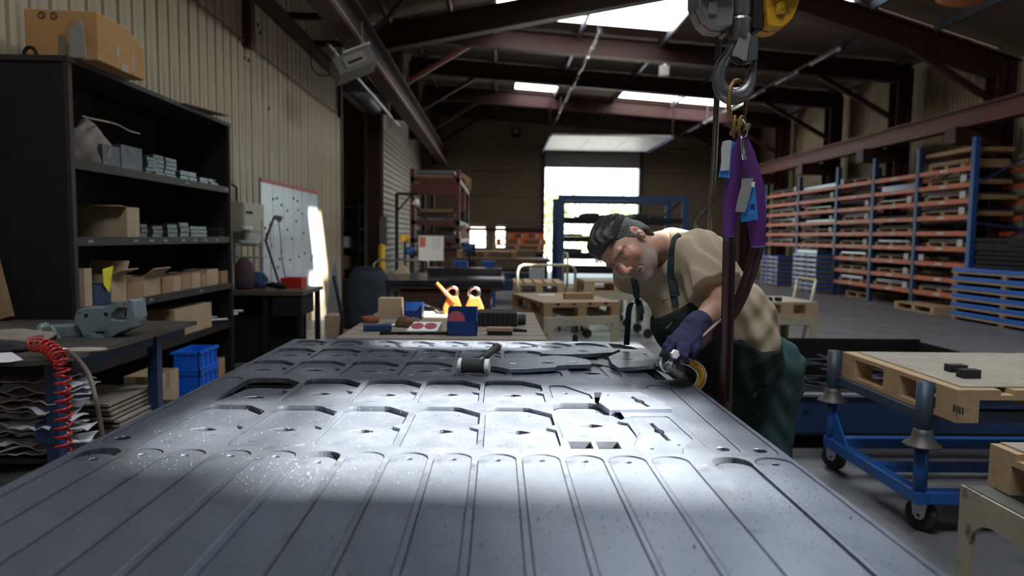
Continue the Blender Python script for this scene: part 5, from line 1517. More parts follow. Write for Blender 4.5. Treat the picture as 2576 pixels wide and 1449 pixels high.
# ------------------------------------------------------------------ right side
XF = 8.36
posts = [12.0, 13.6, 15.2, 16.85, 19.0, 21.3]
levels = [.35 + .29 * k for k in range(9)]
pr_k = thing('pallet_rack', 'long orange and blue pallet rack along the right wall', 'rack', (XF + .5, 16.5, 0))
hts = [3.2, 3.2, 3.18, 3.15, 3.1, 3.05]
for i, y in enumerate(posts):
    for x in (XF, XF + 1.0):
        MB().box(x, x + .09, y - .05, y + .05, 0, hts[i]).build('upright', blue_dk if i else blue, pr_k)
    for k in range(4):
        z = .4 + k * .65
        MB().bar((XF + .07, y, z), (XF + 1.0, y, z + .55 * (1 if k % 2 else -.2)), .03, .03).build('brace', blue_dk, pr_k)
tagm = mat('white tag', (.5, .51, .5), .7)
rs = random.Random(21)
for b in range(len(posts) - 1):
    y0, y1 = posts[b] + .05, posts[b + 1] - .05
    for k, z in enumerate(levels):
        if b >= 3 and k < 3: continue
        bm_ = MB().box(XF + .01, XF + .06, y0, y1, z - .045, z + .035).build('front_beam', orange, pr_k)
        MB().box(XF + 1.0, XF + 1.05, y0, y1, z - .045, z + .035).build('rear_beam', orange, pr_k)
        if b < 3:
            ym = (y0 + y1) / 2
            MB().box(XF + .006, XF + .01, ym - .1, ym + .1, z - .025, z + .02).build('level_label', tagm, bm_)
bayn = ['nearest', 'second', 'third', 'fourth', 'farthest']
proto = {}
for b in range(len(posts) - 1):
    y0, y1 = posts[b] + .09, posts[b + 1] - .09
    L = y1 - y0
    for k, z in enumerate(levels):
        if b >= 3 and k < 3: continue
        r = rs.random()
        lab = 'in the %s rack bay, %s level from the floor' % (bayn[b], ordn[k])
        zz = z + .035
        if r < .62:
            Lx = L * rs.choice((.72, .8, .88))
            yc = (y0 + y1) / 2 + rs.uniform(-.06, .06)
            key = ('p', round(Lx, 2))
            p = pallet_proto(Lx, .9, wood, 'thin pallet ' + lab, (XF + .5, yc, zz), PI / 2, True, group='pallets in the long rack')
            for ch_ in p.children: ch_.scale.z = .55
            zz += .08
            tag(MB().box(XF + .08, XF + .92, yc - Lx / 2 + .03, yc + Lx / 2 - .03, zz, zz + rs.choice((.02, .04, .06))).build('sheet_stack', rs.choice((bsm, dark, dark, brown_dark)), bevel=.003), 'flat sheet stack on a pallet ' + lab, 'sheet stack', 'sheet stacks in the long rack')
        elif r < .88:
            tag(MB().box(XF + .06, XF + .92, y0 + .05, y1 - rs.uniform(.05, .4), zz, zz + rs.choice((.05, .08, .11))).build('sheet_stack', rs.choice((bsm, dark)), bevel=.003), 'dark sheet stack lying bare ' + lab, 'sheet stack', 'sheet stacks in the long rack')
        if rs.random() < .45:
            y = rs.choice((y0 + .12, y0 + .12, y1 - .2))
            tag(MB().obox((XF - .006, y, z + .11), (.006, .15, .12)).build('tag_card', tagm), 'white tag card hung ' + lab, 'tag', 'tag cards on the long rack')
for i, (py, mt) in enumerate(((.05, paper), (.10, wood))):
    pass
pallet_proto(1.25, .8, wood_lt, 'white-edged pallet on the floor at the foot of the long rack', (XF + .1, 13.0, 0), PI / 2, True)
pallet_proto(1.1, .7, wood, 'dark pallet on the floor under the third rack bay', (XF + .5, 15.9, 0), PI / 2, True)
# on top of the rack
tag(MB().box(XF + .1, XF + .9, 12.3, 13.4, 2.78, 2.86).build('timber_pack', wood, bevel=.01), 'timber pack lying on top of the nearest rack bay', 'timber')
tag(MB().box(XF + .1, XF + .9, 12.2, 13.5, 2.98, 3.06).build('timber_pack', wood, bevel=.01), 'upper timber pack above the nearest rack bay', 'timber')

# blue wrapped packs
wrap = mat('blue plastic wrap', (.012, .10, .42), .28, 0, (.018, .13, .50), 6, .4, .25, 20)
def blue_stack(n, x0, x1, y0, y1, z0, dz, where, group):
    for k in range(n):
        z = z0 + k * dz
        r = thing('wrapped_pack', 'blue pack %s, %s from the floor' % (where, ordn[k]), 'pack', ((x0 + x1) / 2, (y0 + y1) / 2, z), group=group)
        for j in range(4):
            y = y0 + .05 + (y1 - y0 - .2) * j / 3
            MB().box(x0, x1, y, y + .1, z, z + dz * .36).build('bearer', wood, r)
        MB().box(x0 - .01, x1, y0, y1, z + dz * .36, z + dz * .5).build('under_board', wood_lt, r)
        MB().box(x0, x1, y0 + .01, y1 - .01, z + dz * .5, z + dz * .97).build('wrapped_load', wrap, r, bevel=.012)
        ym = y0 + (y1 - y0) * .42
        MB().box(x0 - .004, x0, ym - .08, ym + .08, z + dz * .58, z + dz * .9).build('shipping_label', tagm, r)
blue_stack(6, 8.0, 9.1, 8.2, 11.85, .0, .152, 'in the big right aisle stack', 'blue packs at the right')
for k in range(7):
    z = .915 + k * .075
    tag(MB().box(8.15 + .02 * (k % 2), 9.0, 8.4, 11.5, z, z + .055).build('dark_tray', dark, bevel=.004), 'dark flat tray above the large blue stack, %s from the bottom' % ordn[k], 'tray', 'dark trays on the blue packs')
blue_stack(8, XF - .25, XF + .6, 17.2, 18.6, .0, .125, 'stacked before the fourth rack bay', 'blue packs before the fourth bay')
blue_stack(7, XF - .25, XF + .6, 19.6, 20.9, .0, .125, 'stacked before the farthest rack bay', 'blue packs before the farthest bay')
tag(MB().box(XF - .2, XF + .6, 17.3, 18.5, 1.005, 1.10).build('sheet_stack', parts_m, bevel=.01), 'grey sheet stack on top of the blue packs before the fourth bay', 'sheet stack')

# blue post cart with the pallet
PX, PY0, PY1 = 1.95, 3.02, 3.86
X2 = 3.15
pc = thing('post_cart', 'blue stacking cart with corner posts on casters', 'cart', (2.5, 3.4, 0))
blw = mat('worn blue cart paint', (.012, .10, .38), .38, .15, (.014, .085, .30), 5, .4, col3=(.05, .05, .055), scale3=9)
blo = mat('old blue grey paint', (.03, .07, .13), .5, .3, (.06, .06, .06), 9, .5, col3=(.10, .06, .035), scale3=12)
FZ = .20
for x in (PX, X2):
    for y in (PY0, PY1):
        MB().tube([(x, y, FZ), (x, y, .43)], .030, 14).build('corner_post', blw, pc, smooth=True)
        MB().tube([(x, y, .44), (x, y, .715)], .036, 14).build('post_sleeve', blo, pc, smooth=True)
        MB().lathe([(.036, 0), (.042, -.02), (.05, -.05), (.078, -.072), (.082, -.078), (.06, -.078), (.03, -.03)], (x, y, .50), (0, 0, 1), 18).build('cone_collar', mat('rusty blue collar', (.07, .09, .11), .5, .3, (.12, .08, .05), 10, .5), pc, smooth=True)
        wh = wheel(MB(), (x + (.05 if x == PX else -.05), y + .05, .075), .075, .04, (.9, .4, 0)).build('caster', rubber, pc)
        MB().plate([(-.045, .10), (.045, .10), (.03, .0), (.012, -.02), (-.012, -.02), (-.03, .0)], [circle(0, 0, .008, 8)], -.026, -.022, Matrix(((.4, 0, .9), (-.9, 0, .4), (0, 1, 0))), (x + (.05 if x == PX else -.05), y + .05, .075)).build('caster_fork', zinc, wh)
MB().box(PX - .03, PX + .03, PY0 - .03, PY1 + .03, FZ - .05, FZ + .01).build('side_rail', blw, pc, bevel=.006)
MB().box(X2 - .03, X2 + .03, PY0 - .03, PY1 + .03, FZ - .05, FZ + .01).build('side_rail', blw, pc, bevel=.006)
for y in (PY0, PY1): MB().box(PX + .03, X2 - .03, y - .03, y + .03, FZ - .05, FZ + .01).build('end_rail', blw, pc, bevel=.006)
MB().box(PX + .03, X2 - .03, 3.40, 3.46, FZ - .04, FZ).build('middle_rail', blw, pc)
R = Matrix(((0, 0, 1), (1, 0, 0), (0, 1, 0)))
MB().plate([(0, 0), (-.16, 0), (0, .17)], [], -.006, .006, R, (PX, PY1 - .03, FZ + .01)).build('gusset', blw, pc)
MB().box(PX + .01, PX + .07, PY0, PY1, .52, .57).build('upper_rail', blo, pc, bevel=.005)
MB().box(X2 - .07, X2 - .01, PY0, PY1, .52, .57).build('upper_rail', blo, pc, bevel=.005)
for y in (PY0 + .06, PY1 - .06): MB().box(PX + .07, X2 - .07, y - .03, y + .03, .52, .57).build('upper_cross', blo, pc)
pp = pallet_proto(.98, 1.20, wood_lt, 'wooden pallet resting on the blue post cart', (2.58, 3.34, .572), PI / 2)
stm = mat('stencil ink', (.05, .03, .02), .8)
q = at(2410, 1012, x=1.975)
for k, w_ in enumerate((.012, .010, .012, .010)):
    o = MB().box(1.9765, 1.978, q.y + .02 - k * .018, q.y + .02 - k * .018 + w_, .62, .65).build('stencil_mark', stm, pp)
tag(MB().plate([(2.03, 2.90), (3.15, 2.90), (3.15, 3.78), (2.05, 3.80)], [], .717, .722).build('cover_board', ply), 'grey fibre board covering the pallet on the blue cart', 'board')
for i, (px, py, h) in enumerate(((2404, 935, .036), (2436, 950, .040))):
    q = at(px, py, z=.722)
    r = thing('plate_stack', ('rear', 'front')[i] + ' small stack of black plates on the grey board', 'plates', (q.x, q.y, .7225), group='black plate stacks on the board')
    for k in range(6):
        j = random.uniform(-.002, .002)
        MB().box(q.x - .042 + j, q.x + .042 + j, q.y - .025 + j, q.y + .025 + j, .7225 + k * h / 6, .7225 + (k + .88) * h / 6).build('black_plate', rubber, r)

# scrap skip behind the cart
sk_ = thing('scrap_tray', 'dark steel scrap tray full of cut slats behind the worker', 'tray', (2.3, 4.9, 0))
x0, x1, y0, y1 = 1.52, 3.6, 4.25, 5.7
MB().box(x0, x1, y0, y0 + .02, .12, .36).build('front_wall', blue_dk, sk_)
MB().box(x0, x1, y1 - .02, y1, .12, .52).build('back_wall', dark, sk_)
MB().box(x0, x0 + .02, y0, y1, .12, .38).build('side_wall', brown_dark, sk_)
MB().box(x1 - .02, x1, y0, y1, .12, .5).build('side_wall', dark, sk_)
MB().box(x0, x1, y0, y1, .10, .12).build('tray_floor', dark, sk_)
MB().box(x0 - .02, x1 + .02, y0 - .03, y0 + .03, .36, .375).build('front_rim', zinc, sk_)
for x in (x0 + .1, x1 - .2): MB().box(x, x + .1, y0 + .1, y1 - .1, 0, .10).build('skid', dark, sk_)
rs = random.Random(4)
scr = mat('dark scrap strip', (.05, .055, .065), .35, .6, (.10, .105, .12), 10, .4)
nn = 0
for k in range(84):
    x = x0 + .12 + (k % 12) * (x1 - x0 - .3) / 12 + rs.uniform(-.03, .03)
    y = y0 + .12 + (k // 12) * (y1 - y0 - .3) / 7 + rs.uniform(-.03, .03)
    z = .24 + .05 * rs.random() + .02 * (k // 12)
    R = Matrix.Rotation(math.radians(35 + rs.uniform(-18, 18)), 3, 'Z') @ Matrix.Rotation(rs.uniform(-.25, .25), 3, 'X')
    o = MB().obox((x, y, z), (.045, .26, .008), R).build('scrap_strip', scr)
    tag(o, 'dark cut scrap strip heaped in the scrap tray', 'scrap strip', 'scrap strips in the tray')
for k in range(40):
    x, y = rs.uniform(x0 + .1, x1 - .15), rs.uniform(y0 + .1, y1 - .12)
    R = Matrix.Rotation(math.radians(35 + rs.uniform(-30, 30)), 3, 'Z')
    tag(MB().obox((x, y, .17 + .04 * rs.random()), (.06, .30, .01), R).build('scrap_strip', scr), 'dark cut scrap strip heaped in the scrap tray', 'scrap strip', 'scrap strips in the tray')

# near right corner: old steel bench end and pallet
c = at(2500, 1230, z=.5)
nb_ = thing('steel_trestle', 'worn grey steel trestle in the near right corner', 'trestle', (1.9, 2.0, 0))
gm = mat('worn grey steel', (.12, .12, .11), .4, .5, (.20, .20, .18), 8, .4, col3=(.05, .05, .045), scale3=14)
p0 = at(2432, 1225, z=.52)
xx, yy = p0.x, p0.y
R = Matrix(((0, 0, 1), (1, 0, 0), (0, 1, 0)))
MB().plate([(0, 0), (.06, 0)] + [(.06, .34)] + [(.06 + .09 - .09 * math.cos(math.radians(a)), .34 + .09 * math.sin(math.radians(a))) for a in (30, 60, 90)] + [(.55, .43)] + [(.70 - .09 + .09 * math.sin(math.radians(a)) - .06, .34 + .09 * math.cos(math.radians(a))) for a in (0, 30, 60, 90)] + [(.64, 0), (.70, 0), (.70, .52), (0, .52)], [circle(.09, .47, .008, 8)], -.008, .008, R, (xx, yy - .68, 0)).build('side_frame', cream, nb_, bevel=.003)
MB().box(xx, xx + .085, yy - .68, yy + .02, .51, .52).build('top_flange', gm, nb_, bevel=.003)
MB().box(xx + .9, xx + .98, yy - .68, yy + .02, .0, .52).build('far_frame', gm, nb_)
MB().box(xx + .085, xx + .9, yy - .04, yy + .02, .44, .51).build('cross_rail', gm, nb_)
MB().box(xx + .085, xx + .9, yy - .68, yy - .62, .44, .51).build('cross_rail', gm, nb_)
q = at(2482, 1178, z=.664)
pallet_proto(.80, .75, wood_lt, 'wooden pallet on the trestle in the near right corner', (xx + .09 + .40, yy - .35, .52), 0)
tag(MB().plate([(xx + .14, yy - .72), (xx + .9, yy - .72), (xx + .9, yy + .02), (xx + .12, yy + .02)], [], .6645, .670).build('cover_board', ply), 'ribbed grey cardboard on the pallet in the near right corner', 'board')
q = at(2562, 1330, z=.60)
hm = thing('black_roller', 'black tool handle with a red ring in the near right corner', 'handle', (xx + .10, yy - .42, .56))
MB().tube([(xx + .055, yy - .42, .60), (xx + .17, yy - .42, .60)], .014, 12).build('grip', rubber, hm, smooth=True)
MB().tube([(xx + .075, yy - .42, .60), (xx + .085, yy - .42, .60)], .0155, 12).build('red_ring', red, hm)

# amber beacon high on the right
q = at(2415, -3, y=7.5)
bc = thing('orange_beacon', 'orange hood hanging high at the right under the roof', 'lamp', tuple(q))
MB().lathe([(.24, 0), (.22, .05), (.12, .16), (.05, .2), (0, .2)], (q.x, 7.5, q.z), (.2, 0, 1), 20).build('hood', mat('orange enamel', (.45, .15, .02), .4), bc, smooth=True)
MB().tube([(q.x, 7.5, q.z + .18), (q.x, 7.5, zf_(q.x) - .02)], .02, 8).build('stem', dark, bc)
# ------------------------------------------------------------------ hoist block, hook, slings
HY = 2.05
def hp_(px, py, y=HY): return at(px, py, y=y)
PXM = HY / FPX                                           # metres per pixel at the hoist
iron = mat('oily cast iron', (.12, .12, .125), .34, .6, (.17, .17, .175), 14, .4, .15, 120)
hb = thing('hoist_block', 'chain hoist bottom block with one grey and one yellow cover', 'hoist', tuple(hp_(1860, 60)))
greyc = mat('scuffed grey casting', (.17, .17, .18), .42, .4, (.24, .24, .25), 8, .4, col3=(.20, .10, .04), scale3=9)
yelc = mat('scuffed yellow casting', (.62, .33, .012), .38, .1, (.52, .26, .012), 7, .4, col3=(.13, .07, .02), scale3=12)
def cover(px0, px1, pyb, mt, mirror):
    w_ = (px1 - px0)
    o = [(px0, -60), (px1, -60), (px1, 8), (px1 - .06 * w_, 30), (px1 - .22 * w_, 60), (px1 - .45 * w_, pyb - 3), (px0 + .22 * w_, pyb), (px0 + .04 * w_, pyb - 4), (px0, 40)]
    if mirror: o = [(px0 + px1 - x, y) for x, y in o]
    pts = [hp_(x, y) for x, y in o]
    pl_ = [(p.x, p.z) for p in pts]
    R = Matrix(((1, 0, 0), (0, 0, -1), (0, 1, 0)))
    body = MB().plate(pl_, [], -.055, -.004, R, (0, HY, 0)).build('cover_half', mt, hb, bevel=.008, seg=3)
    MB().plate(pl_, [], .004, .05, R, (0, HY, 0)).build('cover_half', mt, hb, bevel=.008, seg=3)
    MB().plate([((x - pl_[0][0]) * .97 + pl_[0][0], (z - pl_[0][1]) * .985 + pl_[0][1]) for x, z in pl_], [], -.005, .005, R, (0, HY, 0)).build('gasket', dark, hb)
    xc = hp_((px0 + px1) / 2, 5)
    MB().box(xc.x - .40 * w_ * PXM, xc.x + .46 * w_ * PXM, HY - .062, HY - .05, xc.z - .004, xc.z + .006).build('cover_rib', mt, hb, bevel=.002)
    x2 = hp_((px0 + px1) / 2 - .1 * w_, 35)
    MB().plate([(-.012, -.02), (.014, -.02), (.014, .012), (.004, .025), (-.012, .012)], [], -.008, 0, R, (x2.x, HY - .0545, x2.z)).build('cast_panel', mt, hb, bevel=.003)
cover(1742, 1832, 80, greyc, True)
cover(1912, 1994, 81, yelc, False)
c = hp_(1862, 40)
MB().lathe([(0, -.12), (.028, -.12), (.030, -.11), (.033, -.095), (.034, -.06), (.030, -.052), (.0315, -.045), (.0315, .03), (.030, .036), (0, .036)], c + Vector((0, 0, .045)), (0, 0, 1), 24).build('swivel_housing', iron, hb, smooth=False, bevel=.001)
for px in (1831, 1897):
    a, b = hp_(px, -60), hp_(px + (-6 if px < 1850 else 2), 78)
    MB().bar(a, b, .012, .06, (0, 1, 0)).build('side_plate', dark, hb)
    MB().bar(b, hp_(px + (-13 if px < 1850 else -10), 92), .010, .05, (0, 1, 0)).build('side_plate_lip', iron, hb)
a, b = hp_(1890, -55), hp_(1908, 70)
MB().box(a.x, b.x, HY - .03, HY + .04, hp_(1890, 78).z, a.z).build('inner_cheek', dark, hb)
chm = mat('load chain', (.10, .10, .10), .4, .8)
for px in (1790, 1955):
    x = hp_(px, -40).x
    n_ = 0
    z = hp_(px, -50).z
    m_ = MB()
    while z < zf_(x) - .3:
        R = Matrix.Rotation(PI / 2 * (n_ % 2), 3, 'Z')
        pts = [Vector((.010 * math.cos(t), 0, .017 * math.sin(t))) for t in np.linspace(0, 2 * PI, 10, endpoint=False)]
        m_.tube([R @ p + Vector((x, HY, z)) for p in pts], .004, 5, closed=True)
        z += .027
        n_ += 1
    o = m_.build('load_chain', chm, hb)
    o['kind'] = 'stuff'
MB().box(hp_(1700, 0).x, hp_(2040, 0).x, HY - .15, HY + .15, zf_(.7) - .35, zf_(.7) - .02).build('hoist_body', yelc, hb, bevel=.02)

# the hoist hook
hk = thing('hoist_hook', 'heavy dark iron hook with a steel safety latch under the hoist block', 'hook', tuple(hp_(1850, 250)))
cl = [(1861, 58), (1858, 80), (1853, 100), (1841, 125), (1824, 150), (1813, 172), (1808, 195), (1811, 217), (1822, 234), (1842, 243), (1864, 238), (1880, 223), (1888, 204), (1892, 184), (1896, 166), (1899, 152), (1899, 148)]
rad = [16, 15, 14, 13.5, 14, 15, 16, 18, 20, 21.5, 20, 17, 14, 11.5, 8.5, 5, 2]
pts = spline([hp_(x, y) for x, y in cl], 4)
rr_ = []
for i in range(len(rad) - 1):
    for k in range(4): rr_.append((rad[i] + (rad[i + 1] - rad[i]) * k / 4) * PXM)
rr_.append(rad[-1] * PXM)
MB().tube(pts, rr_, 18).build('hook_body', iron, hk, smooth=True)
R = Matrix(((1, 0, 0), (0, 0, -1), (0, 1, 0)))
lt = [(1856, 92), (1862, 87), (1871, 86), (1878, 90), (1880, 96), (1874, 128), (1870, 158), (1862, 158), (1850, 150), (1834, 146), (1835, 140), (1841, 124)]
latch = mat('brushed latch steel', (.36, .37, .36), .42, .6, (.28, .29, .28), 10, .4)
MB().plate([(hp_(x, y).x, hp_(x, y).z) for x, y in lt], [], .024, .028, R, (0, HY, 0)).build('latch_front', latch, hk, bevel=.001)
MB().plate([(hp_(x, y).x, hp_(x, y).z) for x, y in lt], [], -.028, -.024, R, (0, HY, 0)).build('latch_rear', latch, hk, bevel=.001)
bk_ = [hp_(1880, 92), hp_(1899, 100), hp_(1898, 155), hp_(1872, 160)]
MB().plate([(p.x, p.z) for p in bk_], [], -.026, .026, R, (0, HY, 0)).build('latch_back', iron, hk, bevel=.001)
q = hp_(1866, 97)
MB().cyl((q.x, HY - .031, q.z), (q.x, HY + .031, q.z), .0055, 12).build('latch_pin', chrome, hk)

rustg = mat('rusty yellow iron', (.25, .14, .03), .5, .4, (.14, .08, .04), 30, .5, .2, 90, col3=(.03, .022, .018), scale3=40)
def ring(px, py, wpx, hpx, rpx, tilt=.0, yy=HY, turn=.9):
    pts = []
    for t in np.linspace(0, 2 * PI, 40, endpoint=False):
        x = wpx * (abs(math.cos(t)) ** .9) * (1 if math.cos(t) > 0 else -1)
        z = hpx * (abs(math.sin(t)) ** .9) * (1 if math.sin(t) > 0 else -1)
        pts.append(Vector((x * PXM * math.cos(turn), x * PXM * math.sin(turn), z * PXM)))
    return [hp_(px, py, yy) + p for p in pts]
rg = thing('master_link', 'rusty oval master link hanging in the hoist hook', 'link', tuple(hp_(1855, 250)))
MB().tube(ring(1855, 255, 32, 50, 6, turn=.55), 5.5 * PXM, 10, closed=True).build('oval_link', rustg, rg, smooth=True)
ck = thing('coupling_link', 'rusty yellow coupling links joining the purple slings', 'link', tuple(hp_(1860, 320)))
for i, (px, tn) in enumerate(((1848, 1.1), (1866, .6))):
    MB().tube(ring(px, 320, 13, 25, 4, turn=tn), 4.8 * PXM, 8, closed=True).build('link_half', rustg, ck, smooth=True)
for px, py in ((1845, 330), (1862, 312), (1878, 322)):
    q = hp_(px, py)
    MB().obox(q, (.014, .03, .024), Matrix.Rotation(.4, 3, 'Y')).build('link_lug', rustg, ck, bevel=.004)
MB().tube(spline([hp_(1868, 300, HY - .03), hp_(1876, 315, HY - .04), hp_(1880, 335, HY - .04), hp_(1874, 345, HY - .04)], 5), .0018, 6).build('wire_loop', zinc, ck, smooth=True)

# purple round slings with sleeves
pur_ = mat('purple sling webbing', (.115, .018, .20), .5, 0, (.085, .014, .15), 10, .4, .5, 90, stretch=(6, 6, 1))
def ribbon(path, halfw, thick, seam=0):
    """Flat woven sling leg: wide across x, thin along y, with lengthwise folds."""
    P = spline(path, 8)
    n = len(P)
    m_ = MB()
    K = 20
    for i, p in enumerate(P):
        f = i / (n - 1) * (len(halfw) - 1)
        j = min(int(f), len(halfw) - 2)
        h = halfw[j] + (halfw[j + 1] - halfw[j]) * (f - j)
        th = thick[j] + (thick[j + 1] - thick[j]) * (f - j)
        t = (P[min(i + 1, n - 1)] - P[max(i - 1, 0)]).normalized()
        sd = t.cross(Vector((0, 1, 0))).normalized()
        for k in range(K):
            a = 2 * PI * k / K
            fold = 1 + .16 * math.sin(3 * a + i * .05)
            m_.v.append(tuple(p + sd * (h * math.cos(a)) + Vector((0, 1, 0)) * (th * math.sin(a) * fold)))
    for i in range(n - 1):
        for k in range(K):
            l = (k + 1) % K
            m_.f.append((i * K + k, i * K + l, (i + 1) * K + l, (i + 1) * K + k))
    m_.f.append(tuple(range(K)))
    m_.f.append(tuple(reversed(range((n - 1) * K, n * K))))
    return m_
sleeve = mat('dark red sleeve rubber', (.045, .008, .010), .38, 0, (.020, .007, .008), 5, .5, .1, 30, stretch=(4, 4, .6))
def sl(label, name, wpx, tpx, path, sl_path, sl_r):
    r = thing(name, label, 'sling', tuple(path[-1]), group='purple slings')
    ribbon(path, [x * PXM for x in wpx], [x * PXM for x in tpx]).build('sling_webbing', pur_, r, smooth=True)
    m_ = ribbon(sl_path, [sl_r * PXM] * len(sl_path), [sl_r * .62 * PXM] * len(sl_path))
    s_ = m_.build('protective_sleeve', sleeve, r, smooth=True)
    return r, s_
r1, s1 = sl('purple sling leg hanging straight down in a dark red sleeve', 'lifting_sling', (8, 17, 21, 20, 16), (5, 6, 8, 9, 9),
            [hp_(1857, 338), hp_(1851, 380), hp_(1843, 450), hp_(1837, 530), hp_(1836, 605)],
            [hp_(1835, 598), hp_(1832, 720), hp_(1829, 860), hp_(1826, 1000), hp_(1824, 1180), hp_(1824, 1320)], 16.5)
r2, s2 = sl('purple sling leg bending toward the worker in a dark red sleeve', 'lifting_sling', (9, 20, 26, 25, 18), (5, 6, 8, 9, 9),
            [hp_(1867, 338), hp_(1882, 395), hp_(1896, 470), hp_(1903, 550), hp_(1907, 622)],
            [hp_(1909, 614, HY + .02), hp_(1886, 690, HY + .03), hp_(1860, 755, HY + .045), hp_(1832, 800, HY + .045), hp_(1800, 828, HY + .03), hp_(1768, 858, HY + .01), hp_(1735, 885, HY)], 17)
for s_, x0, y0, x1, y1 in ((s1, 1843, 602, 1833, 1010),):
    MB().tube([hp_(x0, y0, HY - .019), hp_((x0 + x1) / 2 + 1, (y0 + y1) / 2, HY - .019), hp_(x1, y1, HY - .019)], [(.0045, .003)] * 3, 6).build('sleeve_seam', dark, s_)
# tags
def tagp(nm, mt, px, dy, par, t=.0012):
    pts = [hp_(x, y, HY + dy) for x, y in px]
    return MB().plate([(p.x, p.z) for p in pts], [], -t, 0, R, (0, HY + dy, 0)).build(nm, mt, par)
labg = mat('scuffed white tag', (.50, .49, .47), .55, 0, (.40, .39, .38), 18, .5)
labm = mat('grey leather tag', (.27, .26, .25), .7, 0, (.21, .20, .20), 14, .5)
labb = mat('bright blue tag', (.03, .21, .62), .45)
tagp('blue_tag', labb, ((1838, 354), (1850, 358), (1847, 365), (1842, 366), (1838, 425), (1835, 448), (1807, 445), (1812, 425), (1818, 360)), -.020, r1)
tagp('white_tag', labg, ((1818, 356), (1832, 352), (1841, 354), (1836, 400), (1834, 428), (1812, 430), (1815, 405), (1814, 375)), -.024, r1)
MB().tube([hp_(1868, 345, HY - .02), hp_(1868, 352, HY - .022), hp_(1870, 375, HY - .025), hp_(1873, 403, HY - .028)], [(11 * PXM, .006), (11.5 * PXM, .007), (11.5 * PXM, .007), (11.5 * PXM, .007)], 14).build('metal_ferrule', mat('bright ferrule', (.5, .51, .53), .25, 1., (.38, .4, .42), 20), r2, smooth=True)
tb_ = tagp('blue_tag', labb, ((1892, 458), (1899, 460), (1901, 480), (1907, 552), (1865, 559), (1863, 540), (1878, 480)), -.024, r2)
tagp('grey_tag', labm, ((1866, 449), (1895, 448), (1892, 470), (1885, 500), (1874, 534), (1850, 532), (1856, 500), (1864, 470)), -.030, r2)
tagp('white_corner', white, ((1891, 458), (1900, 457), (1897, 472), (1890, 468)), -.031, r2)
navy = mat('navy print', (.01, .02, .08), .6)
def text(s, px, py, hpx, par, mt, dy, rot=0.):
    cu = bpy.data.curves.new('label_text', 'FONT')
    cu.body = s
    cu.size = hpx * PXM * 1.35
    cu.align_x = 'CENTER'
    cu.extrude = .0001
    o = bpy.data.objects.new('label_text', cu)
    C.objects.link(o)
    dg = bpy.context.evaluated_depsgraph_get()
    me = bpy.data.meshes.new_from_object(o.evaluated_get(dg))
    bpy.data.objects.remove(o)
    q = hp_(px, py, HY + dy)
    M4 = Matrix.Translation(q) @ Matrix.Rotation(rot, 4, 'Y') @ Matrix.Rotation(PI / 2, 4, 'X')
    me.transform(par.matrix_basis.inverted() @ M4)
    me.materials.append(mt)
    o = bpy.data.objects.new('label_text', me)
    C.objects.link(o)
    o.parent = par
    return o
text('AOH', 1877, 533, 5.5, r2, navy, -.0258, .12)
text('PM22222222', 1886, 543, 3.6, r2, navy, -.0258, .12)
text('1.5 s  1.00 M', 1887, 553, 3.8, r2, navy, -.0258, .12)
tagp('arrow_mark', navy, ((1888, 514), (1899, 513), (1899, 517), (1895, 518), (1901, 523), (1897, 527), (1892, 521), (1891, 526), (1887, 525)), -.0256, r2, .0004)

# black pendant cable
cb_ = thing('pendant_cable', 'thick black pendant cable looping down behind the worker', 'cable', tuple(at(1800, 300, y=2.4)))
MB().tube(spline([at(1809, -40, y=2.30), at(1808, 80, y=2.30), at(1803, 250, y=2.40), at(1797, 400, y=2.6), at(1790, 490, y=2.75), at(1783, 520, y=2.8), at(1758, 545, y=2.8), at(1747, 562, y=2.8), at(1756, 582, y=2.8), at(1785, 600, y=2.8), at(1815, 618, y=2.8), at(1850, 660, y=2.8)], 8), .0105, 10).build('cable', mat('black cable', (.009, .010, .013), .55, spec=.3), cb_, smooth=True)
for px in (1780, 1792):
    MB().tube([at(1783, 506, y=2.79), at(px, 610, y=2.79)], .0035, 6).build('tie_cord', rubber, cb_)
z_ = at(1809, -40, y=2.30)
MB().tube([z_, (z_.x, 2.3, zf_(z_.x) - .2)], .0105, 8).build('cable_riser', mat('black cable', (.009, .010, .013), .55, spec=.3), cb_)

# the hook in the worker's hand
h2 = thing('sling_hook', 'yellow and chrome sling hook held over the sheet edge', 'hook', tuple(hp_(1720, 930)))
Y2 = 2.06
cl = [(1684, 901), (1700, 902), (1722, 906), (1744, 915), (1758, 928), (1764, 946), (1759, 964), (1746, 976), (1730, 980)]
rad = [10, 9, 9.5, 11, 12, 12, 11, 8, 4]
pts = spline([at(x, y, y=Y2) for x, y in cl], 5)
ra = []
for i in range(len(rad) - 1):
    for k in range(5): ra.append((rad[i] + (rad[i + 1] - rad[i]) * k / 5) * PXM)
ra.append(rad[-1] * PXM)
MB().tube(pts, [(r_ * .95, r_ * .95) for r_ in ra], 14).build('hook_body', gold, h2, smooth=True)
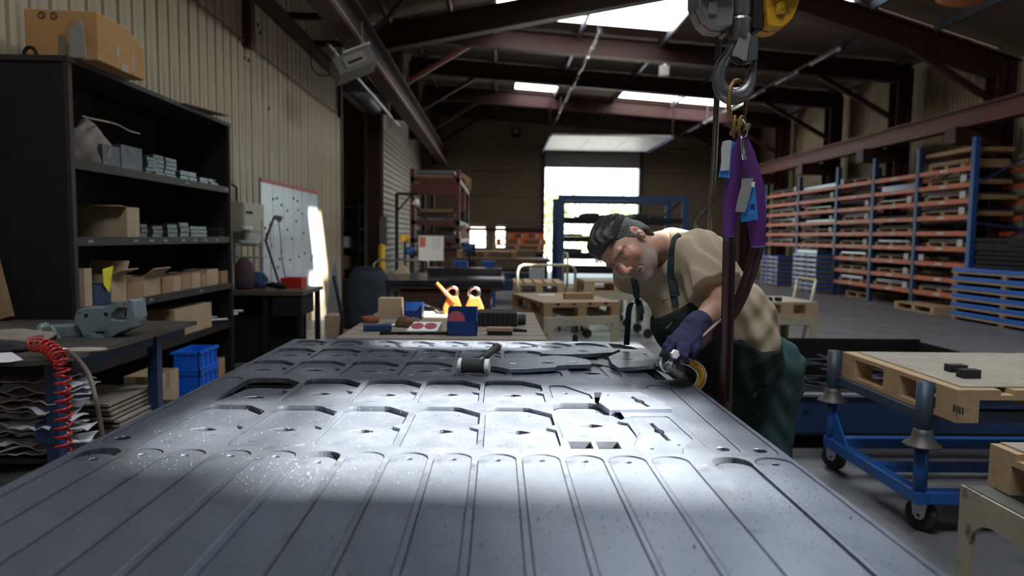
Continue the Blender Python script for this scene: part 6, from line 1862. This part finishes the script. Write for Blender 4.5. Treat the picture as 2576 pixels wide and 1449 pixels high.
# bright forged rims on the inner and outer bend
for off, nm in ((.9, 'outer_rim'), (-.9, 'inner_rim')):
    pp_ = []
    for i, p in enumerate(pts):
        t = (pts[min(i + 1, len(pts) - 1)] - pts[max(i - 1, 0)]).normalized()
        nrm = Vector((0, -1, 0)).cross(t).normalized()
        pp_.append(p + nrm * (ra[i] * off) + Vector((0, -ra[i] * .45, 0)))
    MB().tube(pp_[3:-3], .0036, 8).build(nm, chrome, h2, smooth=True)
MB().tube([at(1680, 912, y=Y2) + Vector((.022 * math.cos(t), 0, .026 * math.sin(t))) for t in np.linspace(0, 2 * PI, 24, endpoint=False)], .0075, 10, closed=True).build('eye_ring', chrome, h2, smooth=True)
q = at(1694, 892, y=Y2 - .072)
MB().lathe([(0, 0), (.014, 0), (.015, .003), (.015, .012), (.012, .014), (.0, .014)], q, (.25, -1, .25), 6).build('hex_bolt', zinc, h2)
MB().tube([q + Vector((-.016, .075, -.014)), q], .009, 12).build('bolt_shank', dark, h2, smooth=True)
a, b = at(1682, 920, y=Y2 - .018), at(1717, 944, y=Y2 - .018)
MB().bar(a, b, .006, .012, (0, 0, 1)).build('safety_latch', chrome, h2, bevel=.002)
MB().cyl(a + Vector((0, -.006, 0)), a + Vector((0, .012, 0)), .007, 12).build('latch_pivot', zinc, h2)
# ------------------------------------------------------------------ the worker
def surface(fn, lo, hi, res):
    """Mesh (verts, quads) of fn(P) < 0 sampled sparsely on a grid; naive surface nets."""
    lo, hi = np.array(lo, float), np.array(hi, float)
    n = np.maximum(((hi - lo) / res).astype(int) + 2, 4)
    B = 8
    nb = (n + B - 1) // B
    n = nb * B
    V = np.full(tuple(n), 1.0, np.float32)
    ii = np.stack(np.meshgrid(*[np.arange(k) for k in nb], indexing='ij'), -1).reshape(-1, 3)
    cc = lo + (ii * B + (B - 1) / 2) * res
    d = fn(cc)
    rad = res * B * .5 * 1.7321 * 1.25 + .012
    act = ii[np.abs(d) < rad]
    ins = ii[d <= -rad]
    for i in ins: V[i[0] * B:i[0] * B + B, i[1] * B:i[1] * B + B, i[2] * B:i[2] * B + B] = -1
    off = np.stack(np.meshgrid(*[np.arange(B)] * 3, indexing='ij'), -1).reshape(-1, 3)
    for s in range(0, len(act), 400):
        a = act[s:s + 400]
        g = (a[:, None, :] * B + off[None]).reshape(-1, 3)
        V[g[:, 0], g[:, 1], g[:, 2]] = fn(lo + g * res)
    sg = V < 0
    nx, ny, nz = n
    c = lambda A, i, j, k: A[i:nx - 1 + i, j:ny - 1 + j, k:nz - 1 + k]
    cnt = np.zeros((nx - 1, ny - 1, nz - 1), np.int16)
    tot = sum(c(sg, i, j, k).astype(np.int16) for i in (0, 1) for j in (0, 1) for k in (0, 1))
    cell_i = np.argwhere((tot > 0) & (tot < 8))
    idx = np.full((nx - 1, ny - 1, nz - 1), -1, np.int64)
    idx[cell_i[:, 0], cell_i[:, 1], cell_i[:, 2]] = np.arange(len(cell_i))
    acc = np.zeros((len(cell_i), 3))
    num = np.zeros(len(cell_i))
    cor = [(i, j, k) for i in (0, 1) for j in (0, 1) for k in (0, 1)]
    val = {q: V[cell_i[:, 0] + q[0], cell_i[:, 1] + q[1], cell_i[:, 2] + q[2]] for q in cor}
    for q in cor:
        for ax in range(3):
            if q[ax] == 0:
                r = list(q); r[ax] = 1; r = tuple(r)
                a, b = val[q], val[r]
                m_ = (a < 0) != (b < 0)
                t = np.where(m_, a / np.where(m_, a - b, 1), 0)
                p = np.array(q, float)[None] + np.eye(3)[ax][None] * t[:, None]
                acc += np.where(m_[:, None], p, 0)
                num += m_
    P = lo + (cell_i + acc / np.maximum(num, 1)[:, None]) * res
    F = []
    for ax in range(3):
        u, v = (ax + 1) % 3, (ax + 2) % 3
        sl0 = [slice(1, -1)] * 3
        sl1 = [slice(1, -1)] * 3
        sl0[ax], sl1[ax] = slice(0, n[ax] - 1), slice(1, n[ax])
        A, Bv = sg[tuple(sl0)], sg[tuple(sl1)]
        e = np.argwhere(A != Bv)
        s = A[e[:, 0], e[:, 1], e[:, 2]]
        e = e + 1
        e[:, ax] -= 1
        def ci(du, dv):
            w_ = e.copy()
            w_[:, u] -= du
            w_[:, v] -= dv
            return idx[w_[:, 0], w_[:, 1], w_[:, 2]]
        q = np.stack([ci(1, 1), ci(0, 1), ci(0, 0), ci(1, 0)], 1)
        q[~s] = q[~s][:, ::-1]
        F.append(q[(q >= 0).all(1)])
    return P, np.concatenate(F)
def np3(v): return np.array(tuple(v), float)
def smin(a, b, k):
    h = np.clip(.5 + .5 * (b - a) / k, 0, 1)
    return b + (a - b) * h - k * h * (1 - h)
def smax(a, b, k): return -smin(-a, -b, k)
def ball(P, c, r): return np.linalg.norm(P - np3(c), axis=1) - r
def ell(P, c, r, ax=None):
    q = P - np3(c)
    if ax is not None: q = q @ np.array([np3(a) for a in ax]).T
    r = np.array(r, float)
    k0 = np.linalg.norm(q / r, axis=1)
    k1 = np.linalg.norm(q / (r * r), axis=1)
    return k0 * (k0 - 1) / np.maximum(k1, 1e-9)
def caps(P, a, b, ra, rb=None):
    a, b = np3(a), np3(b)
    rb = ra if rb is None else rb
    ab = b - a
    t = np.clip((P - a) @ ab / (ab @ ab), 0, 1)
    return np.linalg.norm(P - (a + t[:, None] * ab), axis=1) - (ra + (rb - ra) * t)
def wob(P, s, o=0.):
    x, y, z = P[:, 0] * s + o, P[:, 1] * s + o * 1.7, P[:, 2] * s - o
    return (np.sin(x + 1.3 * np.sin(y * .9)) * np.cos(y * 1.1 + np.sin(z)) + np.sin(z * 1.2 + np.cos(x * .8))) * .5
def mesh_obj(name, P, F, mt, parent, col=None):
    me = bpy.data.meshes.new(name)
    inv = np.array(parent.matrix_basis.inverted()) if parent is not None else np.eye(4)
    Q = P @ inv[:3, :3].T + inv[:3, 3]
    me.from_pydata(Q.tolist(), [], F.tolist())
    me.shade_smooth()
    me.materials.append(mt)
    if col is not None:
        at_ = me.color_attributes.new('tint', 'FLOAT_COLOR', 'POINT')
        at_.data.foreach_set('color', np.concatenate([col, np.ones((len(col), 1))], 1).astype(np.float32).ravel())
    o = bpy.data.objects.new(name, me)
    C.objects.link(o)
    if parent is not None: o.parent = parent
    return o
def tint_mat(name, rough, bump=0., bscale=200, sss=0.):
    ma = mat(name, (.5, .5, .5), rough, bump=bump, bscale=bscale)
    a = ma.node_tree.nodes.new('ShaderNodeVertexColor')
    a.layer_name = 'tint'
    b = ma.node_tree.nodes['Principled BSDF']
    ma.node_tree.links.new(a.outputs[0], b.inputs['Base Color'])
    if sss:
        b.inputs['Subsurface Weight'].default_value = sss
        b.inputs['Subsurface Radius'].default_value = (.012, .005, .003)
        b.inputs['Subsurface Scale'].default_value = .5
    return ma

# joints
SL, SR = at(1768, 645, y=2.42), Vector((.525, 2.68, 1.225))
EL, WR = at(1822, 768, y=2.25), at(1752, 818, y=2.11)
PEL = at(1885, 925, y=2.62)
NB = (SL + SR) / 2 + Vector((.012, .0, .055))
T_ = (NB - PEL).normalized()
L_ = (SL - SR)
L_ = (L_ - T_ * L_.dot(T_)).normalized()
F_ = L_.cross(T_).normalized()
AX = (L_, F_, T_)
HC = at(1573, 624, y=2.42)
HU = Vector((-.88, .0, .47)).normalized()
HF = Vector((-.25, -.72, -.62))
HF = (HF - HU * HF.dot(HU)).normalized()
HL = HU.cross(HF)
HM = np.array([np3(HL), np3(HF), np3(HU)])
def hl(x, y, z): return HC + HL * x + HF * y + HU * z
SPN = (NB + PEL) / 2
def torso(P, g=0.):
    d = ell(P, NB - T_ * .13 + F_ * .015, (.185 + g, .118 + g, .17 + g), AX)
    d = smin(d, ell(P, NB - T_ * .28 + F_ * .085, (.170 + g, .136 + g, .16 + g), AX), .06)
    d = smin(d, ell(P, PEL + T_ * .07 + F_ * .055, (.178 + g, .142 + g, .14 + g), AX), .06)
    for s in (SL, SR):
        d = smin(d, ball(P, s - T_ * .02, .072 + g), .06)
    d = smin(d, caps(P, NB - T_ * .02 - F_ * .01, NB + (SL - NB) * .55 - T_ * .02, .062 + g, .06 + g), .05)
    d = smin(d, caps(P, NB - T_ * .02 - F_ * .01, NB + (SR - NB) * .55 - T_ * .02, .062 + g, .06 + g), .05)
    return d
def head(P):
    q = (P - np3(HC)) @ HM.T
    d = ell(q, (0, -.012, .030), (.076, .096, .090))
    d = smin(d, ell(q, (0, .028, -.030), (.062, .064, .092)), .03)
    d = smin(d, ell(q, (0, .032, -.082), (.050, .056, .042)), .025)
    d = smin(d, ball(q, (0, .074, -.106), .020), .02)
    for s in (-1, 1):
        d = smin(d, ball(q, (s * .044, .060, -.022), .022), .02)
        d = smin(d, caps(q, (s * .040, .078, .025), (s * .012, .088, .021), .0105, .0105), .014)
        d = smax(d, -ball(q, (s * .031, .100, .004), .0165), .010)
        d = smin(d, ball(q, (s * .031, .0745, .003), .0130), .004)
        d = smin(d, caps(q, (s * .042, .080, -.006), (s * .020, .086, -.008), .0035, .0035), .006)
    d = smin(d, caps(q, (0, .086, .016), (0, .114, -.030), .0085, .0125), .010)
    for s in (-1, 1):
        d = smin(d, ball(q, (s * .0125, .102, -.036), .0090), .007)
        d = smax(d, -ball(q, (s * .0065, .110, -.0455), .0040), .003)
        # fold from nose to mouth corner
        d = smax(d, -caps(q, (s * .021, .094, -.036), (s * .031, .078, -.068), .0022, .0022), .006)
    d = smin(d, caps(q, (-.019, .082, -.0645), (.019, .082, -.0645), .0080, .0080), .008)
    d = smin(d, caps(q, (-.016, .083, -.0775), (.016, .083, -.0775), .0078, .0078), .008)
    d = smax(d, -caps(q, (-.024, .088, -.0708), (.024, .088, -.0708), .0022, .0022), .004)
    for zz in (.050, .060, .069):
        d = d + .0009 * np.exp(-((q[:, 2] - zz - .006 * np.cos(q[:, 0] * 45)) / .0016) ** 2) * (q[:, 1] > .03) * (np.abs(q[:, 0]) < .045)
    for s in (-1, 1):
        for k in (-1, 0, 1):
            d = smax(d, -caps(q, (s * .048, .072, .004 + k * .005), (s * .062, .052, .004 + k * .011), .0010, .0008), .003)
        d = smax(d, -caps(q, (s * .020, .0905, -.010), (s * .043, .0835, -.018), .0012, .0010), .004)
    # ears
    for s in (-1, 1):
        e = ell(q - np.array([s * .078, -.012, -.004]), (0, 0, 0), (.010, .020, .033))
        e = smax(e, -ell(q - np.array([s * .088, -.006, .001]), (0, 0, 0), (.009, .010, .019)), .004)
        d = smin(d, e, .006)
    return d
def arms(P):
    d = caps(P, SL, EL, .055, .046)
    d = smin(d, caps(P, EL, EL + (WR - EL) * .35, .046, .044), .02)
    d = smin(d, caps(P, EL + (WR - EL) * .35, WR, .044, .030), .02)
    er = Vector((.74, 2.90, 1.04))
    wr = Vector((.72, 2.74, .97))
    d = np.minimum(d, smin(caps(P, SR, er, .052, .042), caps(P, er, wr, .042, .03), .02))
    d = smin(d, ell(P, wr + Vector((-.03, -.04, -.005)), (.05, .06, .026)), .02)
    return d
def body(P):
    d = head(P)
    d = smin(d, caps(P, hl(0, -.030, -.055), NB + T_ * .01 - F_ * .005, .055, .062), .028)
    d = smin(d, torso(P, -.012), .03)
    d = smin(d, arms(P), .03)
    return d
man = thing('person', 'worker in a tan t-shirt and dark green bib overalls bending over the sheet', 'person', (PEL.x, PEL.y, 0))
P, F = surface(body, (.36, 1.98, .70), (1.14, 3.02, 1.52), .004)
q = (P - np3(HC)) @ HM.T
# skin tones in head space
sk0, skr, lip, brd, brow = np.array([.50, .275, .19]), np.array([.52, .20, .14]), np.array([.40, .15, .12]), np.array([.24, .205, .185]), np.array([.07, .045, .035])
col = np.tile(sk0, (len(P), 1))
def blend(col, c, m_): return col * (1 - m_[:, None]) + c[None] * m_[:, None]
sph = lambda c, r: np.clip(1.3 - np.linalg.norm((q - np.array(c)) / np.array(r), axis=1), 0, 1)
isH = np.linalg.norm(q, axis=1) < .16
for s in (-1, 1):
    col = blend(col, skr, .8 * sph((s * .045, .07, -.02), (.03, .03, .025)) * isH)
    col = blend(col, skr, .7 * sph((s * .08, -.012, 0), (.02, .03, .035)) * isH)
col = blend(col, skr, .9 * sph((0, .11, -.03), (.02, .025, .025)) * isH)
col = blend(col, skr, .35 * sph((0, .08, .06), (.06, .04, .04)) * isH)
rn = np.random.RandomState(2)
nzv = .5 + .5 * np.sin(q[:, 0] * 900 + 3 * np.sin(q[:, 2] * 700)) * np.sin(q[:, 2] * 1100 + 2 * np.sin(q[:, 1] * 800))
jaw = np.clip((-.040 - q[:, 2]) / .018, 0, 1) * np.clip((q[:, 1] + .02) / .02, 0, 1) * isH
side = np.clip((np.abs(q[:, 0]) - .045) / .012, 0, 1) * np.clip((.02 - q[:, 2]) / .03, 0, 1) * np.clip((q[:, 1] + .0) / .015, 0, 1) * np.clip((.06 - q[:, 1]) / .02, 0, 1) * isH
must = np.clip(1.25 - np.linalg.norm((q - np.array([0, .088, -.055])) / np.array([.030, .03, .011]), axis=1), 0, 1) * isH
col = blend(col, brd, np.clip(jaw * .85 + side * .6 + must * .9, 0, .92) * (.5 + .5 * nzv))
chin = sph((0, .08, -.10), (.032, .03, .025)) * isH
col = blend(col, np.array([.46, .44, .42]), .85 * chin * nzv)
col = blend(col, lip, .85 * np.clip(1.3 - np.linalg.norm((q - np.array([0, .089, -.0715])) / np.array([.024, .02, .010]), axis=1), 0, 1) * isH)
for s in (-1, 1):
    dx = (q[:, 0] * s - .030) / .025
    bz_ = .0245 - .004 * dx ** 2
    col = blend(col, brow, .9 * np.clip(1.2 - np.abs((q[:, 2] - bz_) / .0062), 0, 1) * (np.abs(dx) < 1.05) * (q[:, 1] > .05) * isH)
    col = blend(col, np.array([.10, .05, .04]), .85 * np.clip(1.2 - np.linalg.norm((q - np.array([s * .031, .086, -.0035])) / np.array([.0135, .012, .0026]), axis=1), 0, 1) * isH)
    col = blend(col, np.array([.33, .15, .11]), .5 * sph((s * .031, .085, .004), (.018, .02, .012)) * isH)
skin = tint_mat('skin', .48, .12, 260, .12)
mesh_obj('body', P, F, skin, man, col)
# earplug
mb = MB()
e0 = hl(.084, -.004, -.002)
mb.tube([e0 - HL * .004, e0 + HL * .008 + HF * .004, e0 + HL * .012 + HF * .003 - HU * .010], [.0055, .0065, .004], 10).build('earplug', white, man, smooth=True)

# hair
def hair(P):
    q = (P - np3(HC)) @ HM.T
    d = ell(q, (0, -.014, .036), (.082, .106, .096))
    d = smin(d, ell(q, (0, .050, .100), (.052, .040, .026)), .03)
    d = smin(d, ell(q, (0, -.085, -.035), (.062, .035, .055)), .03)
    d = d + .0035 * np.sin(q[:, 0] * 260 + 3 * np.sin(q[:, 1] * 30)) * np.cos(q[:, 2] * 40 + q[:, 0] * 60) + .003 * wob(q, 60)
    y = q[:, 1]
    hlz = np.interp(y, [-.12, -.085, -.04, -.015, .012, .03, .05, .075, .095, .13], [-.105, -.09, -.035, .022, -.004, .015, .048, .078, .085, .09])
    hlz = hlz + .012 * (1 - np.clip(np.abs(q[:, 0]) / .05, 0, 1)) * np.clip((y - .04) / .03, 0, 1) * -1
    return smax(d, (hlz - q[:, 2]) * .8, .008)
P, F = surface(hair, tuple(np3(HC) - .16), tuple(np3(HC) + .17), .0032)
q = (P - np3(HC)) @ HM.T
hd, hg = np.array([.016, .012, .010]), np.array([.16, .145, .13])
gm_ = np.clip((.045 - q[:, 2]) / .05, 0, 1) * np.clip((np.abs(q[:, 0]) - .045) / .03, 0, 1)
st = .5 + .5 * np.sin(q[:, 2] * 520 + 3 * np.sin(q[:, 1] * 90) + q[:, 0] * 300)
colh = hd[None] * (.8 + .8 * st[:, None]) * (1 - .65 * gm_[:, None] * st[:, None]) + hg[None] * (.65 * gm_ * st)[:, None]
hairm = tint_mat('hair', .42, .5, 160)
ho = mesh_obj('hair', P, F, hairm, man, colh)
mb = MB()
rs = random.Random(8)
for k in range(520):
    a = rs.uniform(-1.25, 1.25)            # across the head
    y0 = rs.uniform(-.02, .085)
    pts = []
    ln = rs.uniform(.05, .11)
    lift = rs.uniform(.000, .005)
    for i in range(6):
        t = i / 5
        y = y0 - ln * t
        yy = (y + .014) / .106
        k2 = math.sqrt(max(.02, 1 - yy * yy))
        aa = a * (1 + .12 * t)
        x, z = .0825 * k2 * math.sin(aa), .036 + .0965 * k2 * math.cos(aa)
        n_ = Vector((math.sin(aa), 0, math.cos(aa)))
        o_ = lift * math.sin(PI * min(1, t * 1.1)) + (.006 if y > .05 else 0) * math.cos(aa)
        pts.append(hl(x + n_.x * o_, y, z + n_.z * o_))
    mb.tube(pts, [.0008, .0011, .0011, .001, .0008, .0003], 3, caps=False)
sd_ = mb.build('hair_strand', mat('hair strand', (.020, .015, .013), .38, 0, (.07, .06, .055), 60, .5), ho, world=False)
iv = man.matrix_basis.inverted()
sd_.data.transform(iv)
sd_['kind'] = 'stuff'

# t-shirt
HEM = SL + (EL - SL) * .74
ad = (EL - SL).normalized()
def shirt_raw(P):
    d = torso(P, .010)
    s = caps(P, SL - ad * .01 + T_ * .008, HEM + ad * .05, .080, .100)
    s = s + .0055 * np.sin((P - np3(SL)) @ np3(T_ + F_) * 95 + 2 * wob(P, 22))
    s = smax(s, (P - np3(HEM)) @ np3(ad), .006)
    d = smin(d, s, .035)
    # loose back and hem hanging out over the trousers
    d = smin(d, ell(P, at(1872, 795, y=2.52), (.105, .115, .15), AX), .07)
    d = smin(d, ell(P, at(1893, 858, y=2.47), (.082, .075, .075), AX), .05)
    ax = np3(NB - T_ * .2)
    u, v, w_ = (P - ax) @ np3(L_), (P - ax) @ np3(F_), (P - ax) @ np3(T_)
    wr = .6 * np.sin((P[:, 0] * .88 + P[:, 2] * .47) * 88 + 1.6 * np.sin(P[:, 2] * 15 + P[:, 1] * 6)) + .4 * np.sin((P[:, 0] * .35 - P[:, 2] * .93) * 62 + 2 * np.sin(P[:, 0] * 19 + P[:, 1] * 8))
    low = np.clip((.06 - w_) / .25, 0, 1)
    d = d + (.0024 + .0062 * low) * wr
    # diagonal pulls from the shoulder
    d = d + .003 * np.sin((u * .6 + w_ * .8) * 70) * np.clip(v * 8, 0, 1)
    return d
def shirt(P):
    d = shirt_raw(P)
    neck = caps(P, NB.lerp(hl(0, -.03, -.06), .30), hl(0, -.03, -.06), .060, .070)
    d = smax(d, -neck, .006)
    # open hem: cut below the waist, lower at the back and left
    cut = (P - np3(PEL + T_ * .045)) @ np3(T_ * -1 - L_ * .15 + F_ * .25)
    return smax(d, cut, .012)
P, F = surface(shirt, (.36, 2.0, .70), (1.16, 3.02, 1.46), .005)
shm = mat('tan cotton', (.47, .385, .27), .85, 0, (.42, .34, .235), 3, .4, .06, 500)
sho = mesh_obj('t_shirt', P, F, shm, man)

# trousers
KN = at(1925, 1120, y=2.55)
def trousers(P):
    d = ell(P, PEL + T_ * .0, (.185, .150, .16), AX)
    hipL, hipR = PEL + L_ * .085 - T_ * .03, PEL - L_ * .085 - T_ * .03
    ft = Vector((1.0, 2.50, .10))
    d = smin(d, caps(P, hipL, KN, .115, .092), .06)
    d = smin(d, caps(P, KN, ft, .090, .085), .04)
    k2 = Vector((.93, 2.86, .52))
    d = smin(d, caps(P, hipR, k2, .11, .09), .06)
    d = smin(d, caps(P, k2, Vector((.92, 2.90, .10)), .09, .085), .04)
    d = d + .0045 * np.sin(P[:, 2] * 55 + 3 * np.sin(P[:, 0] * 30) + P[:, 1] * 25) + .003 * wob(P, 45)
    d = smax(d, (P - np3(PEL + T_ * .13)) @ np3(T_), .01)
    return smax(d, .045 - P[:, 2], .01)
P, F = surface(trousers, (.62, 2.3, .0), (1.24, 3.1, 1.12), .0075)
trm = mat('dark green work cloth', (.024, .064, .063), .85, 0, (.032, .078, .076), 5, .4, .1, 400)
tro = mesh_obj('trousers', P, F, trm, man)
q_ = at(1887, 985, y=2.47)
MB().lathe([(0, 0), (.009, 0), (.009, .003), (0, .004)], q_ + Vector((0, -.045, 0)), (0, -1, 0), 12).build('pocket_button', mat('green button', (.02, .04, .04), .4), tro)
for i, (x, y) in enumerate(((1.0, 2.50), (.92, 2.90))):
    def shoe(P): return smin(ell(P, (x - .06, y, .05), (.14, .055, .05)), caps(P, (x, y, .05), (x, y, .11), .055, .05), .03)
    def shoe2(P): return smax(shoe(P), -P[:, 2], .004)
    P, F = surface(shoe2, (x - .24, y - .1, -.03), (x + .12, y + .1, .2), .007)
    mesh_obj('safety_shoe', P, F, rubber, man)

# bib of the overalls: a shell lying over the shirt front
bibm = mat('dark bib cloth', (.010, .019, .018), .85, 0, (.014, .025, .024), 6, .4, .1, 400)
cB0 = NB - T_ * .2
def bib(P):
    d0 = shirt_raw(P)
    u, v, w_ = (P - np3(cB0)) @ np3(L_), (P - np3(cB0)) @ np3(F_), (P - np3(cB0)) @ np3(T_)
    hw = np.interp(w_, [-.45, -.30, -.20, .02], [.26, .23, .175, .125])
    d = smax(d0 - .009, -(d0 + .006), .003)
    d = smax(d, np.abs(u + .012) - hw, .006)
    d = smax(d, w_ - .035 - .12 * np.clip(u, -.1, .08) + .03 * np.clip(np.abs(u) - .05, 0, 1), .006)
    d = smax(d, .02 - v + np.interp(w_, [-.45, -.25, 0], [.06, .03, 0]) * 0, .006)
    return d
P, F = surface(bib, (.36, 2.0, .70), (1.16, 3.02, 1.30), .0045)
bo2 = mesh_obj('bib', P, F, bibm, man)

def hit(px, py, fn, y0=1.9, y1=3.2):
    """First point of the figure's surface seen at a pixel."""
    a, b = np3(at(px, py, y=y0)), np3(at(px, py, y=y1))
    t = np.linspace(0, 1, 500)
    Q = a + (b - a) * t[:, None]
    d = fn(Q)
    i = np.argmax(d < 0)
    return Vector(Q[i if d[i] < 0 else np.argmin(d)])
def strap(px, wd, fn, nm, mt, off=.007, par=man):
    pts = spline([hit(x, y, fn) for x, y in px], 5)
    m_ = MB()
    n_ = len(pts)
    for i, p in enumerate(pts):
        t = (pts[min(i + 1, n_ - 1)] - pts[max(i - 1, 0)]).normalized()
        P1 = np.array([np3(p) + np.eye(3)[k] * .008 for k in range(3)] + [np3(p) - np.eye(3)[k] * .008 for k in range(3)])
        dd = fn(P1)
        n0 = Vector(dd[:3] - dd[3:]).normalized()
        sd = t.cross(n0).normalized()
        for a, b in ((-1, 0), (-1, 1), (1, 1), (1, 0)):
            m_.v.append(tuple(p + sd * (wd / 2 * a) + n0 * (off * (b * 1.2 - .1))))
    for i in range(n_ - 1):
        for k in range(4):
            l = (k + 1) % 4
            m_.f.append((i * 4 + k, (i + 1) * 4 + k, (i + 1) * 4 + l, i * 4 + l))
    m_.f += [(0, 1, 2, 3), tuple(reversed(range((n_ - 1) * 4, n_ * 4)))]
    return m_.build(nm, mt, par)
strm = mat('green strap webbing', (.014, .032, .032), .7)
s_ = strap([(1712, 592), (1701, 600), (1694, 620), (1691, 645), (1689, 670), (1690, 700), (1695, 735), (1701, 770)], .026, shirt_raw, 'shoulder_strap', strm)
b0, b1 = hit(1690, 702, shirt_raw), hit(1697, 738, shirt_raw)
bv = (b1 - b0).normalized()
MB().bar(b0 + Vector((0, -.006, .002)), b1 + Vector((0, -.006, .002)), .030, .012, (-.3, -1, 0)).build('buckle', mat('dark green plastic', (.012, .035, .035), .35), s_, bevel=.003)
MB().bar(b1 + Vector((-.0, -.006, .002)), b1 + bv * .012 + Vector((0, -.006, .002)), .034, .014, (-.3, -1, 0)).build('buckle_end', mat('dark green plastic', (.012, .035, .035), .35), s_, bevel=.003)
s_ = strap([(1597, 702), (1600, 725), (1604, 750), (1610, 775), (1618, 800)], .026, shirt_raw, 'shoulder_strap', strm)
b0 = hit(1609, 778, shirt_raw)
MB().bar(b0 + Vector((-.004, -.008, .018)), b0 + Vector((.004, -.008, -.018)), .028, .010, (-.3, -1, 0)).build('buckle', mat('dark green plastic', (.012, .035, .035), .35), s_, bevel=.003)
# loose strap end
st_ = hit(1604, 762, shirt_raw)
Yd = st_.y - .02
pts = spline([st_, at(1590, 762, y=Yd), at(1582, 780, y=Yd), at(1580, 810, y=Yd), at(1578, 840, y=Yd), at(1576, 868, y=Yd)], 5)
m_ = MB()
for i, p in enumerate(pts):
    w2 = .004 + .007 * min(1, i / 8)
    for a, b in ((-1, -1), (1, -1), (1, 1), (-1, 1)): m_.v.append((p.x + a * w2, p.y + b * .0015, p.z))
for i in range(len(pts) - 1):
    for k in range(4):
        l = (k + 1) % 4
        m_.f.append((i * 4 + k, i * 4 + l, (i + 1) * 4 + l, (i + 1) * 4 + k))
m_.f += [(3, 2, 1, 0), tuple(range((len(pts) - 1) * 4, len(pts) * 4))]
m_.build('strap_end', strm, man)
# bib pocket zip
z0, z1 = hit(1676, 826, bib), hit(1690, 810, bib)
MB().bar(z0 + Vector((0, -.004, 0)), z1 + Vector((0, -.004, 0)), .005, .003, (-.3, -1, 0)).build('zip_pull', zinc, bo2)
MB().tube([hit(x, y, bib) + Vector((0, -.002, 0)) for x, y in ((1652, 824), (1660, 820), (1680, 812), (1700, 803))], .0018, 6).build('pocket_seam', dark, bo2)
# pale tick mark on the shirt chest
MB().tube([hit(x, y, shirt_raw) + Vector((-.001, -.002, 0)) for x, y in ((1666, 752), (1666, 757), (1670, 757), (1680, 751))], [.0006, .0016, .0018, .0005], 6).build('chest_mark', mat('dark brown print', (.10, .06, .035), .8), sho)

# glove closed on the hook's eye
def vv(px, py, y): return at(px, py, y=y)
KN_ = [vv(1690, 852, 2.080), vv(1699, 862, 2.050), vv(1714, 869, 2.032), vv(1730, 871, 2.026)]
MID = [vv(1676, 871, 2.068), vv(1681, 885, 2.034), vv(1702, 893, 2.006), vv(1723, 895, 2.006)]
TIP = [vv(1668, 892, 2.068), vv(1673, 905, 2.046), vv(1702, 912, 2.026), vv(1727, 911, 2.026)]
def glove(P):
    d = caps(P, WR + (EL - WR) * .12, WR + (EL - WR) * -.05, .041, .038)
    pc_ = (KN_[1] + KN_[2]) / 2
    hd_ = (pc_ - WR).normalized()
    sdv = (KN_[3] - KN_[0]).normalized()
    nv = hd_.cross(sdv).normalized()
    sdv = nv.cross(hd_).normalized()
    d = smin(d, ell(P, WR.lerp(pc_, .50), (.042, .024, .056), (sdv, nv, hd_)), .022)
    for i in range(4):
        d = smin(d, caps(P, WR.lerp(KN_[i], .55), KN_[i], .016, .0125), .010)
        f = smin(caps(P, KN_[i], MID[i], .0125, .0110), caps(P, MID[i], TIP[i], .0110, .0088), .002)
        d = smin(d, f, .0035)
    th0, th1, th2 = WR.lerp(KN_[3], .45) + Vector((.014, -.004, -.006)), vv(1747, 878, 2.03), vv(1744, 899, 2.028)
    th = smin(caps(P, th0, th1, .018, .0135), caps(P, th1, th2, .0135, .0098), .003)
    d = smin(d, th, .009)
    # ribbed cuff
    ax_ = (P - np3(WR)) @ np3((EL - WR).normalized())
    d = d + .0012 * np.sin(P[:, 2] * 190 + 2 * np.sin(P[:, 0] * 120)) * (ax_ < .0) + .0008 * wob(P, 160) + .0007 * np.sin(ax_ * 900) * (ax_ > 0)
    cut = (P - np3(WR + (EL - WR) * .16)) @ np3((EL - WR).normalized())
    return smax(d, cut, .003)
lo_ = np.min([np3(v) for v in KN_ + MID + TIP + [WR]], axis=0) - .07
hi_ = np.max([np3(v) for v in KN_ + MID + TIP + [WR]], axis=0) + .07
P, F = surface(glove, tuple(lo_), tuple(hi_), .0026)
mesh_obj('glove', P, F, mat('dark blue knit glove', (.016, .018, .060), .9, 0, (.022, .024, .075), 12, .4, .3, 700), man)
